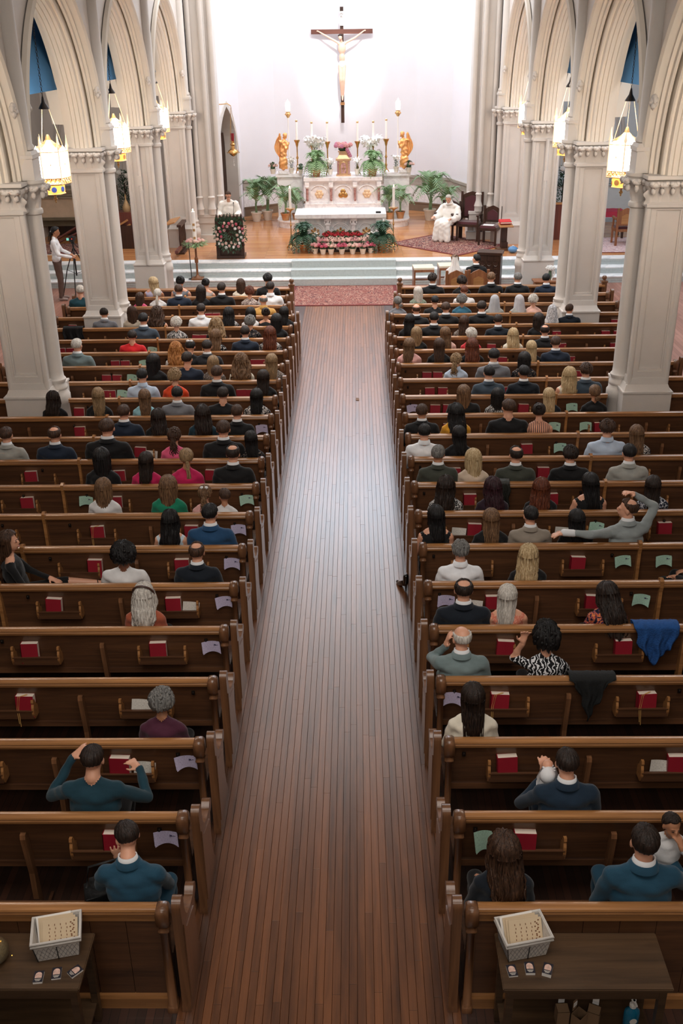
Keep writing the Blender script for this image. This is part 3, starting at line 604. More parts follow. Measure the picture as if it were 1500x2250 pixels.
# doorway in the lectern-side apse wall: pointed opening facing the sanctuary
m = MB()
A0 = Vector((-4.1, 32.7)); A1 = Vector((-3.45, 34.9))
def dpt(s, z, off=0.0):       # s = distance along wall
    d = (A1-A0).normalized(); n = Vector((d.y, -d.x)); p = A0+d*s+n*off; return (p.x, p.y, z)
Lw = (A1-A0).length; dc, dh = 1.2, .66
path = [(dc-dh, .5), (dc-dh, 2.7)] + [(dc+dh-2*dh*math.cos(a), 2.7+2*dh*math.sin(a)*1.15) for a in np.linspace(.1, PI/3, 7)]
path += [(2*dc-s, z) for s, z in path[::-1][1:]]
for i in range(len(path)-1):
    (s0, z0), (s1, z1) = path[i], path[i+1]
    m.quad(dpt(s0, z0), dpt(s1, z1), dpt(s1, z1, -.5), dpt(s0, z0, -.5), 1)
    k0 = (s0-dc)*1.22+dc, (z0-2.7)*1.13+2.7 if z0 > 2.7 else z0; k1 = (s1-dc)*1.22+dc, (z1-2.7)*1.13+2.7 if z1 > 2.7 else z1
    m.quad(dpt(s0, z0, .04), dpt(s1, z1, .04), dpt(*k1, .04), dpt(*k0, .04), 1); m.quad(dpt(*k0, .04), dpt(*k1, .04), dpt(*k1, 0), dpt(*k0, 0), 1)
    m.quad(dpt(s0, z0, .04), dpt(s1, z1, .04), dpt(s1, z1, 0), dpt(s0, z0, 0), 1)
    if z0 != z1 or True:   # wall around the opening
        e0 = 0 if s0 < dc else Lw; e1 = 0 if s1 < dc else Lw
        if s0 < dc and s1 <= dc+1e-6: m.quad(dpt(0, z0), dpt(0, z1), dpt(s1, z1), dpt(s0, z0), 0)
        else: m.quad(dpt(s0, z0), dpt(s1, z1), dpt(Lw, z1), dpt(Lw, z0), 0)
ztop = max(z for s, z in path)
m.quad(dpt(0, ztop), dpt(Lw, ztop), dpt(Lw, 12), dpt(0, 12), 0)
m.quad(dpt(0, .5, -.5), dpt(Lw, .5, -.5), dpt(Lw, 5, -.5), dpt(0, 5, -.5), 2)
m.build('wall_apse_side', [M['apse'], M['plaster'], M['darkwood']], smooth=False)['kind'] = 'structure'
d = MB()
for q in range(4):
    s0 = dc-dh+.02+q*.33; d.quad(dpt(s0, .52, -.38), dpt(s0+.31, .52, -.38), dpt(s0+.31, 3.2, -.38), dpt(s0, 3.2, -.38)); d.quad(dpt(s0, .52, -.38), dpt(s0, 3.2, -.38), dpt(s0, 3.2, -.42), dpt(s0, .52, -.42))
d.build('door_1', M['darkwood'])['kind'] = 'structure'
# outer shell
m = MB()
m.bbox(-9.4, -9.2, -6, 37, 0, 8); m.build('wall_lectern_side', M['plaster'])['kind'] = 'structure'
MB().bbox(9.2, 9.4, -6, 37, 0, 8).build('wall_priest_side', M['plaster'])['kind'] = 'structure'
MB().bbox(-9.4, 9.4, -6.2, -6, 0, 12.2).build('wall_back', M['plaster'])['kind'] = 'structure'
MB().bbox(-5.1, 5.1, -6, 37.6, 12, 12.2).build('ceiling', M['plaster'])['kind'] = 'structure'
MB().bbox(-9.4, 9.4, 37.4, 37.6, 0, 12).build('wall_far', M['plaster'])['kind'] = 'structure'
for sx in (-1, 1):      # side aisle barrel vault in blue with cream ribs
    xc = 7.15; rr = 2.1
    m = MB(); m.sheet(lambda u, v: (sx*(xc-rr*math.cos(PI*u)), -6+v*43, 5.15+rr*1.05*math.sin(PI*u)), 20, 1)
    m.build('ceiling_side_aisle', M['bluevault'], smooth=2)['kind'] = 'structure'
    m = MB()
    for cy in CY[1:]:
        for r0, r1, wy in ((rr, rr-.14, .26), (rr-.14, rr-.24, .15)):
            for ang in range(20):
                a0 = PI*ang/20; a1 = PI*(ang+1)/20
                P = lambda r, a, y: (sx*(xc-r*math.cos(a)), y, 4.55+1.30*r*math.sin(a))
                m.quad(P(r1, a0, cy-wy), P(r1, a1, cy-wy), P(r1, a1, cy+wy), P(r1, a0, cy+wy))
                for y in (cy-wy, cy+wy): m.quad(P(r0, a0, y), P(r0, a1, y), P(r1, a1, y), P(r1, a0, y))
    m.bbox(min(sx*9.0, sx*9.2), max(sx*9.0, sx*9.2), -6, 31, 4.9, 5.25)
    m.build('trim_vault_ribs', M['plaster2'], fixn=True)['kind'] = 'structure'
# ---------------------------------------------------------------- pews
def ROWY(k): return 4.72+(22-k)*.84
ORD = ['zeroth', 'first', 'second', 'third', 'fourth', 'fifth', 'sixth', 'seventh', 'eighth', 'ninth', 'tenth', 'eleventh', 'twelfth', 'thirteenth', 'fourteenth', 'fifteenth', 'sixteenth', 'seventeenth', 'eighteenth', 'nineteenth', 'twentieth', 'twenty-first', 'twenty-second']
SIDE = {'L': 'lectern', 'R': 'priest'}
_pc = {}
def pew_mesh(key, fn):
    if key not in _pc: _pc[key] = fn()
    return _pc[key]
def m_seat(L):
    m = MB(); m.prism([(.05, .40), (.47, .415), (.49, .43), (.485, .45), (.05, .435)], 0, L); return m.mesh('seat', [M['oak']])
def m_back(L, tall=False):
    m = MB(); zb = .02 if tall else .40; yb = .0 if tall else .055
    m.prism([(yb, zb), (yb+.028, zb), (.028, .87), (0, .87)], 0, L); 
    if not tall: m.prism([(.035, .385), (.095, .385), (.095, .43), (.04, .435)], 0, L)
    return m.mesh('back_panel', [M['oak']])
def m_rail(L):
    m = MB(); pts = [(-.025, .855)]
    pts = [(-.018, .845), (-.03, .852), (-.034, .872), (-.026, .885), (-.034, .895), (-.028, .908), (-.008, .916), (.03, .914), (.045, .902), (.045, .88), (.036, .868), (.036, .85)]
    m.prism(pts, 0, L); return m.mesh('top_rail', [M['oak_rail']], smooth=True)
def m_end(s):
    # s=+1: outer face towards -x (aisle on the -x side of local); local x 0..-.11
    m = MB()
    arc = [(.0+.055*math.cos(a), .935+.055*math.sin(a)) for a in np.linspace(PI, 0, 9)]
    prof = [(-.06, 0), (-.06, .05), (-.045, .08), (-.05, .86)] + arc + [(.055, .84), (.075, .78), (.12, .72), (.22, .675), (.34, .66)]
    prof += [(.40+.055*math.cos(a), .645+.055*math.sin(a)) for a in np.linspace(2.0, -2.0, 9)] + [(.37, .55), (.345, .45), (.35, .30), (.39, .16), (.44, .09), (.45, .05), (.45, 0)]
    m.prism(prof, -.105, -.045)
    m.prism([(-.03, .12), (.30, .12), (.30, .60), (.05, .68), (-.03, .78)], -.112, -.105)
    return m.mesh('end_panel', [M['oak_end']], smooth=True, fixn=True)
def m_post():
    m = MB()
    def sq(z, hx, hy): return [(-hx, -hy, z), (hx, -hy, z), (hx, hy, z), (-hx, hy, z)]
    secs = [(0, .035, .05), (.05, .035, .05), (.06, .026, .04), (.72, .024, .034), (.735, .036, .046), (.75, .036, .046), (.765, .028, .038), (.785, .03, .04), (.80, .042, .052), (.90, .043, .053), (.93, .037, .047), (.945, .022, .03)]
    vs = [p for z, a, b in secs for p in sq(z, a, b)]
    m.add(vs, [(j*4+i, j*4+(i+1) % 4, (j+1)*4+(i+1) % 4, (j+1)*4+i) for j in range(len(secs)-1) for i in range(4)]+[(len(vs)-4, len(vs)-3, len(vs)-2, len(vs)-1)])
    me = m.mesh('end_post', [M['oak_end']])
    b = bmesh.new(); b.from_mesh(me); bmesh.ops.bevel(b, geom=[e for e in b.edges], offset=.006, segments=2, affect='EDGES'); b.to_mesh(me); b.free()
    me.polygons.foreach_set('use_smooth', [True]*len(me.polygons)); return me
def m_rack():
    m = MB(); w = .44
    m.bbox(-w/2, w/2, -.085, -.07, .555, .625); m.bbox(-w/2, w/2, -.085, 0.01, .545, .56); m.bbox(-w/2-.002, w/2+.002, -.09, -.066, .622, .632)
    return m.mesh('book_rack', [M['oak']])
def m_bracket_end():
    m = MB(); m.prism([(.02, .54), (-.075, .545), (-.09, .60), (-.085, .66), (-.07, .69), (-.078, .71), (-.07, .735), (-.045, .735), (-.03, .71), (-.01, .66), (.02, .64)], -.011, .011)
    return m.mesh('rack_end', [M['oak_rail']])
def m_support():
    m = MB(); m.prism([(.06, .02), (.02, .02), (-.02, .10), (-.015, .35), (-.035, .5), (-.05, .64), (-.06, .72), (-.05, .755), (-.025, .76), (.0, .72), (.03, .6)], -.02, .02)
    return m.mesh('back_support', [M['oak_end']])
def m_divider():
    m = MB(); m.prism([(.06, 0), (.02, 0), (-.035, .06), (-.03, .8), (-.045, .86), (-.04, .93), (.0, .95), (.05, .93), (.06, .85)], -.018, .018)
    return m.mesh('joint_post', [M['oak_rail']])
def m_kneeler(L):
    m = MB(); m.bbox(.05, L-.05, -.30, -.15, .135, .17); m.bbox(.05, L-.05, -.29, -.16, .17, .195)
    x = .3
    while x < L: m.bbox(x-.015, x+.015, -.25, -.20, .0, .14); m.bbox(x-.012, x+.012, -.22, .05, .09, .12); x += .78
    return m.mesh('kneeler', [M['oak_dark']])
def m_clip():
    m = MB(); m.bbox(-.014, .014, -.012, .0, .752, .79); m.ball((0, -.012, .775), (.011, .012, .016), n=8); return m.mesh('card_clip', [M['darkmetal']])
RACKS = [.62, 1.83, 3.0, 4.17]; SUPP = [1.19, 3.62]; DIV = 2.44; CLIPS = [.2, 2.15, 2.95]
def make_pew(side, k, x0, x1, inner_end=True, outer_end=True, labeltail='', racks=True):
    """x0 = end nearest the aisle (absolute distance from the aisle edge origin), x1 = far end; local x runs outward"""
    s = -1 if side == 'L' else 1; L = round(x1-x0, 3)
    lab = 'brown oak pew, %s from the altar on the %s side%s' % (ORD[k], SIDE[side], labeltail)
    t = empty('pew', (s*x0, ROWY(k), 0), 0, lab, 'pew', 'oak pews in rows')
    t.scale = (s, 1, 1)
    inst('seat', pew_mesh(('seat', L), lambda: m_seat(L)), t)
    tall = (k == 22)
    inst('backrest', pew_mesh(('back', L, tall), lambda: m_back(L, tall)), t)
    inst('top_rail', pew_mesh(('rail', L), lambda: m_rail(L)), t)
    if inner_end: inst('end_panel', pew_mesh('end', lambda: m_end(1)), t); inst('end_post', pew_mesh('post', m_post), t, (.02, -.02, 0))
    if outer_end:
        inst('end_panel', pew_mesh('end', lambda: m_end(1)), t, (L, 0, 0), (0, 0, 0), (-1, 1, 1)); inst('end_post', pew_mesh('post', m_post), t, (L-.02, -.02, 0))
    if not tall and racks:
        inst('kneeler', pew_mesh(('kn', L), lambda: m_kneeler(L)), t)
        base = x0-.94
        for r in RACKS:
            x = r-base
            if .25 < x < L-.25:
                o = inst('book_rack', pew_mesh('rack', m_rack), t, (x, .012, 0))
                for q in (-.22, .22): inst('rack_end', pew_mesh('rackend', m_bracket_end), o, (q, 0, 0))
        for q in SUPP:
            if .1 < q-base < L-.1: inst('back_support', pew_mesh('support', m_support), t, (q-base, .01, 0))
        for q in CLIPS:
            if .1 < q-base < L-.1: inst('card_clip', pew_mesh('clip', m_clip), t, (q-base, .0, 0))
    if .1 < DIV-(x0-.94) < L-.1: inst('joint_post', pew_mesh('div', m_divider), t, (DIV-(x0-.94), 0, 0))
    return t
for side in 'LR':
    for k in range(2, 23):
        x0 = .94 if side == 'L' else 1.0
        if k <= 3: x0 += .22
        if k in (4, 10, 16):
            make_pew(side, k, x0, 4.17, True, False, ', ending at the pillar')
            if k != 16: make_pew(side, k, 5.12, 5.74, False, True, ', short piece beyond the pillar', racks=False)
        else: make_pew(side, k, x0, 5.72)
    # front prayer rail (row 1)
    s = -1 if side == 'L' else 1; x0 = 1.16 if side == 'L' else 1.31
    t = empty('prayer_rail', (s*x0, ROWY(1), 0), 0, 'oak panelled prayer rail in front of the first pew on the %s side' % SIDE[side], 'railing'); t.scale = (s, 1, 1)
    m = MB(); m.bbox(0, 4.5, 0, .03, .06, .86)
    m.build('front_panel', M['oak'], t)
    for q in range(8): MB().bbox(.06+q*.56, .10+q*.56, -.012, 0, .1, .84).build('stile', M['oak_rail'], t)
    MB().bbox(0, 4.5, -.13, .05, .865, .9).build('ledge', M['oak_rail'], t)
    MB().bbox(0, 4.5, -.2, .0, .36, .40).build('book_shelf', M['oak_dark'], t)
    for x in (-.03, 4.5):
        m = MB(); m.bbox(x-.055, x+.055, -.06, .06, 0, .95); m.box((x, 0, .965), (.14, .15, .03)); m.lathe([(.035, .98), (.03, 1.0), (.052, 1.03), (.056, 1.055), (.04, 1.085), (.0, 1.1)], (x, 0, 0), 12)
        m.build('finial_post', M['oak_end'], t, smooth=True)
# rear pew: panelled back in vertical boards, base moulding, broad end panels
for side in 'LR':
    s = -1 if side == 'L' else 1
    t = [o for o in COL.objects if o.name.startswith('pew') and o.get('label', '').startswith('brown oak pew, twenty-second') and SIDE[side] in o['label']][0]
    x = .05; q = 0
    while x < 4.7:
        wd = .235 if q % 5 else .22
        MB().prism([(-.012, .13), (0, .13), (0, .84), (-.012, .84)], x+.002, x+wd-.002).build('board', M['oak'], t); x += wd; q += 1
    MB().prism([(-.03, 0), (0, 0), (0, .13), (-.012, .13), (-.022, .115), (-.03, .09)], 0, 4.7).build('base_moulding', M['oak_rail'], t)
    MB().bbox(0, 4.7, -.02, 0, .80, .855).build('top_moulding', M['oak_rail'], t)
    MB().bbox(0, .05, -.022, 0, .1, .855).build('stile', M['oak_rail'], t)
# ---------------------------------------------------------------- hymnals and cards
M['bookred'] = mat('red_book_cloth', '#8f1426', .55, var=.08, bump=.1, bscale=200)
M['pages'] = mat('book_pages', '#efe0d0', .7, var=.05, vscale=60, stretch=(1, 40, 1))
M['ribbon'] = mat('gold_ribbon', '#c79a5a', .5, var=0)
def paper_mat(name, base, ink, tree=True):
    m, nt, b = newmat(name); co = coord(nt); sp = nd(nt, 'ShaderNodeSeparateXYZ'); nt.links.new(co, sp.inputs[0])
    wv = nd(nt, 'ShaderNodeMath', operation='SINE'); ml = nd(nt, 'ShaderNodeMath', operation='MULTIPLY'); ml.inputs[1].default_value = 480; nt.links.new(sp.outputs[2], ml.inputs[0]); nt.links.new(ml.outputs[0], wv.inputs[0])
    n = nd(nt, 'ShaderNodeTexNoise', i_Scale=1.0, i_Detail=2.0)
    mp = nd(nt, 'ShaderNodeMapping'); mp.inputs['Scale'].default_value = (260, 1, 40); nt.links.new(co, mp.inputs[0]); nt.links.new(mp.outputs[0], n.inputs[0])
    a = nd(nt, 'ShaderNodeMath', operation='GREATER_THAN'); a.inputs[1].default_value = .25; nt.links.new(wv.outputs[0], a.inputs[0])
    c = nd(nt, 'ShaderNodeMath', operation='GREATER_THAN'); c.inputs[1].default_value = .5; nt.links.new(n.outputs[0], c.inputs[0])
    mm = nd(nt, 'ShaderNodeMath', operation='MULTIPLY'); nt.links.new(a.outputs[0], mm.inputs[0]); nt.links.new(c.outputs[0], mm.inputs[1])
    m5 = nd(nt, 'ShaderNodeMath', operation='MULTIPLY'); nt.links.new(mm.outputs[0], m5.inputs[0]); m5.inputs[1].default_value = .45
    mix = nd(nt, 'ShaderNodeMix', data_type='RGBA'); nt.links.new(m5.outputs[0], mix.inputs[0]); mix.inputs[6].default_value = (*srgb(base), 1); mix.inputs[7].default_value = (*srgb(ink), 1)
    nt.links.new(mix.outputs[2], b.inputs['Base Color']); b.inputs['Roughness'].default_value = .7
    return m
M['lilac'] = paper_mat('lilac_printed_card', '#cbc1de', '#3b3550'); M['green'] = paper_mat('green_printed_card', '#b5dac6', '#31473f'); M['leaflet'] = paper_mat('white_printed_leaflet', '#d9d4cb', '#55514d')
M['ink'] = mat('dark_ink', '#3a3552', .7, var=0)
m = MB(); m.bbox(-.08, .08, -.034, -.029, 0, .205); m.bbox(-.08, .08, .027, .032, 0, .205); m.bbox(-.08, -.074, -.034, .032, 0, .205)
BK = m.mesh('cover', [M['bookred']]); PG = MB().bbox(-.075, .079, -.029, .027, .004, .204).mesh('page_block', [M['pages']])
RB = MB().tube([(.02, -.01, .215), (-.05, -.035, .2), (-.07, -.04, .08), (-.062, -.045, -.06)], .0028, 5).tube([(.03, -.01, .215), (-.035, -.035, .2), (-.055, -.04, .08), (-.05, -.045, -.09)], .0028, 5).mesh('ribbon_marker', [M['ribbon']])
def card_mesh(mt, w, h):
    a = MB()
    for q in range(2):
        a.sheet(lambda u, v: ((u-.5)*w+q*.004, -.006-q*.002-.018*abs(u-.5)**2*4*(1.2-v), -h+v*h-.012*((u-.5)*2)**2*(q+1)), 10, 4)
    a.tube([(-.002, -.012, .004), (.002, -.012, .004)], .001, 4)
    me = a.mesh('card', [mt], smooth=2); return me
CARD = {'l': card_mesh(M['lilac'], .17, .12), 'g': card_mesh(M['green'], .17, .12), 'G': card_mesh(M['green'], .13, .19)}
TREE = MB()
for q in range(3):
    for dx, sc in ((-.012, 1), (.008, .8), (.022, .6)): TREE.add([(dx-.012*sc, 0, q*.008*sc), (dx+.012*sc, 0, q*.008*sc), (dx, 0, (q*.008+.014)*sc)], [(0, 1, 2)])
TREE = TREE.mesh('printed_tree', [M['ink']])
cnt = {}
import re
for tok in BOOKS.split():
    side, row, kd, x = re.match(r'([LR])(\d+)([rglp])(-?[\d.]+)', tok).groups(); row = int(row); x = float(x)
    y = ROWY(row); key = (side, row, kd); cnt[key] = cnt.get(key, 0)+1; n = cnt[key]
    where = 'back of %s pew from altar, %s side' % (ORD[row], SIDE[side])
    nth = ORD[n]+' from outer end' if side == 'L' else ORD[n]+' from aisle'
    rk = min(RACKS, key=lambda r: abs((abs(x)-.0)-(r+.94-.0)))
    if kd == 'r':
        t = empty('hymnal', (x, y-.036, .56), R.uniform(-.06, .06), 'red hymnal, %s, rack on %s' % (nth, where), 'book', 'red hymnals in the pew racks')
        t.rotation_euler[0] = -.10; t.rotation_euler[1] = R.uniform(-.05, .05)
        inst('cover', BK, t); inst('page_block', PG, t)
        if tok in ('L19r-2.62', 'L15r-2.76', 'R19r2.81', 'R19r1.53'): tag(inst('ribbon_marker', RB, t), 'gold ribbon bookmark')
    elif kd in 'gl':
        key2 = 'G' if (row == 21 and kd == 'g') else kd
        t = empty('clipped_card', (x, y-.012, .775), 0, '%s card, %s, clipped on %s' % ('lilac' if kd == 'l' else 'green', nth, where), 'card', 'printed cards clipped to the pews')
        t.rotation_euler[0] = .06; t.rotation_euler[1] = R.uniform(-.13, .13)
        inst('sheet', CARD[key2], t)
        if key2 != 'G': inst('printed_tree', TREE, t, (.055, -.014, -.05), (-.35, 0, 0), (1.15, 1, 1.2))
    else:
        t = MB().sheet(lambda u, v: ((u-.5)*.17, .02*math.sin(u*3)-.015*v, v*.13), 6, 2).build('leaflet', M['leaflet'], None, loc=(x, y-.045, .58), rot=(-.35, .1, 0))
        tag(t, 'white leaflet, %s, standing on %s' % (nth, where), 'leaflet', 'leaflets in the pew racks')
# ---------------------------------------------------------------- people
def eval_mesh(o, name):
    dg = bpy.context.evaluated_depsgraph_get(); dg.update()
    me = bpy.data.meshes.new_from_object(o.evaluated_get(dg)); me.name = name
    old = o.data; bpy.data.objects.remove(o); bpy.data.meshes.remove(old); return me
def remeshed(prims, name, voxel=.014, smooth=4, fold=.004):
    """one continuous skin grown over tapered limbs; every face keeps the region of the limb it lies on"""
    m = MB()
    for p in prims:
        if p[0] == 'e': m.ball(p[1], p[2], n=16, rot=p[4] if len(p) > 4 else None)
        else: m.cap(p[1], p[2], p[3], p[4])
    me = m.mesh('tmp', []); o = bpy.data.objects.new('tmp', me); COL.objects.link(o)
    md = o.modifiers.new('r', 'REMESH'); md.mode = 'VOXEL'; md.voxel_size = voxel
    sm = o.modifiers.new('s', 'SMOOTH'); sm.factor = .5; sm.iterations = smooth
    me = eval_mesh(o, name)
    n = len(me.polygons); C = np.zeros(n*3); me.polygons.foreach_get('center', C); C = C.reshape(n, 3)
    best = np.full(n, 9.); reg = np.zeros(n, int)
    for p in prims:
        if p[0] == 'e':
            r = np.array(p[2]); q = (C-np.array(p[1]))
            if len(p) > 4: q = q @ np.array(p[4].to_3x3())
            d = (np.linalg.norm(q/r, axis=1)-1)*r.min(); t = p[3]
        else:
            a, b = np.array(p[1]), np.array(p[2]); ab = b-a; h = np.clip(((C-a) @ ab)/(ab @ ab), 0, 1)
            d = np.linalg.norm(C-a-h[:, None]*ab, axis=1)-(p[3]+(p[4]-p[3])*h); t = p[5]
        k = d < best; best[k] = d[k]; reg[k] = t
    if fold:      # soft cloth folds on the dressed parts only
        nv = len(me.vertices); V = np.zeros(nv*3); me.vertices.foreach_get('co', V); V = V.reshape(nv, 3)
        N = np.zeros(nv*3); me.vertex_normals.foreach_get('vector', N) if hasattr(me, 'vertex_normals') else None; N = N.reshape(nv, 3)
        isk = np.zeros(nv, bool); vi = np.zeros(sum(len(p.vertices) for p in me.polygons), int)
        me.polygons.foreach_get('vertices', vi); ls = np.zeros(n, int); me.polygons.foreach_get('loop_total', ls)
        isk[vi[np.repeat(reg == 1, ls)]] = True
        f = np.sin(V[:, 0]*38+V[:, 2]*22+3*np.sin(V[:, 2]*13))*.6+np.sin(V[:, 2]*47-V[:, 0]*19+V[:, 1]*25)*.5
        V += N*(f*fold*(~isk))[:, None]; me.vertices.foreach_set('co', V.ravel())
    me.polygons.foreach_set('use_smooth', [True]*n)
    return me, reg
H0 = Vector((0, .03, 1.19))          # head centre of a seated adult
def head_prims(H, yaw, nod, s=1.0):
    Rm = Matrix.Rotation(yaw, 4, 'Z') @ Matrix.Rotation(-nod, 4, 'X')
    T = lambda v: tuple(H+Rm @ Vector(v))
    out = [('e', T((0, -.012, .02)), (.076, .092, .088), 1, Rm), ('e', T((0, .022, -.035)), (.060, .068, .082), 1, Rm), ('e', T((0, .055, -.088)), (.026, .024, .022), 1, Rm),
           ('e', T((0, .094, -.022)), (.013, .02, .028), 1, Rm), ('e', T((0, .083, -.062)), (.026, .014, .010), 1, Rm), ('e', T((.03, .078, .003)), (.018, .014, .010), 1, Rm), ('e', T((-.03, .078, .003)), (.018, .014, .010), 1, Rm)]
    for s_ in (-1, 1): out.append(('e', T((s_*.079, -.006, -.012)), (.011, .019, .032), 1, Rm))
    return out
def hand_prims(w, e, curl=.6, spread=1.0, up=None, palm_dir=None):
    """palm, four bent fingers of unequal length and a thumb leaving the side of the palm"""
    w = Vector(w); d = Vector(palm_dir).normalized() if palm_dir is not None else (w-Vector(e)).normalized()
    up = Vector(up or (0, 0, 1)); side = d.cross(up).normalized(); up = side.cross(d)
    o = [('c', tuple(w), tuple(w+d*.03), .026, .03, 1), ('e', tuple(w+d*.058), (.038, .04, .018), 1, Matrix((side, d, up)).transposed().to_4x4())]
    for q, (L, off) in enumerate(((.062, -.03), (.072, -.010), (.068, .010), (.052, .029))):
        b = w+d*.088+side*off; a1 = curl*.5; a2 = curl*1.3
        k = b+(d*math.cos(a1)-up*math.sin(a1))*L*.5+side*off*.35*spread
        t = k+(d*math.cos(a2)-up*math.sin(a2))*L*.5+side*off*.15*spread
        o += [('c', tuple(b), tuple(k), .0105, .0098, 1), ('c', tuple(k), tuple(t), .0098, .0088, 1)]
    return o, (w, d, side, up)
def thumb(fr, sgn):
    w, d, side, up = fr; b = w+d*.025+side*sgn*.032; k = b+(d*.6+side*sgn*.8).normalized()*.038-up*.006; t = k+(d*.95+side*sgn*.2).normalized()*.03-up*.008
    return [('c', tuple(b), tuple(k), .0125, .011, 1), ('c', tuple(k), tuple(t), .011, .0095, 1)]
def seated(sex='m', yaw=0, nod=.08, arms=None, lean=(0, 0), legs=True, curl=.6, k=1.0):
    sw, cw = {'m': (.175, .175), 'w': (.135, .145), 'c': (.12, .13)}[sex]
    lx, ly = lean; P = []
    up = lambda x, y, z: (x+lx*(z-.5)/.6, y+ly*(z-.5)/.6, z)
    P += [('e', (0, 0, .53), (.19 if sex != 'c' else .14, .145, .13), 0), ('e', up(0, -.01, .66), (cw*1.02, .122, .17), 0), ('e', up(0, -.02, .83), (cw*1.14, .122, .17), 0),
          ('e', up(0, -.025, .93), (sw*1.18, .108, .085), 0), ('c', up(-sw, -.02, .96), up(sw, -.02, .96), .070 if sex == 'm' else .052, .070 if sex == 'm' else .052, 0),
          ('c', up(-sw*.8, -.02, .985), up(-.02, -.005, 1.035), .045, .042, 6), ('c', up(sw*.8, -.02, .985), up(.02, -.005, 1.035), .045, .042, 6)]
    H = Vector(up(*H0))+Vector((0, nod*.10, -nod*.04))
    P += [('c', up(0, .0, 1.06), tuple(H+Vector((0, -.015, -.06))), .058 if sex == 'm' else .047, .052 if sex == 'm' else .042, 1)]
    P += head_prims(H, yaw, nod)
    ra = .052 if sex == 'm' else .042
    arms = arms or {}
    for s in (-1, 1):
        sh = Vector(up(s*(sw+.02), -.02, .95)); el = Vector(arms.get(('e', s), up(s*(sw+.072), .03, .70))); wr = Vector(arms.get(('w', s), (s*.115, .27, .64)))
        P += [('c', tuple(sh), tuple(el), ra*1.12, ra*.92, 2), ('c', tuple(el), tuple(wr), ra*.9, ra*.62, 3)]
        hp, fr = hand_prims(wr, el, arms.get(('c', s), curl), up=arms.get(('u', s)), palm_dir=arms.get(('d', s)))
        P += hp+thumb(fr, arms.get(('t', s), -s))
    if legs:
        for s in (-1, 1):
            P += [('c', (s*.095, .03, .525), (s*.115, .44, .525), .088, .062, 4), ('c', (s*.115, .44, .51), (s*.115, .41, .12), .058, .042, 4),
                  ('c', (s*.115, .39, .055), (s*.12, .56, .04), .045, .035, 5)]
    return P, H
BODY = {}
def body(key, **kw):
    if key not in BODY:
        P, H = seated(**kw); BODY[key] = remeshed(P, 'person_body', .0135 if kw.get('fine') is None else .009)+(H,)
    return BODY[key]
def body_fine(key, voxel=.0095, **kw):
    if key not in BODY:
        P, H = seated(**kw); BODY[key] = remeshed(P, 'person_body', voxel, 4)+(H,)
    return BODY[key]
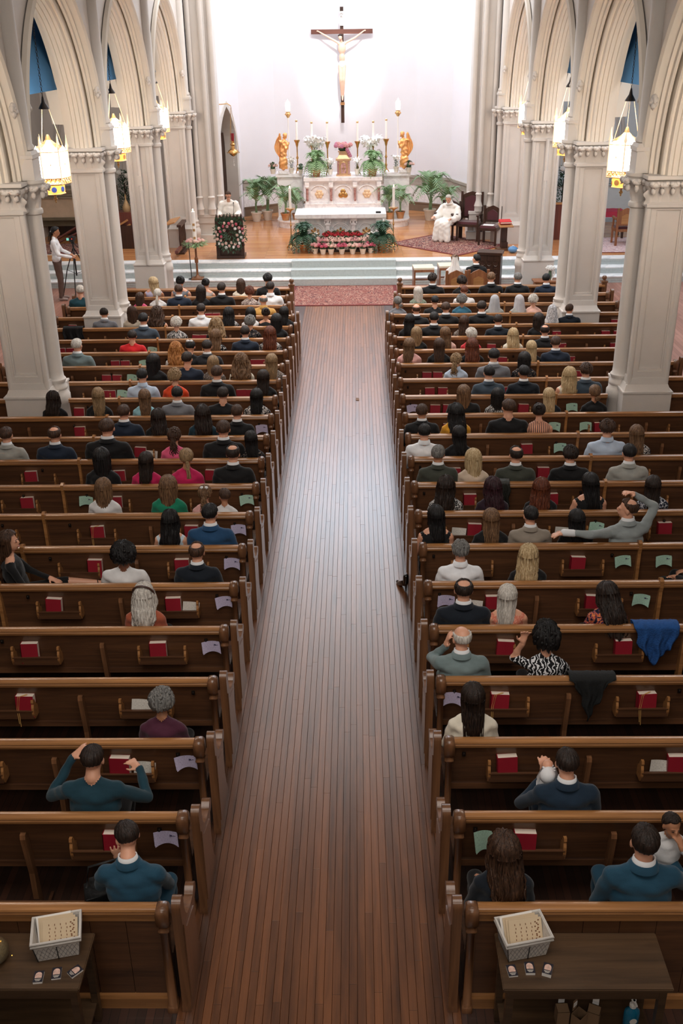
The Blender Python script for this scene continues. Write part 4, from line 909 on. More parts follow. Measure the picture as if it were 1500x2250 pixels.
# ---- hair: shells with locks, in head space (origin at head centre)
def hair_mesh(style, seed=0):
    rr = random.Random(seed*7+len(style)); ph = rr.uniform(0, 6)
    long = {'L': .36, 'W': .36, 'C': .36, 'O': .15, 'P': .0, 'H': .0, 'X': .50, 'J': .22}.get(style, 0)
    amp, fr, wv = {'S': (.004, 9, 0), 'S2': (.010, 7, .5), 'L': (.0045, 13, .15), 'X': (.0045, 13, .2), 'W': (.009, 9, 1.0), 'C': (.018, 8, 2.2), 'O': (.005, 11, .3), 'G': (.013, 8, 1.5), 'A': (.02, 9, 2), 'U': (.005, 10, .5), 'N': (.004, 12, .2), 'P': (.004, 12, .2), 'H': (.011, 9, 1.2), 'J': (.009, 10, 1.0)}.get(style, (.004, 9, 0))
    th = {'S': .011, 'S2': .022, 'B': .009, 'T': .010, 'G': .032, 'A': .055, 'U': .016, 'N': .014, 'P': .013, 'H': .02, 'C': .035, 'W': .024, 'L': .018, 'X': .018, 'O': .024, 'J': .022}.get(style, .015)
    rx, ry, rz = .077, .098, .092; cz = .02; NU = 72
    m = MB()
    def lockn(a, z, s=1.0):
        v = math.sin(a*fr*2+ph+wv*math.sin(z*26+a*3)*1.3)*.6+math.sin(a*fr*4.3+z*9*s+ph*2)*.4
        return amp*v+amp*.8*noise.noise(Vector((a*3.1, z*14, ph)))
    hang = long > 0
    amax = math.radians(118) if hang else PI
    def polar_max(a):      # a: azimuth from the back; how far down the cap reaches
        f = abs(a)/PI
        if style in ('S', 'S2', 'T', 'B', 'G', 'A', 'U', 'N', 'P', 'H'):
            back = 122 if style in ('S', 'T', 'B', 'S2') else 128
            if f < .36: return math.radians(back)
            if f < .52: return math.radians(back+(92-back)*(f-.36)/.16)
            return math.radians(92+(54-92)*min(1, (f-.52)/.22))
        if f < .62: return math.radians(100)
        return math.radians(100+(52-100)*min(1, (f-.62)/.14))
    NV = 18
    def top(u, v):
        a = (u-.5)*2*PI; p = .02+(polar_max(a)-.02)*v
        r = 1+0*a; st = (1 if v > .1 else v/.1)
        t = th*(.55+.45*min(1, math.sin(min(p, 1.6)))) if style != 'A' else th
        if style in ('S', 'S2', 'T', 'B'): t *= (1-.55*max(0, (v-.72)/.28))
        if v > .93: t -= (.010 if not hang else .002)*(v-.93)/.07
        if style == 'T' and p < .85 and math.cos(a) > -.3: t = -.016
        if style == 'B' and p < 1.12: t = -.018
        if t > -.01: t += st*lockn(a, math.cos(p)*.1)
        if style == 'A': t += .012*noise.noise(Vector((math.sin(p)*math.sin(a)*6, math.sin(p)*math.cos(a)*6, math.cos(p)*6+ph)))
        return (math.sin(p)*math.sin(a)*(rx+t), -math.sin(p)*math.cos(a)*(ry+t)-.008, cz+math.cos(p)*(rz+t))
    m.sheet(top, NU, NV)
    if hang:
        nl = 26
        for layer in (0, 1):
            def fall(u, v):
                a = (u-.5)*2*amax*(1 if layer == 0 else .93)
                Lx = long*(1+.16*noise.noise(Vector((a*2.4, ph, layer)))+.05*math.sin(a*17+ph))*(1-.55*max(0, (abs(a)-1.2))/.85) - (.03 if layer else 0)
                z = cz+.012-v*(Lx+.117)
                base = 1.0+.035*max(0, 1-v*9)-.16*min(1, max(0, v-.15)*2)*(1 if style in 'LX' else .2)
                flare = {'C': .045, 'W': .018, 'O': .006, 'L': .0, 'X': .01, 'J': .03}.get(style, 0)*math.sin(min(1, v*1.3)*PI*.75)
                t = th+flare+lockn(a, z, 1.4)*(1+v*.7)-(.014 if layer else 0)
                x = math.sin(a)*(rx+t)*base; y = -math.cos(a)*(ry+t)*(1-.0*v)
                d = max(0, -z-.10)
                if long > .2: y = y*(1-min(1, d*4)*.45)-min(d, .14)*.42-(0.012 if d > 0 else 0)
                if long > .2 and math.cos(a) < .35: y -= min(d, .2)*.25
                tipk = max(0, v-.86)/.14; x *= (1-.12*tipk); 
                if style in ('W', 'C', 'X', 'J'): x += .011*math.sin(z*30+a*5+ph)*(v); y += .008*math.sin(z*34+a*7)*v
                return (x, y-.008, z)
            m.sheet(fall, 64, nl)
        # separate locks lying over the fall give the ragged lower edge
        for q in range(34 if long > .2 else 14):
            a = rr.uniform(-1.5, 1.5); L = long*rr.uniform(.75, 1.12)*(1-.35*max(0, abs(a)-1)); pts = []
            for j in range(9):
                v = j/8; z = .0-v*(L+.05); d = max(0, -z-.10); t = th+rr.uniform(0, .004)+{'C': .03, 'W': .014, 'J': .02}.get(style, .003)*math.sin(v*2.2)
                x = math.sin(a+.12*math.sin(v*4+ph+q))*(rx+t)*(1-.16*min(1, v)*(1 if style in 'LX' else .2)); y = -math.cos(a)*(ry+t)
                if long > .2: y = y*(1-min(1, d*4)*.45)-min(d, .14)*.42-(0.012 if d > 0 else 0)
                if style in ('W', 'C', 'X', 'J'): x += .016*math.sin(v*11+q)*v; y += .012*math.cos(v*12+q)*v
                pts.append((x, y-.010, z))
            m.tube(pts, .0085 if style != 'L' else .006, 5, r1=.0015)
    rs = random.Random(seed)
    if style in ('G', 'A', 'C', 'H', 'S2'):      # curl clumps over the surface
        n, r0 = {'G': (70, .017), 'A': (150, .02), 'C': (60, .018), 'H': (50, .016), 'S2': (26, .014)}[style]
        for q in range(n):
            a = rs.uniform(-PI, PI); p = rs.uniform(.1, 1.9 if style != 'S2' else 1.3)
            if p > polar_max(a)*.93: continue
            t = th*.8
            c = (math.sin(p)*math.sin(a)*(rx+t), -math.sin(p)*math.cos(a)*(ry+t)-.008, cz+math.cos(p)*(rz+t))
            m.ball(c, (r0*rs.uniform(.7, 1.2), r0*rs.uniform(.7, 1.2), r0*rs.uniform(.6, 1)), n=7)
    if style == 'C':
        for q in range(110):
            a = rs.uniform(-1.7, 1.7); z = -rs.uniform(.02, .36); r = .075+.05*math.sin(min(1, -z*3)*2)
            m.ball((math.sin(a)*r*1.15, -math.cos(a)*r*.75-.05-(-z)*.12, z), (.02, .018, .024), n=7)
    if style == 'U':
        m.ball((0, -.085, .075), (.05, .042, .045), n=14)
        for q in range(7): a = q*.9; m.tube([(.042*math.cos(a+t), -.095-.02*math.sin(t*2), .075+.038*math.sin(a+t)) for t in np.linspace(0, 1.6, 6)], .012, 6, r1=.006)
    if style == 'N':
        for q in range(6): a = q*1.05; m.tube([(.024+.032*math.cos(a+t), -.115-.012*math.sin(t*2), -.075+.026*math.sin(a+t)) for t in np.linspace(0, 2, 6)], .013, 6, r1=.007)
        m.ball((.02, -.11, -.075), (.04, .03, .034), n=12)
    if style in ('P', 'H'):
        m.ball((0, -.108, .012 if style == 'H' else -.04), (.022, .02, .022), n=10)
        for q in range(16 if style == 'P' else 30):
            x0 = rs.uniform(-.018, .018); L = rs.uniform(.16, .24) if style == 'P' else rs.uniform(.16, .27); z0 = .01 if style == 'H' else -.04; w_ = rs.uniform(-.03, .03)*(1 if style == 'P' else 1.8)
            m.tube([(x0+w_*v+(.018*math.sin(v*14+q) if style == 'H' else .004*math.sin(v*8+q)), -.11-.035*math.sin(v*2.4)-(.012*math.cos(v*13+q) if style == 'H' else 0), z0-v*L) for v in np.linspace(0, 1, 10)], .012, 6, r1=.004)
    return m.mesh('hair', [], smooth=2)
HAIR = {}
def hair(style, var):
    k = (style, var)
    if k not in HAIR: HAIR[k] = hair_mesh(style, var)
    return HAIR[k]
def hair_mat(name, c0, c1, rough=.5):
    m, nt, b = newmat(name)
    co = coord(nt, (95, 95, 7)); n = nd(nt, 'ShaderNodeTexNoise', i_Scale=1.0, i_Detail=4.0, i_Distortion=.8); nt.links.new(co, n.inputs[0])
    nt.links.new(ramp(nt, n.outputs[0], [(.36, c0), (.66, c1)]), b.inputs['Base Color'])
    b.inputs['Roughness'].default_value = rough; b.inputs['Specular IOR Level'].default_value = .35
    bp = nd(nt, 'ShaderNodeBump', i_Strength=.9, i_Distance=.008); nt.links.new(n.outputs[0], bp.inputs['Height']); nt.links.new(bp.outputs[0], b.inputs['Normal'])
    return m
HC = {k: hair_mat('hair_'+k, *v) for k, v in {'blk': ('#0b0a0b', '#1e1a1a'), 'dbr': ('#17100d', '#33241c'), 'br': ('#2b1c14', '#553a29'), 'lbr': ('#4a3323', '#8d6b4c'), 'dbl': ('#6a5238', '#ab8d68'), 'bl': ('#9c8058', '#d9c29a'),
      'gry': ('#4b4a49', '#8f8c88'), 'slv': ('#a8a199', '#e3ddd4'), 'aub': ('#3f1c12', '#7c4126'), 'ging': ('#8a5227', '#c98c4e'), 'aubd': ('#1f1014', '#41202a')}.items()}
M['skin'] = mat('skin', '#d9a083', .5, var=.07, vscale=12); M['skin2'] = mat('tan_skin', '#b07a5a', .5, var=.07, vscale=12)
M['skindark'] = mat('brown_skin', '#7a4d38', .5, var=.06); M['shoe'] = mat('dark_shoe', '#15120f', .35, var=.05)
M['collar'] = mat('white_shirt_collar', '#dfe0e2', .7, var=.02)
M['lips'] = mat('lips', '#a8605a', .5, var=.05); M['eye'] = mat('eyes', '#1c1512', .3, var=0)
def cloth(name, c, rough=.8, sheen=.15):
    return mat(name, c, rough, bump=.25, bscale=240, var=.14, vscale=7, sheen=sheen, spec=.25)
def pattern(name, kind, cols, scale=40):
    m, nt, b = newmat(name); co = coord(nt)
    if kind == 'zebra':
        n = nd(nt, 'ShaderNodeTexWave', i_Scale=9.0, i_Distortion=9.0, i_Detail=2.0); n.inputs['Detail Scale'].default_value = 2.2; n.bands_direction = 'X'
        nt.links.new(co, n.inputs[0]); src = ramp(nt, n.outputs[1], [(.62, cols[0]), (.68, cols[1])], 'CONSTANT')
    elif kind == 'stripe':
        n = nd(nt, 'ShaderNodeTexWave', i_Scale=11.0, i_Distortion=0.6); n.bands_direction = 'X'
        nt.links.new(co, n.inputs[0]); src = ramp(nt, n.outputs[1], [(.0, cols[0]), (.22, cols[1])], 'CONSTANT')
    else:
        n = nd(nt, 'ShaderNodeTexNoise', i_Scale=scale, i_Detail=1.5, i_Distortion=1.2); nt.links.new(co, n.inputs[0])
        if kind == 'multi':
            src = ramp(nt, n.outputs[0], [(.0, cols[0]), (.42, cols[1]), (.47, cols[2]), (.52, cols[3]), (.57, cols[4]), (.62, cols[0])], 'CONSTANT')
        else: src = ramp(nt, n.outputs[0], [(.0, cols[0]), (.52, cols[1])] + ([(.6, cols[2])] if len(cols) > 2 else []), 'CONSTANT')
    nt.links.new(src, b.inputs['Base Color']); b.inputs['Roughness'].default_value = .8; b.inputs['Specular IOR Level'].default_value = .25
    return m
CL = {k: cloth('cloth_'+k, v) for k, v in dict(black='#111113', navy='#1a2536', dnavy='#101822', char='#26272b', slate='#3b4855', grey='#72747a', greige='#a39a94', white='#d9d8d8', whitec='#e6e8ec', cream='#e3dbc9', beige='#b9ad9b', teal='#1d4550', dteal='#16333f', bluteal='#2f6076', blue='#1f4468', red='#cc1f26', redc='#c4313a', yellow='#c99a52', mustard='#d79a2f', orange='#d8471f', pink='#d85a7f', pinkl='#dba6a0', palepink='#dcb5ab', blush='#e0b3a4', magenta='#bd1f56', green='#167a5b', ltblue='#b7c6da', paleblue='#c5d3dc', aqua='#8fc0cc', lilac='#b9b3cc', rust='#a9573d', burg='#4a2033', plum='#2a1a26', moss='#3d4038', sage='#6f7f80', taupe='#8e8478', ltgrey='#9c9c96', blackv='#121214', sweatnavy='#16293a', tealsuit='#1d4459', tealsw='#163845', greysuit='#8f9696').items()}
CL.update(floralw=pattern('cloth_floral_white', 'n', ['#2b2b30', '#cfc9c4', '#e2dcd6'], 42), floralk=pattern('cloth_floral_dark', 'n', ['#15151a', '#15151a', '#8d7f74'], 46), floralp=pattern('cloth_floral_soft', 'n', ['#6d5a58', '#c7b8ad', '#d9cfc6'], 50),
          bwpat=pattern('cloth_black_white', 'n', ['#17171b', '#d5d2cf'], 60), lacek=pattern('cloth_black_lace', 'n', ['#121214', '#16161a', '#cfcfcf'], 22), pattern=pattern('cloth_small_pattern', 'n', ['#4c4442', '#9f948b'], 70), patgrn=pattern('cloth_green_pattern', 'n', ['#5c685b', '#9aa391'], 50),
          floralc=pattern('cloth_bright_floral', 'multi', ['#1d1a2b', '#3c3560', '#cf5a3c', '#d98a4e', '#8c3a5a'], 20), paisley=pattern('cloth_paisley', 'n', ['#1f2433', '#c9cbd2'], 38), zebra=pattern('cloth_zebra', 'zebra', ['#121215', '#d9dadd'], 9),
          lacev=pattern('cloth_white_lace', 'n', ['#9fa0a4', '#e6e6ea'], 46), greyveil=cloth('cloth_grey_veil', '#a9aaae'), greyveil2=cloth('cloth_grey_veil_light', '#b8b6ba'), coral=pattern('cloth_coral_lace', 'n', ['#c9765f', '#d98d76', '#e6b09c'], 55), scarf=cloth('cloth_scarf', '#cdb9a4'), cage=pattern('cloth_strappy', 'stripe', ['#1a1c30', '#d9a083'], 20))
def collar_mesh(kind):
    m = MB(); n = 28
    for (r0, r1, z0, z1, mi, tk) in (((.070, .063, 1.06, 1.108, 1, 0), (.094, .074, 1.03, 1.076, 0, 0)) if kind == 'suit' else ((.082, .067, 1.04, 1.098, 0, 0),)):
        vs = []
        for j, (r, z) in enumerate(((r0, z0), (r1, z1), (r1-.007, z1-.002), (r0-.006, z0+.004))):
            for i in range(n):
                a = 2*PI*i/n; fy = math.sin(a); vs.append((r*1.05*math.cos(a), r*math.sin(a)-.006+.004, z-.028*max(0, fy)+.006*max(0, -fy)))
        m.add(vs, [(j*n+i, j*n+(i+1) % n, (j+1)*n+(i+1) % n, (j+1)*n+i) for j in range(3) for i in range(n)], mi)
    me = m.mesh('collar', [], smooth=2); me.materials.append(None); me.materials.append(None); me.polygons.foreach_set('material_index', m.m); return me
COLM = {}
def slots(o, mats):
    me = o.data
    for i, m_ in enumerate(mats):
        if len(me.materials) <= i: me.materials.append(None)
        o.material_slots[i].link = 'OBJECT'; o.material_slots[i].material = m_
def dress(name, bd, top, bottom, skin, parent, sleeves=None, fore=None, yoke=None):
    me, reg, H = bd
    if not me.materials:
        for i in range(7): me.materials.append(None)
        me.polygons.foreach_set('material_index', reg.astype(int))
    o = inst(name, me, parent)
    slots(o, [top, skin, sleeves or top, fore or top, bottom, M['shoe'], yoke or top]); return o
def veil_mesh(lace):
    m = MB()
    def fn(u, v):
        a = (u-.5)*2*math.radians(125); p = v*2.6
        if p < 1.6: r = (.095, .118, .112); q = (math.sin(p)*math.sin(a)*r[0], -math.sin(p)*math.cos(a)*r[1]-.01, .02+math.cos(p)*r[2])
        else:
            d = (p-1.6)*(.34 if not lace else .38); f = 1+d*1.5
            q = (math.sin(a)*.096*f*(1+.05*math.sin(a*9)), -math.cos(a)*.12*(1+d*.9)-.01, .017-d)
        w_ = .003*math.sin(a*14+v*6); return (q[0]*(1+w_*3), q[1]*(1+w_*3), q[2])
    m.sheet(fn, 44, 26); return m.mesh('veil', [], smooth=2)
VEIL = {}
names = {}
pi = 0
def person_from(side, row, x, z, sex, style, hc, top, flags, desc, label=None, y=None, bd=None, loc=None):
    global pi
    pi += 1; rr = random.Random(pi*13+row)
    fl = [] if flags == '-' else flags.split(','); suit = 'k' in fl; slv = 's' in fl
    yaw = nod = 0
    for q in fl:
        if q[0] == 't': yaw = math.radians(float(q[1:]))
        if q[0] == 'b' : nod = math.radians(float(q[1:]))
    if yaw == 0: yaw = rr.choice((0, 0, .22, -.22))
    if nod == 0: nod = .08
    longs = style in 'LWCOJPHVKX'
    zt = z+(.045 if longs and style != 'O' else .02 if style == 'O' else 0)
    sc = max(.90, min(1.12, zt/1.19)) if sex != 'c' else max(.78, min(.9, zt/1.19))
    lab = label or '%s, %s pew from altar, %s side' % (desc, ORD[row], SIDE[side])
    yy = ROWY(row)+.19 if y is None else y
    if row in (4, 10): x = max(-3.86, min(3.86, x)) if abs(x) < 5 else x
    t = empty('person', loc or (x, yy, .44*(1-sc) if sex != 'c' else .0), 0, lab, 'person', 'wedding guests seated in the pews')
    wide = 1.0
    if 'broad' in desc or 'tall' in desc: wide = 1.06
    wide *= rr.uniform(.97, 1.05)
    t.scale = (sc*wide, sc, sc)
    if row in (5, 11) and abs(x) > 3.9: t.scale.y = sc*.6
    if sex == 'c': t.location.z = .44*(1-sc)
    if bd is None: bd = body((sex, round(yaw, 2), round(nod, 2)), sex=sex, yaw=yaw, nod=nod)
    H = bd[2]
    skin = M['skindark'] if style == 'A' else M['skin2'] if rr.random() < .2 else M['skin']
    T = CL[top]
    bottom = CL['black'] if suit is False or top in ('black', 'navy', 'dnavy') else T
    if suit: bottom = T
    yoke = M['skin'] if (slv and top != 'cage') else None
    dress('body', bd, T, bottom, skin, t, sleeves=skin if slv else None, fore=skin if (slv or (sex == 'w' and rr.random() < .35)) else None, yoke=yoke)
    nose_r = (0, 0, yaw)
    if style in 'VK':
        k = style
        if k not in VEIL: VEIL[k] = veil_mesh(k == 'K')
        o = inst('veil', VEIL[k], t, H, (-nod, 0, yaw)); slots(o, [CL[hc]])
    else:
        o = inst('hair', hair(style, pi % 3), t, H, (-nod, 0, yaw)); slots(o, [HC[hc]])
        if style == 'J':
            b = MB(); b.tube([(.105*math.cos(a), .118*math.sin(a)*-.25-.02-.035*math.sin(a), .02+.115*math.sin(a)) for a in np.linspace(-.1, PI+.1, 16)], .011, 6)
            b.build('headband', mat('brown_headband', '#4a2f26', .5), t, smooth=True, loc=H)
    if suit or top in ('whitec', 'ltblue', 'yellow'):
        k = 'suit' if suit else 'shirt'
        if k not in COLM: COLM[k] = collar_mesh(k)
        lean = bd[3] if len(bd) > 3 else (0, 0)
        o = inst('collar', COLM[k], t, (lean[0]*.93, lean[1]*.93, 0)); slots(o, [T, M['collar'] if top != 'whitec' else T])
    if 'bow' in desc: m = MB(); m.ball((-.03, -.05, .115), (.03, .02, .022)); m.ball((.03, -.05, .115), (.03, .02, .022)); m.ball((0, -.055, .115), .012); m.build('hair_bow', M['collar'], t, smooth=2, loc=H)
    if 'glasses' in desc and 'sun' not in desc:
        m = MB(); Rz = Matrix.Rotation(yaw, 4, 'Z')
        for s in (-1, 1): m.tube([(s*.034+.022*math.cos(a), .093, .004+.017*math.sin(a)) for a in np.linspace(0, 2*PI, 12)], .002, 4, closed=True, M=Rz); m.tube([(s*.056, .09, .006), (s*.082, 0, .006)], .002, 4, M=Rz)
        m.build('glasses', M['black'], t, loc=H)
    return t
for line in PEOPLE.strip().split('\n'):
    side, row, x, z, sex, style, hc, top, flags, desc = line.split('|')
    person_from(side, int(row), float(x), float(z), sex, style, hc, top, flags, desc)
# ---------------------------------------------------------------- plants
def frond_mesh(L=.5, n=12, wl=.075, droop=1.0, up=.25, mt='fern', name='frond'):
    m = MB(); pts = []
    for j in range(n+1):
        t = j/n; pts.append(Vector((0, L*(t-.22*droop*t*t), up*L*math.sin(min(1, t*1.1)*PI*.55)*1.6-droop*L*.75*t**2.2)))
    m.tube(pts, .004, 4, r1=.001)
    for j in range(1, n+1):
        w_ = wl*max(0.05, math.sin(PI*min(.97, .15+j/n*.85)))**.7; p = pts[j]; d = (pts[j]-pts[j-1]).normalized()
        for s in (-1, 1):
            a = p+Vector((s*w_, d.y*w_*.45, d.z*w_*.45-w_*.12)); q = d*(L/n*.42)
            m.add([p-q, a-q*.3, a+q*.5, p+q], [(0, 1, 2, 3)])
    return m.mesh(name, [M[mt]])
FR = {k: frond_mesh(.52, 15, .085, 1.25, .35, k) for k in ('fern', 'ferndark')}
FR2 = {k: frond_mesh(.40, 12, .085, .85, .6, k) for k in ('fern', 'ferndark')}
def palm_frond_mesh(L, n, wl, droop, up):
    m = MB(); pts = [Vector((0, L*(t-.15*droop*t*t), up*L*math.sin(min(1, t*1.1)*PI*.55)*1.5-droop*L*.75*t**2.2)) for t in [j/n for j in range(n+1)]]
    m.tube(pts, .006, 4, r1=.001)
    for j in range(3, n+1):
        w_ = wl*math.sin(PI*min(.97, .2+.8*j/n))**.6; p = pts[j]; d = (pts[j]-pts[j-1]).normalized()
        for s in (-1, 1):
            for e in (0, .5):
                tip = p-d*e*L/n+Vector((s*w_*.8, 0, -w_*.18))+d*w_*.75; q = d*.009; m.add([p-q-d*e*L/n, (p+tip)/2-q*1.3, tip, (p+tip)/2+q*1.3, p+q-d*e*L/n], [(0, 1, 2, 3, 4)])
    return m.mesh('palm_frond', [M['palm']])
PALM = [palm_frond_mesh(.80, 16, .24, .75, .62), palm_frond_mesh(.68, 14, .21, 1.0, .5)]
def pot_mesh(r, h, mt, name='pot'):
    return MB().lathe([(r*.68, 0), (r*.98, h*.86), (r*1.08, h*.87), (r*1.08, h), (r*.94, h), (r*.9, h*.86), (0, h*.85)], n=18).mesh(name, [M[mt]], smooth=True)
POTW, POTC, POTS = pot_mesh(.15, .27, 'potwhite'), pot_mesh(.16, .24, 'potcopper'), pot_mesh(.085, .16, 'potwhite')
def fern(loc, s, mt, label, group=None):
    t = empty('fern', loc, R.random()*6, label, 'fern', group); t.scale = (s, s, s*.95)
    inst('pot', POTC, t, scale=(.8, .8, .8))
    for q in range(64):
        a = q*2.39996; k = (q % 32)/32; lay = q >= 32
        inst('frond', (FR if not lay else FR2)[mt], t, (0, 0, .22+.07*(1 if lay else .0)+.08*k), (R.uniform(-.3, .25)+(.35 if lay else 0), R.uniform(-.2, .2), a), (1, R.uniform(.85, 1.15), 1))
    return t
def palm(loc, s, label, pot='w', n=11, group='potted palms by the altar'):
    t = empty('potted_palm', loc, R.random()*6, label, 'plant', group); t.scale = (s, s, s)
    inst('pot', POTW if pot == 'w' else POTC, t)
    MB().lathe([(.13, .23), (0, .235)], n=12).build('soil', M['soil'], t)
    MB().cap((0, 0, .22), (.01, 0, .5), .035, .025).cap((.03, .01, .22), (.05, .03, .55), .02, .015).build('stem', M['palm'], t, smooth=2)
    for q in range(n):
        a = q*2.39996; inst('palm_frond', PALM[q % 2], t, (0, 0, .40+.02*(q % 5)), (R.uniform(-.25, .3)+.25, 0, a), (1, R.uniform(.8, 1.12), R.uniform(.9, 1.15)))
    return t
def bloom_mesh(mt, r=.07, n=40, seed=1):
    rs = random.Random(seed); m = MB(); m.ball((0, 0, 0), r*.72, n=8)
    for q in range(n):
        z = 1-2*(q+.5)/n; a = q*2.39996; rr_ = math.sqrt(1-z*z); c = Vector((rr_*math.cos(a), rr_*math.sin(a), z))*r*rs.uniform(.86, 1.05)
        if z > -.6: m.ball(tuple(c), (r*.24, r*.24, r*.17), n=6, rot=c.to_track_quat('Z', 'X').to_matrix().to_4x4())
    return m.mesh('bloom', [M[mt]], smooth=2)
BL = {k: bloom_mesh(k) for k in ('pink', 'blush', 'hotpink', 'red', 'mauve', 'lilypetal')}
def leafmass(r, h, mt='leaf', n=60, seed=1):
    rs = random.Random(seed); m = MB(); m.ball((0, 0, h*.5), (r*.6, r*.6, h*.5), n=8)
    for q in range(n):
        a = rs.uniform(0, 2*PI); p = rs.uniform(.1, 2.0); c = Vector((math.sin(p)*math.cos(a)*r*.8, math.sin(p)*math.sin(a)*r*.8, h*.5+math.cos(p)*h*.55)); d = (c-Vector((0, 0, h*.3))).normalized()
        s_ = d.cross(Vector((0, 0, 1))).normalized()*.022; e = d*.06; m.add([c-e*.2, c+s_+e*.4, c+e, c-s_+e*.4], [(0, 1, 2, 3)])
    return m.mesh('foliage', [M[mt]])
LMASS = [leafmass(.15, .2, 'leaf', 70, s) for s in (1, 2)]
def flower_pot(loc, kind, label, cat='flowers', s=1.0, nb=7, group='potted flowers massed before the altar', pot=True):
    t = empty('flower_pot', loc, R.random()*6, label, cat, group); t.scale = (s, s, s)
    if pot: inst('pot', POTS, t, scale=(1.15, 1.15, 1))
    inst('foliage', R.choice(LMASS), t, (0, 0, .12))
    for q in range(nb):
        a = q*2.39996; r = .04+.11*math.sqrt(q/nb)
        inst('bloom', BL[kind], t, (r*math.cos(a), r*math.sin(a), .33-.6*r+R.uniform(-.01, .015)), (0, 0, R.random()*6), (.72, .72, .68))
    return t
LILYM = MB()
for q in range(6):
    a = q*PI/3
    LILYM.sheet(lambda u, v: ((u-.5)*.028*math.sin(PI*min(1, .1+v*.9)), .01+.055*v, .045*v-.05*v**3), 2, 6, M=Matrix.Rotation(a, 4, 'Z'))
LILYM = LILYM.mesh('lily_bloom', [M['lilypetal']], smooth=2)
def lily_pot(loc, label, s=1.0, nb=5, h=.42, group='potted lilies on the high altar', pot=True):
    t = empty('lily_pot', loc, R.random()*6, label, 'flowers', group); t.scale = (s, s, s)
    if pot: inst('pot', POTS, t)
    m = MB()
    for q in range(3):
        x = .025*(q-1); m.tube([(x, 0, .12), (x*1.6, .01, h)], .006, 5)
        for j in range(9):
            z = .16+j*(h-.18)/9; a = j*2.4+q; m.add([(x, 0, z), (x+.05*math.cos(a)-.008, .05*math.sin(a), z+.03), (x+.09*math.cos(a), .09*math.sin(a), z+.0), (x+.05*math.cos(a)+.008, .05*math.sin(a)+.01, z+.02)], [(0, 1, 2, 3)])
    m.build('foliage', M['leaf'], t)
    for q in range(nb):
        a = q*2.4; inst('lily_bloom', LILYM, t, ((.05+.03*math.sqrt(q))*math.cos(a), (.05+.03*math.sqrt(q))*math.sin(a), h+R.uniform(-.06, .06)), (R.uniform(.4, 1.3), 0, a-PI/2), (1.9, 1.9, 1.9))
    return t
# ---------------------------------------------------------------- high altar
AXC = -.08
ha = empty('high_altar', (AXC, 33.0, .5), 0, 'white marble high altar with three carved rosette niches against apse', 'altar')
m = MB()
def rounded_step(m, x0, x1, y0, y1, z0, z1, r, mi=0):
    pts = [(x0, y1)]
    pts += [(x0+r-r*math.cos(a), y0+r-r*math.sin(a)) for a in np.linspace(0, PI/2, 9)] + [(x1-r+r*math.sin(a), y0+r-r*math.cos(a)) for a in np.linspace(0, PI/2, 9)] + [(x1, y1)]
    m.prism(pts, z0, z1, 'z', mi)
rounded_step(m, -2.06, 2.06, -.62, 1.6, 0, .18, .5); rounded_step(m, -2.10, 2.10, -.66, 1.6, .18, .22, .52)
m.build('step', [M['marble']], ha, smooth=True)
m = MB()
for s in (-1, 1): m.bbox(min(s*1.3, s*2.1), max(s*1.3, s*2.1), .35, 1.1, 0, 1.44); m.bbox(min(s*1.3, s*2.14), max(s*1.3, s*2.14), .30, 1.15, 1.44, 1.54)
m.build('wing', M['marble'], ha)
m = MB(); m.bbox(-1.15, 1.15, -.38, 1.0, .22, 1.36); m.bbox(-1.22, 1.22, -.46, 1.0, 1.40, 1.50); m.bbox(-1.19, 1.19, -.42, 1.0, 1.35, 1.40)
m.bbox(-1.28, 1.28, -.56, .5, .22, .60); m.bbox(-1.2, 1.2, -.50, .5, .60, .72)
m.build('body', M['marble'], ha)
MB().bbox(-1.1, 1.1, -.565, -.555, .50, .56).build('pink_band', M['pinkmarble'], ha)
for q in range(4):
    x = -1.12+q*.747; m = MB(); m.bbox(x-.06, x+.06, -.46, -.38, .72, .80); m.bbox(x-.07, x+.07, -.47, -.38, 1.22, 1.36); m.lathe([(.055, 1.18), (.075, 1.22), (.075, 1.24)], (x, -.42, 0), 12)
    m.build('pilaster', M['marble'], ha); MB().lathe([(.04, .80), (.04, 1.19)], (x, -.43, 0), 12).build('pink_column', M['pinkmarble'], ha, smooth=True)
for q in range(3):
    x = -.747+q*.747; m = MB()
    m.tube([(x+.27*math.cos(a), -.385, 1.02+.24*math.sin(a)) for a in np.linspace(0, PI, 14)], .018, 6)
    m.bbox(x-.29, x-.25, -.40, -.38, .74, 1.02); m.bbox(x+.25, x+.29, -.40, -.38, .74, 1.02)
    m.build('niche_frame', M['marble'], ha)
    m = MB(); n_ = 6 if q != 1 else 3; rr_ = .085 if q != 1 else .075
    for a in range(n_):
        an = 2*PI*a/n_+(PI/2 if q == 1 else 0); m.ball((x+rr_*math.cos(an), -.385, 1.0+rr_*math.sin(an)), (.055 if n_ == 6 else .085, .02, .055 if n_ == 6 else .08), n=12)
    m.ball((x, -.39, 1.0), (.06, .03, .06), n=12)
    m.build('rosette', mat('peach_gilding', '#e8c9a4', .5, metal=.2) if q != 1 else M['brass'], ha, smooth=2)
LEDGE = 2.045
def topz(y): return LEDGE
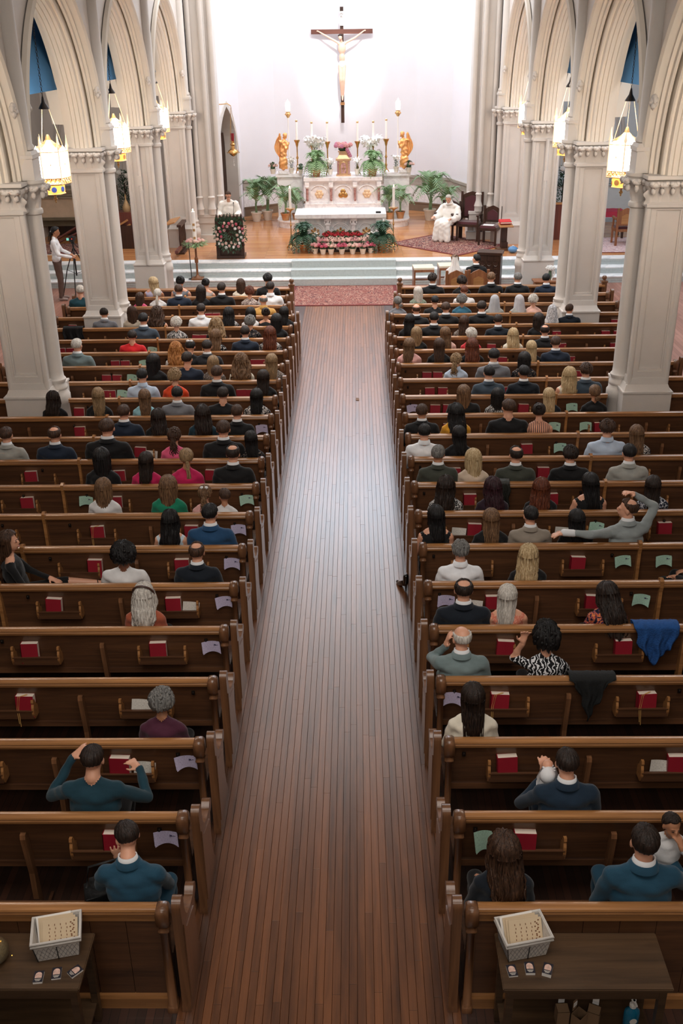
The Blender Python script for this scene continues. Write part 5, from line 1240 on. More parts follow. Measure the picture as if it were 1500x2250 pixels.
# six tall altar candles
for q, x in enumerate((-1.52, -1.04, -.56, .38, .87, 1.28)):
    zt = 1.54+.5 if abs(x) > 1.3 else 2.0
    t = empty('altar_candlestick', (x, 33.42 if abs(x) > 1.2 else 33.2, 2.04 if abs(x) > 1.2 else 2.0), 0, 'tall brass candlestick with white candle, %s on the high altar counting from doorway' % ORD[q+1], 'candlestick', 'altar candlesticks')
    m = MB()
    for a in range(3): m.tube([(0, 0, .12), (.07*math.cos(a*2.1), .07*math.sin(a*2.1), .06), (.1*math.cos(a*2.1), .1*math.sin(a*2.1), 0.012)], .016, 6)
    m.lathe([(.05, .08), (.03, .16), (.045, .22), (.02, .28), (.02, .42), (.045, .46), (.02, .52), (.02, .78), (.04, .84), (.05, .90), (.09, .97), (.095, 1.0), (.05, 1.0)], n=14)
    m.build('stick', M['brass'], t, smooth=True)
    MB().lathe([(.034, 1.0), (.034, 1.54), (.02, 1.545)], n=12).build('candle', M['white'], t, smooth=True)
    MB().lathe([(.036, 1.53), (.036, 1.57), (.01, 1.59)], n=10).build('follower', M['gold'], t)
# angels
def angel(x, s, label):
    t = empty('angel_statue', (x, 33.45, 2.04), 0, label, 'statue', 'gilded praying angels')
    MB().bbox(-.17, .17, -.17, .17, 0, .09).build('plinth', M['marble'], t)
    P = [('e', (0, 0, .25), (.15, .14, .22), 0), ('e', (s*.01, 0, .55), (.115, .10, .22), 0), ('e', (s*.03, 0, .80), (.12, .085, .15), 0), ('c', (-.09, 0, .88), (.11, 0, .88), .05, .05, 0), ('c', (s*.03, 0, .9), (s*.07, 0, 1.0), .04, .035, 1),
         ('e', (s*.085, -.01, 1.05), (.06, .065, .078), 1), ('c', (s*.12, -.05, .86), (s*.15, -.07, .66), .04, .032, 2), ('c', (s*.15, -.07, .66), (s*.19, -.05, .80), .03, .022, 2), ('c', (s*.0, -.07, .86), (s*.10, -.11, .66), .04, .032, 2), ('c', (s*.10, -.11, .66), (s*.18, -.07, .80), .03, .022, 2),
         ('e', (s*.20, -.06, .84), (.022, .02, .05), 1), ('c', (-.1, .05, .1), (-.05, .03, .7), .05, .04, 0), ('c', (.1, -.06, .1), (.04, -.06, .6), .045, .03, 0)]
    me, reg = remeshed(P, 'robed_figure', .016, 3, .012); me.materials.append(M['gilt']); o = inst('robed_figure', me, t, (0, 0, .07))
    for w_ in (-.05, .09):
        m = MB(); m.sheet(lambda u, v: (-s*(.06+.16*math.sin(PI*v)*u+.05*u), .05+w_*.5+.02*math.sin(u*18)*.5, 1.02-.62*v+.10*math.sin(PI*u)*(1-v)), 14, 14)
        o2 = m.build('wing', M['gilt'], t, smooth=2, loc=(0, 0, .07)); md = o2.modifiers.new('s', 'SOLIDIFY'); md.thickness = .02
    m = MB(); m.ball((s*.075, .01, 1.075), (.064, .066, .07), n=12)
    for q in range(22): a = q*2.4; m.ball((s*.075+.055*math.cos(a), .012+.055*math.sin(a), 1.05+.06*math.sin(q)), .02, n=6)
    m.build('hair', M['gilt'], t, smooth=2, loc=(0, 0, .07))
    return t
angel(-1.97, 1, 'gilded praying angel statue on the doorway end of the high altar')
angel(1.86, -1, 'gilded praying angel statue on the palm and throne end of altar')
# standing torches with glass lanterns
for x, lb in ((-1.80, 'doorway end'), (1.66, 'throne end')):
    t = empty('torch_lantern', (x, 33.85, 2.04), 0, 'white glass torch lantern on slender pole at %s of high altar' % lb, 'lamp', 'altar torches')
    MB().lathe([(.07, 0), (.05, .04), (.018, .08), (.018, 1.55), (.035, 1.6), (.02, 1.64)], n=10).build('pole', M['white'], t, smooth=True)
    m = MB(); m.lathe([(.03, 1.62), (.07, 1.68), (.085, 1.74), (.06, 1.78), (.085, 1.80)], n=8)
    for a in range(6): m.ball((.08*math.cos(a*1.05), .08*math.sin(a*1.05), 1.72), .022, n=6)
    m.build('gold_cup', M['gold'], t)
    MB().lathe([(.07, 1.80), (.085, 1.98), (.07, 2.06), (.03, 2.1)], n=6).build('glass', mat('frosted_glass', '#f5f2ee', .3, var=0, emit='#fff4ea', es=.5), t)
    m = MB(); m.lathe([(.075, 2.04), (.04, 2.10), (.0, 2.18)], n=6)
    for a in range(6): m.lathe([(.008, 1.99), (.0, 2.11)], (.082*math.cos(a*1.047), .082*math.sin(a*1.047), 0), 5)
    m.build('crown', M['white'], t)
# tabernacle
t = empty('tabernacle', (-.06, 33.1, 2.0), 0, 'ornate brass and pink marble tabernacle in the middle of high altar', 'tabernacle')
m = MB(); m.bbox(-.23, .23, -.2, .2, 0, .04); m.bbox(-.2, .2, -.17, .17, .04, .46); m.bbox(-.24, .24, -.2, .2, .46, .51); m.box((0, 0, .57), (.40, .34, .12), tp=.35); m.bbox(-.14, .14, -.12, .12, .62, .70); m.bbox(-.17, .17, -.14, .14, .70, .73)
m.build('case', mat('pale_brass', '#d8b088', .35, metal=.6), t)
for x in (-.165, .165): MB().lathe([(.026, .06), (.026, .44)], (x, -.19, 0), 10).build('column', M['pinkmarble'], t, smooth=True)
m = MB(); m.prism([(-.085, .08), (.085, .08), (.085, .30)]+[(.085*math.cos(a), .30+.1*math.sin(a)) for a in np.linspace(.2, PI-.2, 8)]+[(-.085, .30)], -.185, -.17, 'y'); m.build('door', M['pinkmarble'], t)
m = MB(); m.tube([(-.1, -.19, .07), (-.1, -.19, .30)]+[(.1*math.cos(a), -.19, .30+.12*math.sin(a)) for a in np.linspace(PI, 0, 9)]+[(.1, -.19, .07)], .008, 6); m.bbox(-.008, .008, -.20, -.185, .12, .30); m.bbox(-.04, .04, -.20, -.185, .22, .236); m.build('door_frame', M['gold'], t)
t = empty('flower_arrangement', (-.08, 33.1, 2.73), 0, 'pink hydrangea arrangement on top of the tabernacle', 'flowers')
inst('foliage', LMASS[0], t, (0, 0, -.02), scale=(1.6, .9, .8))
for q in range(16): a = q*2.4; r = .27*math.sqrt(q/16); inst('bloom', BL['pink' if q % 3 else 'mauve'], t, (r*math.cos(a), r*math.sin(a)*.45-.05, .16-.35*r*r+R.uniform(-.02, .05)), (0, 0, q))
for q in range(4): inst('bloom', BL['mauve'], t, (.14+.03*q, -.14, .04-.06*q), scale=(.8, .8, .8))
# plants on the high altar
fern((-.91, 32.9, 2.0), 1.15, 'fern', 'feathery light green fern on high altar, doorway half', 'altar ferns')
fern((.85, 32.9, 2.0), 1.15, 'fern', 'feathery light green fern on high altar, throne half', 'altar ferns')
for x, n_, lb in ((-.95, 9, 'behind the fern by the doorway'), (.80, 10, 'behind the fern by the throne')): lily_pot((x, 33.25, 2.0), 'tall white lily cluster %s' % lb, 1.6, n_*2, .60)
for q, (x, y, k) in enumerate(((-2.3, 33.3, 'b'), (-1.72, 33.4, 'l'), (-1.42, 33.3, 's'), (-.48, 32.9, 'l'), (.37, 32.9, 'l'), (1.12, 33.5, 'p'), (1.60, 33.4, 'l'), (2.0, 33.3, 'b'))):
    lb = ORD[q+1]+' small pot from the doorway end along the high altar ledge'
    if k == 'b': flower_pot((x, y, LEDGE), 'blush', 'blush hydrangea, '+lb, s=.95, nb=6, group='small pots along the altar ledge')
    elif k == 'l': lily_pot((x, y, LEDGE), 'white lily, '+lb, 1.05, 4, .36, 'small pots along the altar ledge')
    elif k == 's': flower_pot((x, y, LEDGE), 'lilypetal', 'white flowers, '+lb, s=.8, nb=4, group='small pots along the altar ledge')
    else: lily_pot((x, y, LEDGE+.22), 'raised greenery, '+lb, 1.0, 1, .35, 'small pots along the altar ledge')
# ---------------------------------------------------------------- free-standing altar table
t = empty('altar_table', (-.12, 29.65, .5), 0, 'white marble altar table with three arches and gilded finials', 'altar')
m = MB(); m.bbox(-1.29, 1.29, -.60, .60, .83, .93); m.bbox(-1.24, 1.24, -.55, .55, .80, .83); m.build('table_top', M['marble'], t)
m = MB(); m.bbox(-1.08, 1.08, -.35, .45, .06, .80); m.bbox(-1.2, 1.2, -.5, .5, 0, .06); m.build('body', M['marble_step'], t)
for q in range(4):
    x = -1.1+q*.733; m = MB(); m.bbox(x-.05, x+.05, -.46, -.36, .06, .62); m.bbox(x-.08, x+.08, -.48, -.36, .62, .66); m.bbox(x-.095, x+.095, -.49, -.36, .74, .80)
    for s in (-1, 1): m.lathe([(.035, -.03), (.035, .03)], n=12, M=Matrix.Translation((x+s*.07, -.44, .70)) @ Matrix.Rotation(PI/2, 4, 'X'))
    m.bbox(x-.06, x+.06, -.47, -.36, .66, .74); m.build('column', M['marble'], t, smooth=True)
for q in range(3):
    x = -.733+q*.733; m = MB()
    for r in (.27, .23): m.tube([(x+r*math.cos(a), -.36, .38+r*math.sin(a)) for a in np.linspace(0, PI, 16)], .012 if r < .25 else .016, 6)
    m.build('arch_moulding', M['marble'], t, smooth=2)
    m = MB()
    for a in (90, 35, 145, -15, 195): an = math.radians(a); m.ball((x+.10*math.cos(an), -.38, .40+.10*math.sin(an)), (.035, .012, .035), n=10); m.tube([(x, -.38, .40), (x+.13*math.cos(an), -.38, .40+.14*math.sin(an))], .02, 6)
    m.box((x, -.38, .47), (.03, .015, .14)); m.build('gilded_finial', M['gold'], t, smooth=2)
for x in (-1.26, 1.26): MB().bbox(x-.02, x+.02, -.57, -.53, 0, .8).build('leg', M['white'], t)
tag(MB().bbox(-.07, .07, -.04, .04, 0, .045).build('microphone_box', M['black'], loc=(.95, 29.25, 1.43)), 'small black box lying on the white marble altar table', 'box')
# ---------------------------------------------------------------- flower bank
t = empty('plant_stand', (-.07, 28.75, .5), 0, 'dark stepped plant stand hidden under flowers before the altar', 'stand')
MB().bbox(-.75, .75, -.30, -.03, 0, .06).build('shelf', M['darkwood'], t); MB().bbox(-.7, .7, -.03, .22, 0, .16).build('shelf', M['darkwood'], t)
FB = ['hotpink', 'blush', 'blush', 'hotpink', 'blush', 'blush']
nn = 0
for q, (x, k) in enumerate(((-.82, 'pink'), (-.60, 'hotpink'), (-.38, 'blush'), (-.08, 'hotpink'), (.22, 'blush'), (.50, 'pink'), (.72, 'hotpink'))):
    flower_pot((x, 28.2+(.12 if abs(x) > .6 else 0), .5), k, '%s flowers in cream pot, %s in the floor row before altar' % ('deep pink' if k == 'hotpink' else 'pale pink', ORD[q+1]), nb=12, s=.92)
for q in range(6):
    x = -.62+q*.22; flower_pot((x, 28.56, .56), 'blush' if q % 4 else 'pink', 'pale pink blooms, %s of the middle tier before the altar' % ORD[q+1], nb=13, s=1.0)
for q in range(5):
    x = -.47+q*.2; flower_pot((x, 28.84, .66), 'red', 'crimson blooms, %s of the top tier before the altar' % ORD[q+1], nb=12, s=.98)
for s, lb in ((-1, 'lectern'), (1, 'throne')):
    lily_pot((-.07+s*.86, 28.85, .5), 'yellow green foliage pot with white blooms flanking flowers, %s side' % lb, 1.1, 6, .32, 'flanking foliage pots')
    flower_pot((-.07+s*.80, 28.62, .5), 'blush', 'blush flowers low beside the big fern, %s side' % lb, nb=8, s=1.3)
fern((-1.14, 28.6, .5), 1.2, 'ferndark', 'large dark green fern before altar, lectern side', 'floor ferns')
fern((1.04, 28.55, .5), 1.2, 'ferndark', 'large dark green fern before altar, throne side', 'floor ferns')
# palms
palm((-2.94, 33.85, .5), 1.12, 'palm in white pot beside the apse doorway'); palm((-2.60, 34.1, .5), 1.18, 'taller palm in white pot near the high altar wing')
palm((-1.90, 32.62, .72), .95, 'palm in copper pot on altar step, doorway side', 'c', 12); palm((-1.58, 32.75, .72), .8, 'low palm in copper pot on altar step near centre', 'c', 9)
palm((1.38, 32.65, .72), .9, 'palm in copper pot on altar step, throne side', 'c', 11); palm((1.72, 32.75, .72), .9, 'outer palm in copper pot on altar step end', 'c', 10)
palm((2.72, 33.7, .5), 1.3, 'large palm in cream pot behind the seated priest', 'w', 14); palm((3.15, 33.0, .5), 1.0, 'second palm beside the apse dado behind priest', 'w', 11)
# floor candlesticks
for x, lb in ((-1.52, 'lectern'), (1.37, 'throne')):
    t = empty('floor_candlestick', (x, 29.0, .5), 0, 'tall brass floor candlestick with lit candle, %s end of altar table' % lb, 'candlestick', 'floor candlesticks')
    m = MB()
    for a in range(3): m.tube([(0, 0, .16), (.09*math.cos(a*2.1+.5), .09*math.sin(a*2.1+.5), .10), (.15*math.cos(a*2.1+.5), .15*math.sin(a*2.1+.5), .02)], .018, 6)
    m.lathe([(.04, .1), (.06, .18), (.02, .26), (.03, .34), (.014, .4), (.014, .62), (.03, .66), (.014, .7), (.014, 1.0), (.035, 1.05), (.13, 1.10), (.135, 1.12), (.04, 1.12)], n=14); m.build('stand', M['brass'], t, smooth=True)
    MB().lathe([(.036, 1.12), (.036, 1.66), (.02, 1.67)], n=12).build('candle', M['white'], t, smooth=True)
    MB().ball((0, 0, 1.70), (.014, .014, .03), n=8).build('flame', M['flame'], t)
# ---------------------------------------------------------------- crucifix
t = empty('crucifix', (-.1, 36.12, 3.33), 0, 'large dark wooden crucifix with pale figure on the apse wall', 'crucifix')
MB().bbox(-.055, .055, -.05, .05, 0, 3.49).build('upright', M['darkwood'], t); MB().bbox(-1.0, 1.0, -.055, .045, 2.70, 2.84).build('crossbar', wood('cross_wood', '#4a2c24', '#7d4c3e', .4, 'x'), t)
P = [('e', (0, -.12, 2.28), (.13, .09, .19), 1), ('e', (0, -.12, 2.0), (.10, .08, .16), 1), ('e', (0, -.13, 1.80), (.12, .085, .12), 0), ('c', (-.10, -.12, 2.42), (.10, -.12, 2.42), .05, .05, 1), ('c', (0, -.13, 2.43), (-.03, -.17, 2.54), .04, .038, 1),
     ('e', (-.05, -.2, 2.60), (.065, .075, .09), 1), ('c', (-.12, -.12, 2.44), (-.42, -.12, 2.60), .042, .034, 1), ('c', (-.42, -.12, 2.60), (-.74, -.09, 2.77), .032, .024, 1), ('c', (.12, -.12, 2.44), (.42, -.12, 2.58), .042, .034, 1), ('c', (.42, -.12, 2.58), (.70, -.09, 2.77), .032, .024, 1),
     ('e', (-.79, -.08, 2.79), (.04, .02, .03), 1), ('e', (.75, -.08, 2.79), (.04, .02, .03), 1), ('c', (-.06, -.13, 1.75), (-.05, -.22, 1.32), .07, .052, 1), ('c', (.06, -.13, 1.75), (.05, -.22, 1.32), .07, .052, 1), ('c', (-.05, -.22, 1.30), (-.02, -.12, .86), .05, .034, 1), ('c', (.05, -.22, 1.30), (.02, -.12, .86), .05, .034, 1), ('c', (0, -.12, .84), (0, -.19, .72), .036, .028, 1)]
me, reg = remeshed(P, 'carved_figure', .015, 3, 0); me.materials.append(mat('painted_cloth', '#e8dfd6', .6)); me.materials.append(mat('painted_carving', '#dcb39c', .5)); me.polygons.foreach_set('material_index', reg); inst('carved_figure', me, t)
m = MB(); m.ball((-.05, -.185, 2.635), (.07, .075, .07), n=12); m.tube([(-.05+.07*math.cos(a), -.2+.07*math.sin(a), 2.655) for a in np.linspace(0, 2*PI, 12)], .012, 5, closed=True); m.build('hair', HC['dbr'], t, smooth=2)
m = MB(); m.sheet(lambda u, v: (-.07+.14*u+.02*math.sin(v*7), -.075-.03*math.sin(PI*u)-.01*math.sin(v*9), 3.36-.42*v), 6, 10); m.build('scroll', M['white'], t, smooth=2)
def text(body_, name, size, mt, parent, loc, rot, extr=.001):
    c = bpy.data.curves.new('tmp', 'FONT'); c.body = body_; c.size = size; c.extrude = extr; c.align_x = 'CENTER'; c.align_y = 'CENTER'
    o = bpy.data.objects.new('tmp', c); COL.objects.link(o); dg = bpy.context.evaluated_depsgraph_get(); dg.update()
    me = bpy.data.meshes.new_from_object(o.evaluated_get(dg)); bpy.data.objects.remove(o); me.materials.clear(); me.materials.append(mt); me.name = name
    return inst(name, me, parent, loc, rot)
text('IN\nRI', 'lettering', .085, M['darkwood'], t, (0, -.125, 3.24), (PI/2, 0, 0))
MB().lathe([(.035, 0), (.0, .04)], n=4).build('foot_rest', M['pine'], t, loc=(0, -.1, .62)); MB().bbox(-.07, .07, -.14, 0, .56, .64).build('foot_block', M['pine'], t)
# sanctuary lamp
t = empty('sanctuary_lamp', (-3.5, 33.1, 2.62), 0, 'hanging red glass sanctuary lamp with gold bowl by apse doorway', 'lamp')
MB().lathe([(.045, .44), (.055, .66), (.05, .66), (.04, .45)], n=14).build('red_glass', mat('red_glass', '#8c1c22', .25, var=0, trans=.3, emit='#7c1418', es=.15), t, smooth=True)
m = MB(); m.lathe([(0, -.02), (.05, 0), (.11, .05), (.17, .12), (.14, .17), (.06, .21), (.05, .30), (.08, .34), (.04, .38), (.055, .44)], n=16); m.tube([(.2*math.cos(a), .2*math.sin(a), .1) for a in np.linspace(0, 2*PI, 18)], .008, 5, closed=True); m.build('bowl', M['brass'], t, smooth=True)
m = MB()
for q in range(5): m.ball((0, 0, -.06-q*.055), (.016 if q % 2 else .024, .016, .026), n=8)
m.build('crystal_drop', mat('crystal', '#f1ece2', .15, var=0, trans=.5), t, smooth=2)
m = MB()
for a in range(3): m.tube([(.17*math.cos(a*2.1), .17*math.sin(a*2.1), .13), (.1*math.cos(a*2.1), .1*math.sin(a*2.1), .7), (0, 0, 1.45)], .006, 5)
m.build('chain', M['brass'], t)
m = MB(); m.tube([(0, 0, 1.45), (-.1, .0, 1.52), (-.3, .05, 1.5), (-.46, .08, 1.5)], .016, 6); m.ball((-.44, .08, 1.5), (.05, .07, .07)); m.build('bracket', M['gold'], t, smooth=2)
# ---------------------------------------------------------------- lectern with garland
t = empty('lectern', (-3.11, 27.95, .5), 0, 'dark carved wooden lectern covered in pink rose garland', 'lectern')
m = MB(); m.bbox(-.30, .30, -.18, .18, .04, 1.0); m.bbox(-.38, .38, -.26, .24, 0, .08); m.build('body', M['darkwood'], t)
m = MB(); m.bbox(-.25, .25, -.195, -.18, .14, .60); m.build('front_panel', M['oak_dark'], t)
for x in (-.33, .33):
    m = MB(); m.bbox(x-.05, x+.05, -.23, -.13, .05, 1.05); m.box((x, -.18, .36), (.13, .13, .03)); m.box((x, -.18, .40), (.09, .09, .05), tp=.5); m.lathe([(.045, 1.05), (.02, 1.1), (.03, 1.13), (0, 1.2)], (x, -.18, 0), 8); m.build('corner_post', M['darkwood'], t)
m = MB(); m.bbox(-.38, .38, -.22, .22, .99, 1.05)
for q in range(8): m.box((-.33+q*.094, -.21, 1.09), (.045, .03, .09)); m.lathe([(.026, 0), (.0, .05)], (-.33+q*.094, -.21, 1.13), 4)
m.build('crested_top', M['darkwood'], t)
o = MB().box((0, .02, 1.10), (.5, .36, .02), M=Matrix.Rotation(.0, 4, 'X')).build('book_rest', M['oak'], t)
MB().tube([(.12, -.05, 1.1), (.13, -.02, 1.3), (.12, .06, 1.42)], .006, 6).ball((.12, .065, 1.43), (.014, .014, .022)).build('microphone', M['black'], t)
g = empty('rose_garland', (-3.08, 27.72, 1.15), 0, 'round garland of pink and blush roses with greenery on lectern front', 'flowers')
m = MB(); rs = random.Random(5)
for q in range(420):
    a = rs.uniform(0, 2*PI); r = .40*math.sqrt(rs.random()); x = r*math.cos(a)*1.05; z = r*math.sin(a)*1.1+(.1 if rs.random() < .3 else 0); c = Vector((x, -.03-.09*rs.random(), z)); d = Vector((math.cos(a)*.7+rs.uniform(-.5, .5), -.5, math.sin(a)*.7+rs.uniform(-.5, .5))).normalized(); s_ = d.cross(Vector((0, 1, 0))).normalized()*.014
    m.add([c, c+d*.04+s_, c+d*.10, c+d*.04-s_], [(0, 1, 2, 3)])
for x in np.linspace(-.38, .38, 12):
    for q in range(6): c = Vector((x, .02, .38+rs.uniform(-.1, .03))); d = Vector((rs.uniform(-.7, .7), -.3, rs.uniform(.2, 1))).normalized(); s_ = d.cross(Vector((0, 1, 0))).normalized()*.014; m.add([c, c+d*.05+s_, c+d*.11, c+d*.05-s_], [(0, 1, 2, 3)])
m.build('greenery', M['ferndark'], g)
for q in range(34):
    a = q*2.39996; r = .14+.24*math.sqrt((q+1)/34); k = ('blush', 'pink', 'blush', 'lilypetal', 'hotpink')[q % 5]
    inst('rose', BL[k], g, (r*math.cos(a)*1.05, -.12, r*math.sin(a)*.95), (PI/2, 0, q), (.55, .55, .5))
# ---------------------------------------------------------------- paschal candle
t = empty('paschal_candle', (-3.9, 26.72, .167), 0, 'tall white paschal candle on wooden stand with rose wreath', 'candle')
m = MB(); m.bbox(-.15, .15, -.15, .15, 0, .04); m.lathe([(.10, .04), (.04, .10), (.03, .14), (.028, .42), (.05, .44), (.05, .56), (.028, .58), (.028, .86), (.07, .92), (.08, .96)], n=12); m.build('stand', wood('candle_stand_wood', '#5c3a22', '#93603c', .35, 'z'), t, smooth=True)
MB().lathe([(.052, .96), (.052, 1.74), (.03, 1.75)], n=14).build('candle', M['white'], t, smooth=True)
for z, r in ((1.08, .056), (1.28, .058), (1.42, .0565)): MB().bbox(-.03, .03, -.058, -.045, z-.03, z+.03).build('emblem', M['gold'], t)
MB().ball((0, 0, 1.78), (.016, .016, .034), n=8).build('flame', M['flame'], t)
g = empty('wreath', (-3.9, 26.72, 1.10), 0, 'wreath of blush roses and trailing greenery around paschal candle', 'flowers')
m = MB()
for q in range(300):
    a = rs.uniform(0, 2*PI); r = rs.uniform(.07, .27); c = Vector((r*math.cos(a), r*math.sin(a), rs.uniform(-.04, .06))); d = Vector((math.cos(a), math.sin(a), rs.uniform(-.8, .5))).normalized(); s_ = d.cross(Vector((0, 0, 1))).normalized()*.014; m.add([c, c+d*.05+s_, c+d*.13, c+d*.05-s_], [(0, 1, 2, 3)])
m.build('greenery', M['fern'], g)
for q in range(15): a = q*2.4; r = .12+.009*q; inst('rose', BL['blush' if q % 3 else 'pink'], g, (r*math.cos(a), r*math.sin(a), .07), (0, 0, q), (.55, .55, .55))
t = empty('microphone_stand', (-4.06, 26.72, .167), 0, 'thin black stand pole standing beside the paschal candle', 'stand')
MB().tube([(0, 0, .01), (-.02, 0, 1.0)], .012, 6).build('pole', M['black'], t); MB().lathe([(.09, 0), (.09, .015), (.02, .03)], n=14).build('base', M['black'], t)
# prayer desk between the pillars
t = empty('kneeling_desk', (-4.62, 28.85, .5), 0, 'wooden kneeling desk with slanted top and carved spindles', 'desk')
m = MB(); m.prism([(-.42, .84), (.42, .84), (.42, .87), (-.42, .87)], -.22, .18, 'y') if 0 else m.box((0, 0, .86), (.30, 1.0, .03), M=Matrix.Rotation(-.25, 4, 'Y')); m.build('slanted_top', wood('desk_top_oak', '#a06a3e', '#cf965f', .35, 'y'), t, loc=(.0, 0, 0))
for q in range(7): MB().lathe([(.03, .03), (.022, .2), (.035, .4), (.02, .6), (.03, .78)], (.04, -.42+q*.14, 0), 8).build('spindle', M['darkwood'], t)
m = MB(); m.bbox(-.1, .14, -.48, .48, 0, .05); m.bbox(-.02, .1, -.48, .48, .74, .80); m.build('frame', M['darkwood'], t)
m = MB(); m.box((.05, -.85, .20), (.09, .75, .07), M=Matrix.Rotation(.0, 4, 'X')); m.build('kneeler', M['redwood'], t)
# ---------------------------------------------------------------- rugs
def rug_mat(name, a, b_, c):
    m, nt, b = newmat(name); co = coord(nt); v = nd(nt, 'ShaderNodeTexVoronoi', i_Scale=3.4, feature='DISTANCE_TO_EDGE'); n = nd(nt, 'ShaderNodeTexNoise', i_Scale=6.0, i_Detail=3.0, i_Distortion=1.5)
    nt.links.new(co, v.inputs[0]); nt.links.new(co, n.inputs[0]); ad = nd(nt, 'ShaderNodeMath', operation='ADD'); nt.links.new(v.outputs[0], ad.inputs[0]); nt.links.new(n.outputs[0], ad.inputs[1])
    nt.links.new(ramp(nt, ad.outputs[0], [(.0, a), (.50, b_), (.56, c), (.62, a), (.72, b_), (.78, a)], 'CONSTANT'), b.inputs['Base Color']); b.inputs['Roughness'].default_value = .95; return m
RG = rug_mat('persian_rug', '#682827', '#c09a86', '#2e2632'); RG2 = rug_mat('pink_runner', '#7d423b', '#b08878', '#553033'); RGB = mat('rug_border', '#6d2b2a', .95)
t = empty('persian_rug', (2.95, 29.45, .5), 0, 'red patterned persian rug laid diagonally under the priest chairs', 'rug'); t.rotation_euler[2] = -.80
MB().bbox(-1.25, 1.25, -1.0, 1.0, .001, .012).build('field', RG, t)
m = MB()
for a in (((-1.33, 1.33), (-1.08, -1.0)), ((-1.33, 1.33), (1.0, 1.08)), ((-1.33, -1.25), (-1, 1)), ((1.25, 1.33), (-1, 1))): m.bbox(*a[0], *a[1], .001, .013)
m.build('border', RGB, t)
t = empty('aisle_rug', (.0, 25.42, 0), 0, 'red patterned carpet across the foot of the sanctuary steps', 'rug')
MB().bbox(-1.27, 1.27, -1.04, 1.04, .002, .012).build('field', RG2, t)
m = MB()
for a in (((-1.36, 1.36), (-1.11, -1.04)), ((-1.36, 1.36), (1.04, 1.06)), ((-1.36, -1.27), (-1.04, 1.04)), ((1.27, 1.36), (-1.04, 1.04))): m.bbox(*a[0], *a[1], .002, .013)
m.build('border', RGB, t)
# ---------------------------------------------------------------- chairs
M['velvet'] = mat('burgundy_velvet', '#4a1820', .85, bump=.2, bscale=90, sheen=.4)
def crest(w, z0, z1, peak, n=12):
    pts = [(-w, z0), (w, z0), (w, z1)]
    for i in range(1, n): u = 1-2*i/n; pts.append((w*u, z1+peak*(1-abs(u))**.8*(1 if abs(u) < .8 else .6)))
    pts.append((-w, z1)); return pts
def throne(name, loc, rz, label, w=.32, hb=1.25, arms=True, wd=None, seat_h=.5, carved=True, pad='velvet'):
    wd = wd or M['darkwood']; t = empty(name, loc, rz, label, 'chair', 'carved church chairs')
    for x in (-w+.03, w-.03):
        MB().bbox(x-.025, x+.025, -.26, -.21, 0, seat_h).build('leg', wd, t); MB().bbox(x-.03, x+.03, .22, .28, 0, hb+.03).build('back_post', wd, t)
        if arms:
            m = MB(); m.bbox(x-.03, x+.03, -.28, .24, seat_h+.22, seat_h+.26); m.bbox(x-.022, x+.022, -.25, -.2, seat_h, seat_h+.22); m.lathe([(.035, -.032), (.035, .032)], n=10, M=Matrix.Translation((x, -.28, seat_h+.24)) @ Matrix.Rotation(PI/2, 4, 'Y')); m.build('arm', wd, t)
    m = MB(); m.bbox(-w, w, -.27, .26, seat_h-.09, seat_h-.02); m.build('seat_rail', wd, t)
    MB().box((0, -.01, seat_h+.01), (2*w-.06, .46, .06), tp=.08).build('seat', M[pad] if pad else wd, t)
    MB().prism(crest(w-.05, seat_h+.08, hb-.06, .10), .235, .265, 'y').build('backrest', wd, t)
    MB().prism(crest(w-.12, seat_h+.14, hb-.16, .09), .215, .235, 'y').build('back_pad' if pad else 'front_panel', M[pad] if pad else wd, t)
    MB().prism(crest(w-.13, seat_h+.12, hb-.18, .06), .265, .272, 'y').build('rear_panel', M['pine'] if wd == M['chairoak'] else wd, t)
    return t
M['chairoak'] = wood('warm_chair_oak', '#6b3f26', '#a26b48', .35, 'z')
throne('armchair', (3.62, 30.05, .512), -.35, 'big carved armchair with tall burgundy back beside the priest', .33, 1.3)
throne('side_chair', (4.13, 29.35, .512), -.40, 'smaller carved burgundy side chair holding a white paper', .27, 1.0, False)
throne('priest_chair', (3.02, 30.32, .512), -.55, 'carved chair with burgundy back that the priest sits on', .30, 1.02)
tag(MB().box((0, 0, .004), (.30, .2, .008)).build('paper', M['white'], loc=(4.08, 29.25, 1.058), rot=(0, 0, -.3)), 'white folded paper lying on the burgundy side chair', 'paper')
for x, y, lb in ((2.62, 23.62, 'bride'), (3.14, 23.68, 'groom')): throne('carved_chair', (x, y-.12, 0), PI, 'warm oak chair with carved panelled back behind the %s' % lb, .25, 1.02, False, M['chairoak'], .45, True, None)
# kneelers
for x, y, lb in ((1.98, 25.15, 'nearer the aisle'), (2.62, 25.35, 'in front of the bride')):
    t = empty('prie_dieu', (x, y, 0), .05, 'small oak kneeler with cream padded top, %s' % lb, 'kneeler', 'wedding kneelers')
    for q in (-.23, .23): MB().bbox(q-.02, q+.02, -.2, .2, .02, .68).build('side', M['chairoak'], t); MB().bbox(q-.03, q+.03, -.25, .25, 0, .05).build('foot', M['chairoak'], t)
    MB().bbox(-.25, .25, -.22, .24, .66, .72).build('top', M['chairoak'], t); MB().bbox(-.25, .25, -.22, .24, .72, .765).build('cushion', mat('cream_cushion', '#d8cdb8', .85), t); MB().bbox(-.21, .21, .0, .16, .42, .45).build('shelf', M['chairoak'], t)
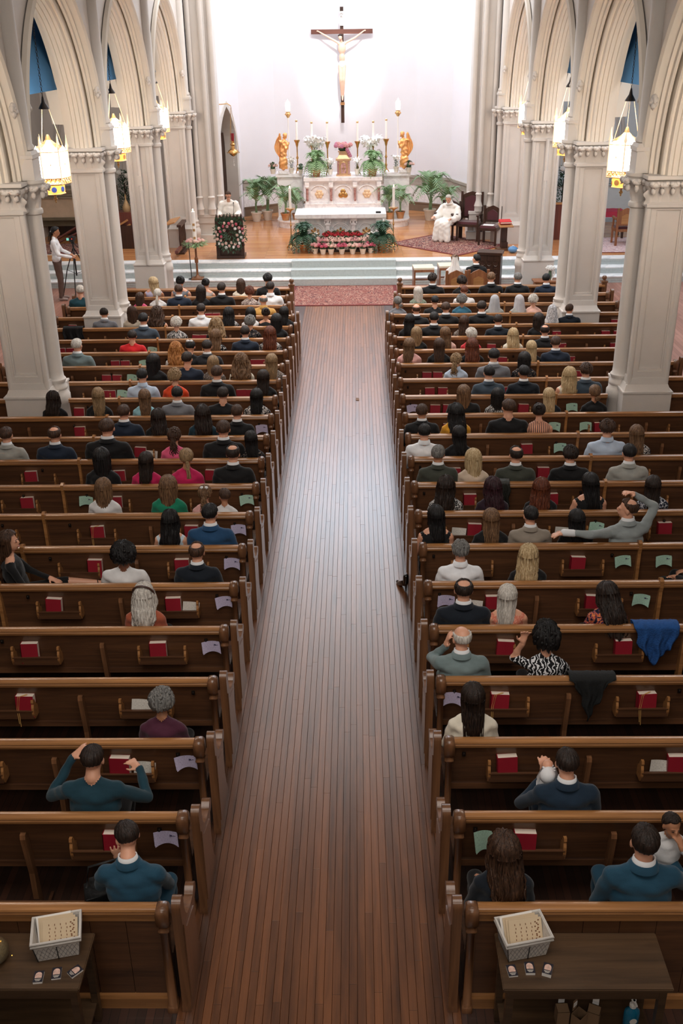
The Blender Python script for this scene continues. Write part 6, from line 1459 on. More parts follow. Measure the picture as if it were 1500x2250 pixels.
# pulpit cabinet with tracery
t = empty('pulpit', (3.66, 25.35, 0), -.25, 'dark wooden pulpit cabinet with pierced tracery front', 'pulpit')
m = MB(); m.bbox(-.28, .28, -.2, .2, 0, 1.02); m.bbox(-.31, .31, -.23, .23, 1.02, 1.08); m.bbox(-.31, .31, -.23, .23, 0, .08); m.build('cabinet', M['darkwood'], t)
for i in range(3):
    for j in range(2): x, z = -.16+i*.16, .62+j*.2; MB().tube([(x+.06*math.cos(a), -.205, z+.07*math.sin(a)) for a in np.linspace(0, 2*PI, 12)], .013, 5, closed=True).build('tracery_ring', M['oak_dark'], t)
for i in range(4): MB().bbox(-.245+i*.16, -.225+i*.16, -.215, -.2, .1, 1.0).build('moulding_strip', M['oak_dark'], t)
# ambo book stand
t = empty('book_stand', (4.43, 28.55, .5), .1, 'carved wooden book stand with red book near priest chairs', 'stand')
m = MB(); m.bbox(-.2, .2, -.18, .18, 0, .06); m.build('base', M['oak'], t); m = MB(); m.box((0, .03, .36), (.16, .14, .6)); m.bbox(-.09, .09, -.12, -.04, .06, .22); m.build('column', M['darkwood'], t)
MB().box((0, 0, .70), (.38, .30, .03), M=Matrix.Rotation(.18, 4, 'X')).build('slanted_top', M['pine'], t)
b_ = empty('lectionary', (4.43, 28.5, 1.245), .1, 'closed bright red book lying on the carved book stand', 'book'); b_.rotation_euler[0] = .16
MB().bbox(-.16, .16, -.12, .12, 0, .012).bbox(-.16, .16, -.12, .12, .05, .062).bbox(-.16, -.15, -.12, .12, .01, .05).build('cover', mat('bright_red_cover', '#c8262c', .45), b_); MB().bbox(-.15, .155, -.115, .115, .012, .05).build('page_block', M['pages'], b_)
t = empty('blue_bundle', (4.63, 28.1, .5), 0, 'light blue rounded bundle on floor beside the book stand', 'bag'); MB().ball((0, 0, .09), (.14, .12, .09), n=14).build('body', mat('blue_plastic', '#5d8fc0', .4), t, smooth=2); MB().tube([(-.05, 0, .16), (0, 0, .2), (.05, 0, .16)], .01, 5).build('handle', M['white'], t)
# small table with vase
t = empty('side_table', (4.86, 24.12, -.08), 0, 'small oak side table against the pillar plinth', 'table')
MB().bbox(-.32, .32, -.2, .2, .66, .70).build('table_top', M['chairoak'], t); MB().bbox(-.28, .28, -.17, .17, .54, .66).build('apron', M['chairoak'], t)
for x in (-.26, .26):
    for y in (-.15, .15): MB().bbox(x-.022, x+.022, y-.022, y+.022, 0, .6).build('leg', M['chairoak'], t)
t = empty('flower_vase', (4.94, 24.14, .62), 0, 'glass vase with white flowers and white ribbon on side table', 'vase')
MB().lathe([(.04, 0), (.045, .1), (.035, .2), (.04, .22)], n=12).build('glass', mat('green_glass', '#7f9a84', .15, var=0, trans=.6), t, smooth=True)
for q in range(5): inst('bloom', BL['lilypetal'], t, (.05*math.cos(q*1.3), .04*math.sin(q*1.3), .27), scale=(.9, .9, .9))
MB().sheet(lambda u, v: (.05+.03*u+.03*math.sin(v*5), -.06, .24-.24*v), 2, 8).sheet(lambda u, v: (.06+.12*v, -.06-.02*u, .006+.0*v), 2, 6).build('ribbon', M['white'], t, smooth=2)
# drain pipes on the third pillars
for sx in (-1, 1):
    t = MB(); t.tube([(0, 0, .0), (.0, 0, 1.7), (0, 0, 2.75)], .042, 10).lathe([(.05, 1.68), (.05, 1.74)], n=10).box((.0, -.01, 1.95), (.09, .06, .22))
    tag(t.build('conduit_pipe', M['plaster'], smooth=True, loc=(sx*4.72, 24.43, 1.02)), 'pale painted conduit pipe up the %s side pillar on the steps' % ('lectern' if sx < 0 else 'priest'), 'pipe')
# ---------------------------------------------------------------- lanterns
def lantern(x, y, label, s=1.0):
    t = empty('hanging_lantern', (x, y, 3.80), .25, label, 'lamp', 'hanging nave lanterns'); t.scale = (s,)*3
    r = .285; hexa = [(r*math.cos(PI/3*q), r*math.sin(PI/3*q)) for q in range(6)]
    for q in range(6):
        a, b = hexa[q], hexa[(q+1) % 6]; m = MB(); P = lambda u, z, o=1: ((a[0]+(b[0]-a[0])*u)*o, (a[1]+(b[1]-a[1])*u)*o, z)
        m.quad(P(.05, .10), P(.95, .10), P(.95, .50), P(.05, .50)); m.add([P(.05, .50), P(.95, .50), P(.5, .58)], [(0, 1, 2)]); m.build('glass_pane', M['lampglass'], t)
        m = MB(); mx_, my_ = (a[0]+b[0])/2*1.02, (a[1]+b[1])/2*1.02; m.ball((mx_, my_, .31), (.014, .014, .02), n=6); m.build('ornament', M['gold'], t)
        m = MB()
        for w_ in range(4): m.tube([P((w_+.1)/4, .015, 1.01), P((w_+.9)/4, .085, 1.01)], .007, 4); m.tube([P((w_+.1)/4, .085, 1.01), P((w_+.9)/4, .015, 1.01)], .007, 4)
        m.tube([P(0, 0), P(1, 0)], .010, 5); m.tube([P(0, .095), P(1, .095)], .010, 5); m.tube([P(0, .505), P(1, .505)], .009, 5)
        m.build('filigree_band', M['gold'], t)
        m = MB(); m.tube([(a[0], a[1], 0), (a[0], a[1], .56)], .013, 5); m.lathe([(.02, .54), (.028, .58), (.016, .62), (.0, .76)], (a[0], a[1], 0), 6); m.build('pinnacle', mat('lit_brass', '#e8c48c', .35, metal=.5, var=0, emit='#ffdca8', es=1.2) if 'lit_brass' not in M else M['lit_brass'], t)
    m = MB(); m.lathe([(.24, .56), (.12, .62), (.05, .68), (.02, .76)], n=6); m.build('roof', M['gold'], t)
    m = MB(); m.lathe([(.20, 0), (.175, -.03), (.17, -.15), (.185, -.165)], n=6); m.build('lower_glass', M['amberglass'], t)
    MB().lathe([(.18, -.165), (.06, -.185), (.02, -.2)], n=6).build('base_plate', M['gold'], t)
    m = MB(); m.ball((0, 0, -.22), .02, n=8); m.ball((0, 0, -.255), (.035, .035, .025), n=8); m.ball((0, 0, -.29), (.015, .015, .03), n=8); m.build('pendant', M['gold'], t, smooth=2)
    for q in range(6):
        a = PI/3*(q+.5); MB().lathe([(.045, -.006), (.045, .006)], n=14, M=Matrix.Translation((.158*math.cos(a), .158*math.sin(a), -.09)) @ Matrix.Rotation(a, 4, 'Z') @ Matrix.Rotation(PI/2, 4, 'Y')).build('medallion', M['blue_enamel'] if x < 0 and y > 17 and y < 18 else M['gold'], t)
    MB().lathe([(.085, 1.15), (.08, 1.17), (.03, 1.25), (.012, 1.34)], n=12).build('canopy', M['darkmetal'], t, smooth=True)
    for q in range(3):
        a = PI*2/3*q; m = MB(); n_ = 22
        for j in range(n_):
            u = j/n_; rr_ = .22+(.07-.22)*u; z = .58+(1.16-.58)*u; m.ball((rr_*math.cos(a), rr_*math.sin(a), z), (.0042, .0042, .018), n=5)
        m.build('chain', M['lit_brass'] if 'lit_brass' in M else M['gold'], t)
    m = MB()
    for j in range(36): m.tube([(.014*math.cos(b_)*(1 if j % 2 else .25), .014*math.cos(b_)*(.25 if j % 2 else 1), 1.36+j*.042+.026*math.sin(b_)) for b_ in np.linspace(0, 2*PI, 7)[:-1]], .0045, 4, closed=True)
    m.build('ceiling_chain', M['darkmetal'], t)
    l = bpy.data.lights.new('lantern_light', 'POINT'); l.energy = 42; l.color = (1, .86, .70); l.shadow_soft_size = .25
    lo = bpy.data.objects.new('lantern_light', l); COL.objects.link(lo); lo.parent = t; lo.location = (0, 0, .9)
M['lit_brass'] = mat('lit_brass', '#e8c48c', .35, metal=.5, var=0, emit='#ffe6c8', es=.7); M['blue_enamel'] = mat('blue_enamel', '#3a5fd0', .3, var=0)  # brass of chains and pinnacles self-glows faintly, imitating lantern light on it
for sx in (-1, 1):
    for q, y in enumerate((12.5, 17.4, 22.35, 27.3)):
        lantern(sx*4.72, y, 'glowing gothic brass lantern, %s bay from the altar, %s side' % (ORD[4-q], 'lectern' if sx < 0 else 'priest'))
# ---------------------------------------------------------------- figures with their own poses
def face_bits(t, H, yaw, nod, k=1.0):
    T = Matrix.Translation(H) @ Matrix.Rotation(yaw, 4, 'Z') @ Matrix.Rotation(-nod, 4, 'X')
    for s in (-1, 1): MB().ball((s*.029, .0885, .0), (.011, .006, .0055), n=8, M=T).build('eye', M['eye'], t, smooth=2)
    for s in (-1, 1): MB().tube([(s*.014, .098, .021), (s*.03, .096, .026), (s*.046, .086, .02)], .0032, 5, M=T).build('eyebrow', HC['dbr'], t, smooth=2)
    m = MB(); m.ball((0, .0955, -.0585), (.021, .006, .0045), n=8, M=T).ball((0, .0945, -.066), (.017, .006, .005), n=8, M=T); m.build('lips', M['lips'], t, smooth=2)
def special(side, row, x, z, sex, style, hc, top, flags, desc, key, dx=0, dy=.19, rz=0, bottom=None, face=False, hue=None, **kw):
    P, H = seated(sex=sex, **kw); bd = remeshed(P, 'person_body', .0095, 4)+(H,)
    t = person_from(side, row, x, z, sex, style, hc, top, flags+',t%d' % round(math.degrees(kw.get('yaw', 0)) or 1), desc, bd=bd, y=ROWY(row)+dy)
    t.rotation_euler[2] = rz; t.scale = (t.scale[1],)*3
    for o in t.children:
        if o.name.startswith(('hair', 'veil')): o.rotation_euler = (-kw.get('nod', .08), 0, kw.get('yaw', 0))
        if o.name.startswith('collar'): l = kw.get('lean', (0, 0)); o.location = (l[0]*.93, l[1]*.93, 0)
    if face: face_bits(t, H, kw.get('yaw', 0), kw.get('nod', .08))
    return t, H
special('L', 21, -1.65, 1.17, 'm', 'S', 'dbr', 'tealsw', 'x', 'broad man in dark teal sweater raising both hands', 'a', nod=.30, dy=.24, arms={('e', -1): (-.37, .10, .80), ('w', -1): (-.235, .30, 1.0), ('d', -1): (.6, .3, .5), ('e', 1): (.36, .12, .76), ('w', 1): (.27, .33, .86), ('d', 1): (-.6, .5, .2)})
special('L', 22, -1.16, 1.12, 'm', 'S', 'dbr', 'tealsuit', 'k', 'man in teal blazer with hands clasped against his face', 'b', yaw=.55, nod=.48, lean=(-.08, .12), arms={('e', -1): (-.34, .20, .66), ('w', -1): (-.20, .30, .84), ('d', -1): (-.05, -.05, 1), ('u', -1): (0, -1, 0), ('c', -1): .2, ('e', 1): (.14, .32, .62), ('w', 1): (-.10, .36, .80), ('d', 1): (-.3, -.1, 1), ('u', 1): (0, -1, 0), ('c', 1): .35})
t, H = special('R', 16, 3.28, 1.23, 'm', 'T', 'br', 'greysuit', 'k', 'balding man in grey suit, arm stretched along pew', 'c', dy=.22, rz=.25, yaw=1.0, nod=-.05, arms={('e', -1): (-.46, -.10, 1.0), ('w', -1): (-.72, -.02, 1.02), ('d', -1): (-1, .1, -.12), ('u', -1): (0, 0, 1), ('c', -1): .35, ('e', 1): (.34, .06, 1.16), ('w', 1): (.12, .12, 1.30), ('d', 1): (-.8, 0, .35), ('u', 1): (0, 0, 1), ('c', 1): .8})
MB().cap((-.64, -.045, 1.015), (-.735, -.018, 1.022), .040, .040).build('shirt_cuff', M['collar'], t, smooth=2)
special('R', 19, 1.21, 1.17, 'm', 'B', 'slv', 'sage', 'k', 'old bald man in grey green suit, hand at cheek', 'd', yaw=.30, nod=.12, arms={('e', -1): (-.25, .22, .86), ('w', -1): (-.125, .12, 1.05), ('d', -1): (.12, -.08, 1), ('u', -1): (-1, 0, 0)})
t, H = special('R', 19, 1.95, 1.14, 'w', 'A', 'blk', 'zebra', 'x', 'woman with black curly hair, zebra print blouse, hand raised', 'e', nod=.15, yaw=.1, arms={('e', -1): (-.27, .13, .93), ('w', -1): (-.205, .07, 1.13), ('d', -1): (.1, -.05, 1), ('u', -1): (0, 1, 0), ('e', 1): (.27, .08, .72), ('w', 1): (.2, .28, .68)})
for o in t.children:
    if o.name.startswith('body'): slots(o, [CL['zebra'], M['skin'], CL['zebra'], M['skin'], CL['black'], M['shoe'], CL['zebra']])
    if o.name.startswith('hair'): o.scale = (.92, .92, 1.1)
special('R', 21, 1.81, 1.17, 'm', 'S', 'dbr', 'sweatnavy', 'k', 'broad man with dark hair in navy sweater', 'f', nod=.22, arms={('e', -1): (-.30, .14, .72), ('w', -1): (-.12, .22, .92), ('d', -1): (0, .2, 1)})
special('R', 22, 2.14, 1.26, 'm', 'S', 'dbr', 'tealsuit', 'k', 'broad man in teal blue suit holding a baby', 'g', arms={('e', 1): (.34, .14, .74), ('w', 1): (.25, .33, .82)})
# blanket bundle and baby
t = empty('swaddled_baby', (1.70, 5.86, .93), .2, 'white swaddled baby held at the shoulder of the navy sweater man', 'baby')
m = MB(); m.ball((0, 0, .02), (.075, .07, .13), n=14); m.ball((-.02, -.03, .10), (.06, .055, .06), n=12)
for q in range(9): m.tube([(.07*math.cos(q*.7), .065*math.sin(q*.7)-.0, -.09), (.078*math.cos(q*.7+.3), .07*math.sin(q*.7+.3), .03), (.04*math.cos(q*.7+.6), .04*math.sin(q*.7+.6), .14)], .012, 6)
m.build('blanket', M['collar'], t, smooth=2); MB().ball((.01, .05, .12), (.045, .045, .05), n=12).build('head', M['skin'], t, smooth=2)
P, H = seated('c', yaw=.15, nod=.0, legs=False, arms={('e', -1): (-.2, .12, .85), ('w', -1): (-.07, .19, 1.03), ('d', -1): (.3, -.5, 1), ('e', 1): (.21, .05, .78), ('w', 1): (.16, .2, .72)})
me, reg = remeshed(P, 'person_body', .011, 4); t = empty('baby', (2.40, 5.22, .28), PI, 'baby in white looking back over the shoulder, fingers in mouth', 'baby'); t.scale = (.72,)*3
dress('body', (me, reg, H), CL['white'], CL['white'], M['skin2'], t); face_bits(t, H, .15, 0); o = inst('hair', hair('S', 0), t, H, (0, 0, .15)); slots(o, [HC['dbr']])
# reclining woman in profile with her leg along the seat
P, H = seated('w', yaw=-.35, nod=-.05, lean=(0, -.06), legs=False, arms={('e', 1): (.24, .05, .72), ('w', 1): (.22, .3, .62), ('e', -1): (-.2, .1, .72), ('w', -1): (-.05, .3, .66)})
P += [('c', (-.09, .03, .53), (-.10, .46, .56), .085, .06, 4), ('c', (-.10, .46, .56), (-.06, .80, .50), .052, .036, 1), ('c', (-.06, .82, .49), (-.03, .93, .52), .034, .026, 1), ('c', (.10, .03, .53), (.14, .43, .53), .085, .06, 4), ('c', (.14, .43, .51), (.22, .42, .12), .05, .038, 1), ('c', (.22, .40, .05), (.23, .54, .04), .04, .03, 1)]
me, reg = remeshed(P, 'person_body', .0105, 4)
t = empty('person', (-3.32, 9.38, 0), -1.25, 'woman in black sitting sideways, sandalled leg along the seventeenth lectern pew', 'person', 'wedding guests seated in the pews')
dress('body', (me, reg, H), CL['black'], CL['black'], M['skin'], t, yoke=M['skin']); face_bits(t, H, -.35, -.05); o = inst('hair', hair('X', 1), t, H, (.0, 0, -.35)); slots(o, [HC['br']])
m = MB(); m.tube([(-.06+.038*math.cos(a), .80, .495+.038*math.sin(a)) for a in np.linspace(0, 2*PI, 10)], .006, 5, closed=True); m.tube([(-.04+.03*math.cos(a), .90, .512+.03*math.sin(a)) for a in np.linspace(0, 2*PI, 10)], .006, 5, closed=True); m.box((-.03, .88, .478), (.07, .2, .012)); m.build('sandal', M['shoe'], t)
# guest in black at the outer end of the seventeenth priest-side pew
P, H = seated('m', legs=True, lean=(.1, -.05)); me, reg = remeshed(P, 'person_body', .014, 4)
t = empty('person', (4.02, 9.36, 0), .75, 'guest in black with knees turned towards the aisle, seventeenth priest pew', 'person', 'wedding guests seated in the pews')
dress('body', (me, reg, H), CL['black'], CL['black'], M['skin'], t); o = inst('hair', hair('S', 0), t, H); slots(o, [HC['dbr']])
# robed priest on his chair
M['alb'] = mat('white_vestment', '#efece6', .8, bump=.3, bscale=60, var=.03, sheen=.2)
def robed_seated():
    P, H = seated('m', yaw=.1, nod=.45, legs=False, lean=(0, .05), arms={('e', -1): (-.30, .10, .70), ('w', -1): (-.22, .36, .66), ('e', 1): (.33, .08, .72), ('w', 1): (.34, .34, .68)})
    P += [('e', (0, .0, .72), (.25, .18, .25), 0), ('c', (-.1, .05, .54), (-.15, .46, .54), .12, .10, 4), ('c', (.1, .05, .54), (.15, .46, .54), .12, .10, 4), ('c', (-.15, .48, .5), (-.19, .52, .09), .10, .10, 4), ('c', (.15, .48, .5), (.19, .52, .09), .10, .10, 4), ('c', (0, .47, .48), (0, .50, .08), .10, .09, 4), ('c', (0, .1, .52), (0, .45, .5), .12, .11, 4),
          ('c', (-.24, -.0, .9), (-.30, .14, .68), .09, .12, 2), ('c', (.24, -.0, .9), (.32, .12, .68), .09, .12, 2), ('c', (-.28, .12, .66), (-.25, .27, .62), .10, .09, 3), ('c', (.32, .12, .68), (.34, .25, .64), .10, .09, 3)]
    return P, H
P, H = robed_seated(); me, reg = remeshed(P, 'person_body', .013, 4, .005)
t = empty('person', (3.06, 30.22, .50), PI-.55, 'seated elderly priest in long white vestments with head bowed', 'person')
dress('body', (me, reg, H), M['alb'], M['alb'], M['skin'], t); face_bits(t, H, .1, .45); o = inst('hair', hair('B', 0), t, H, (-.45, 0, .1)); slots(o, [HC['slv']])
o = inst('hair', hair('S', 1), t, H+Vector((0, -.004, .0)), (-.45, 0, .1), (.985, .985, .985)); slots(o, [HC['slv']])
o = inst('collar', COLM['suit'], t, (0, .05, .01), scale=(1.15, 1.15, 1)); slots(o, [M['alb'], M['alb']])
# standing figures
def standing(sex='m', yaw=0, nod=.1, arms=None, robe=False, lean=(0, 0)):
    P = []; dz = .46; H = Vector((0+lean[0], .03+lean[1]+nod*.1, 1.19+dz-nod*.03)); sw = .175 if sex == 'm' else .15
    P += [('e', (0, 0, .95), (.165, .115, .13), 4), ('e', (0, 0, 1.10), (.15, .105, .16), 0), ('e', (0, 0, 1.28), (.175, .115, .17), 0), ('e', (lean[0]*.6, lean[1]*.6, 1.38), (sw*1.05, .10, .09), 0), ('c', (-sw+lean[0]*.8, lean[1]*.8, 1.415), (sw+lean[0]*.8, lean[1]*.8, 1.415), .062, .062, 0),
          ('c', (-.12+lean[0]*.8, lean[1]*.8, 1.44), (lean[0], lean[1], 1.50), .05, .05, 0), ('c', (.12+lean[0]*.8, lean[1]*.8, 1.44), (lean[0], lean[1], 1.50), .05, .05, 0), ('c', (lean[0], lean[1], 1.46), tuple(H+Vector((0, -.015, -.06))), .055, .05, 1)]
    P += head_prims(H, yaw, nod); arms = arms or {}
    for s in (-1, 1):
        sh = (s*(sw+.02)+lean[0]*.8, lean[1]*.8, 1.40); el = arms.get(('e', s), (s*(sw+.10), .06, 1.14)); wr = arms.get(('w', s), (s*.18, .28, 1.08)); q = 1.6 if robe else 1
        P += [('c', sh, el, .056*q, .05*q, 2), ('c', el, wr, .047*q, .036*(2 if robe else 1), 3)]; hp, fr = hand_prims(Vector(wr)+(Vector(wr)-Vector(el)).normalized()*(.05 if robe else 0), el, .6); P += hp+thumb(fr, -s)
    if robe: P += [('c', (0, 0, .95), (0, 0, .16), .19, .25, 4), ('c', (-.09, .03, .8), (-.12, .05, .1), .13, .14, 4), ('c', (.09, .03, .8), (.12, .05, .1), .13, .14, 4), ('e', (0, 0, 1.15), (.22, .16, .3), 0)]
    else:
        for s in (-1, 1): P += [('c', (s*.09, 0, .90), (s*.11, .03, .50), .09, .062, 4), ('c', (s*.11, .03, .50), (s*.12, .0, .10), .062, .048, 4), ('c', (s*.12, -.03, .045), (s*.13, .14, .035), .042, .034, 5)]
    return P, H
P, H = standing('m', 0, .42, {('w', -1): (-.24, .32, 1.12), ('w', 1): (.24, .32, 1.12)}, True, (0, .05)); me, reg = remeshed(P, 'person_body', .0125, 4, .005)
t = empty('person', (-3.17, 28.52, .5), PI, 'man in white vestments and glasses reading at the lectern', 'person'); t.scale = (.96,)*3
dress('body', (me, reg, H), M['alb'], M['alb'], M['skin'], t); face_bits(t, H, 0, .42); o = inst('hair', hair('S', 1), t, H, (-.42, 0, 0)); slots(o, [HC['br']])
m = MB(); T = Matrix.Rotation(-.42, 4, 'X')
for s in (-1, 1): m.tube([(s*.034+.022*math.cos(a), .096, .0+.016*math.sin(a)) for a in np.linspace(0, 2*PI, 12)], .002, 4, closed=True, M=T); m.tube([(s*.056, .092, .003), (s*.083, 0, .004)], .002, 4, M=T)
m.tube([(-.012, .1, .004), (.012, .1, .004)], .002, 4, M=T); m.build('glasses', M['black'], t, loc=H)
P, H = standing('m', 0, .25, {('e', -1): (-.26, .10, 1.16), ('w', -1): (-.12, .32, 1.08), ('e', 1): (.26, .08, 1.14), ('w', 1): (.16, .36, 1.05)}); me, reg = remeshed(P, 'person_body', .0125, 4)
t = empty('person', (-7.16, 25.25, 0), -PI/2+.15, 'videographer with long dark ponytail, white shirt, brown trousers by tripod', 'person'); t.scale = (1.03,)*3
dress('body', (me, reg, H), CL['whitec'], mat('brown_trousers', '#5a453c', .85, bump=.3, bscale=200), M['skin2'], t); face_bits(t, H, 0, .25)
for o in t.children:
    if o.name.startswith('body'): o.material_slots[5].material = mat('grey_trainers', '#8d7d78', .6)
o = inst('hair', hair('P', 1), t, H, (-.25, 0, 0), (1, 1, 1)); slots(o, [HC['blk']])
m = MB()
for q in range(12): m.tube([(R.uniform(-.02, .02), -.115-.05*math.sin(v*2), -.0-.48*v) for v in np.linspace(0, 1, 8)], .018, 6, r1=.007)
o = m.build('ponytail', HC['blk'], t, smooth=2, loc=H); MB().tube([(.024*math.cos(a), -.12+.01*math.sin(a), .0+.024*math.sin(a)) for a in np.linspace(0, 2*PI, 10)], .008, 5, closed=True).build('hair_tie', M['collar'], t, loc=H)
MB().cap((-.10, -.0, 1.02), (.10, -.0, 1.02), .10, .10).build('shirt_tail', CL['whitec'], t, smooth=2)
# camera on tripod
t = empty('video_camera_tripod', (-6.85, 25.75, 0), 0, 'black tripod with small video camera beside the pillar', 'tripod')
for a in (.6, 2.7, 4.8): m = MB(); m.tube([(0, 0, 1.22), (.30*math.cos(a), .30*math.sin(a), .60), (.50*math.cos(a), .50*math.sin(a), .0)], .014, 6); m.tube([(.0, 0, .55), (.28*math.cos(a), .28*math.sin(a), .62)], .007, 5); m.build('leg', M['black'], t)
MB().lathe([(.02, .5), (.02, 1.3), (.05, 1.31), (.04, 1.36)], n=10).build('centre_column', M['black'], t); MB().tube([(0, -.02, 1.34), (.22, -.2, 1.2)], .01, 6).build('pan_handle', M['black'], t)
m = MB(); m.box((0, 0, 1.42), (.10, .22, .11)); m.lathe([(.035, 0), (.045, .1)], n=12, M=Matrix.Translation((0, .1, 1.42)) @ Matrix.Rotation(-PI/2, 4, 'X')); m.box((0, 0, 1.5), (.02, .12, .02)); m.build('camera_body', M['black'], t)
MB().bbox(-.12, -.06, -.1, -.09, 1.40, 1.46).build('screen', mat('lit_screen', '#6fc0b0', .4, var=0, emit='#6fc0b0', es=.8), t); MB().ball((.02, -.115, 1.44), .01, n=6).build('record_light', mat('red_light', '#ff4030', .4, var=0, emit='#ff4030', es=3), t)
# bride and groom
def couple(x, y, sex, style, hc, top, lab, yaw, z=1.19):
    P, H = seated(sex, yaw=yaw); me, reg = remeshed(P, 'person_body', .013, 4); t = empty('person', (x, y, 0), 0, lab, 'person')
    dress('body', (me, reg, H), CL[top], CL[top], M['skin'], t, sleeves=None, yoke=None); o = inst('hair', hair(style, 1), t, H, (-.08, 0, yaw)); slots(o, [HC[hc]]); return t, H
t, H = couple(2.62, 23.75, 'w', 'U', 'lbr', 'white', 'bride in white gown with long sheer veil seated on carved chair', .35)
m = MB(); m.sheet(lambda u, v: ((u-.5)*(.12+.55*v)+.004*math.sin(u*30), -.10-.16*v-.03*math.cos((u-.5)*5)+.012*math.sin(u*26), 1.28-1.2*v+.01*math.sin(u*18)), 30, 16)
m.sheet(lambda u, v: ((u-.5)*(.5+.5*v), .25-.1+.45*v*0+(.15+.5*v)*math.cos((u-.5)*3)-.1, .5-.48*v), 16, 6)
m.build('veil', mat('sheer_veil', '#f4f3f1', .7, alpha=.82, var=0), t, smooth=2)
t, H = couple(3.13, 23.78, 'm', 'S', 'blk', 'black', 'groom with black hair in black tuxedo turning to the bride', .8); o = inst('collar', COLM['suit'], t); slots(o, [CL['black'], M['collar']])
m = MB(); m.ball((-.03, .065, 1.03), (.028, .012, .016), n=8).ball((.03, .065, 1.03), (.028, .012, .016), n=8).ball((0, .07, 1.03), .01, n=6); m.build('bow_tie', M['black'], t, smooth=2)
# ---------------------------------------------------------------- garments and bags on the pews
def draped(name, x, row, w, front, back, mt, label, cat='coat', pt=0, seed=1):
    y0 = ROWY(row); rs = random.Random(seed); ph = rs.uniform(0, 6)
    def fn(u, v):
        xx = (u-.5)*w; s = v*(front+back+.12); fold = .022*math.sin(u*17+ph)+.012*math.sin(u*37+ph*2)
        lowf = front*(1-.0*u)*(1-pt*abs(u-.5)*2)
        s = v*(lowf+back+.12)
        if s < lowf: y, z = -.062+fold*min(1, (lowf-s)*4)-.012, .935-(lowf-s)
        elif s < lowf+.12: q = (s-lowf)/.12; y, z = -.074+.145*q, .935+.02*math.sin(PI*q)
        else: y, z = .071+abs(fold)*.6, .935-(s-lowf-.12)
        return (xx*(1-.35*pt*(1-min(1, s/max(lowf, .01))))+.01*math.sin(z*30+ph), y, z)
    o = MB().sheet(fn, 40, 30).build(name, mt, smooth=2, loc=(x, y0, 0)); md = o.modifiers.new('thickness', 'SOLIDIFY'); md.thickness = .012
    return tag(o, label, cat)
draped('cardigan', 3.10, 18, .42, .42, .25, mat('royal_blue_knit', '#1c4d8c', .9, bump=.8, bscale=70, var=.2, vscale=20), 'royal blue knitted cardigan hung over the eighteenth pew, priest side', pt=.55, seed=3)
draped('shawl', 2.31, 19, .40, .44, .2, mat('black_shawl_cloth', '#0f1112', .9, bump=.4, bscale=60), 'black shawl hanging to a point over nineteenth pew, priest side', pt=.95, seed=5)
draped('coat', -5.17, 5, .38, .22, .2, mat('black_coat_cloth', '#0d0d10', .9, bump=.3, bscale=60), 'black coat folded over the fifth pew beyond the lectern side pillar', pt=.0, seed=6)
draped('jacket', 2.10, 14, .20, .36, .2, mat('dark_waxed_jacket', '#22231f', .6, bump=.5, bscale=40), 'dark waxed jacket hung on fourteenth pew beside the red-haired woman', pt=.1, seed=7)
def bag(loc, d, mt, label, rz=0, strap=True):
    t = empty('handbag', loc, rz, label, 'bag'); m = MB(); m.box((0, 0, d[2]/2), d, tp=.15); me = m.mesh('body', [mt]); b = bmesh.new(); b.from_mesh(me); bmesh.ops.bevel(b, geom=list(b.edges), offset=min(d)*.2, segments=3, affect='EDGES'); b.to_mesh(me); b.free(); me.polygons.foreach_set('use_smooth', [True]*len(me.polygons)); inst('body', me, t)
    MB().box((0, -d[1]*.52, d[2]*.62), (d[0]*.9, .01, d[2]*.5)).build('flap', mt, t)
    if strap: MB().tube([(-d[0]*.4, 0, d[2]*.9), (-d[0]*.3, 0, d[2]*1.4), (d[0]*.3, 0, d[2]*1.4), (d[0]*.4, 0, d[2]*.9)], .008, 6).build('strap', mt, t, smooth=2)
    return t
bag((1.55, ROWY(15)+.28, .45), (.19, .12, .2), M['black'], 'small black handbag standing on fifteenth pew seat, priest side'); 
t = bag((-1.42, ROWY(22)+.36, .45), (.34, .2, .34), mat('black_nylon', '#0c0d0f', .6, bump=.5, bscale=30), 'black rucksack on the rear pew beside the teal blazer man', .4)
MB().tube([(-.10, -.12, .05), (-.12, -.13, .15), (-.10, -.12, .25)], .008, 5).build('green_tag', mat('green_webbing', '#3b5a3c', .7), t)
t = MB()
for q in range(5): t.sheet(lambda u, v: ((u-.5)*.12+.01*math.sin(v*9+q), (v-.5)*.12+.01*math.sin(u*8+q), .05+.05*math.sin(u*5+q)*math.cos(v*4)+.02*q), 6, 6)
tag(t.build('tissue', M['collar'], smooth=2, loc=(2.53, ROWY(17)+.27, .44)), 'crumpled white tissues on seat of the seventeenth pew, priest side', 'tissue')
# black heel of a guest stretched into the aisle
t = empty('high_heel_shoe', (.86, 10.35, 0), .4, 'shiny black high-heeled shoe poking into the aisle beside pew end', 'shoe')
m = MB(); m.cap((0, 0, .10), (0, .13, .035), .038, .036).cap((0, .13, .035), (0, .2, .02), .036, .02).tube([(0, -.03, .09), (0, -.035, .0)], .014, 8, r1=.006).cap((0, -.02, .12), (0, -.03, .2), .034, .036); m.build('upper', mat('patent_black', '#0a0a0c', .12, var=0, coat=.6), t, smooth=2)
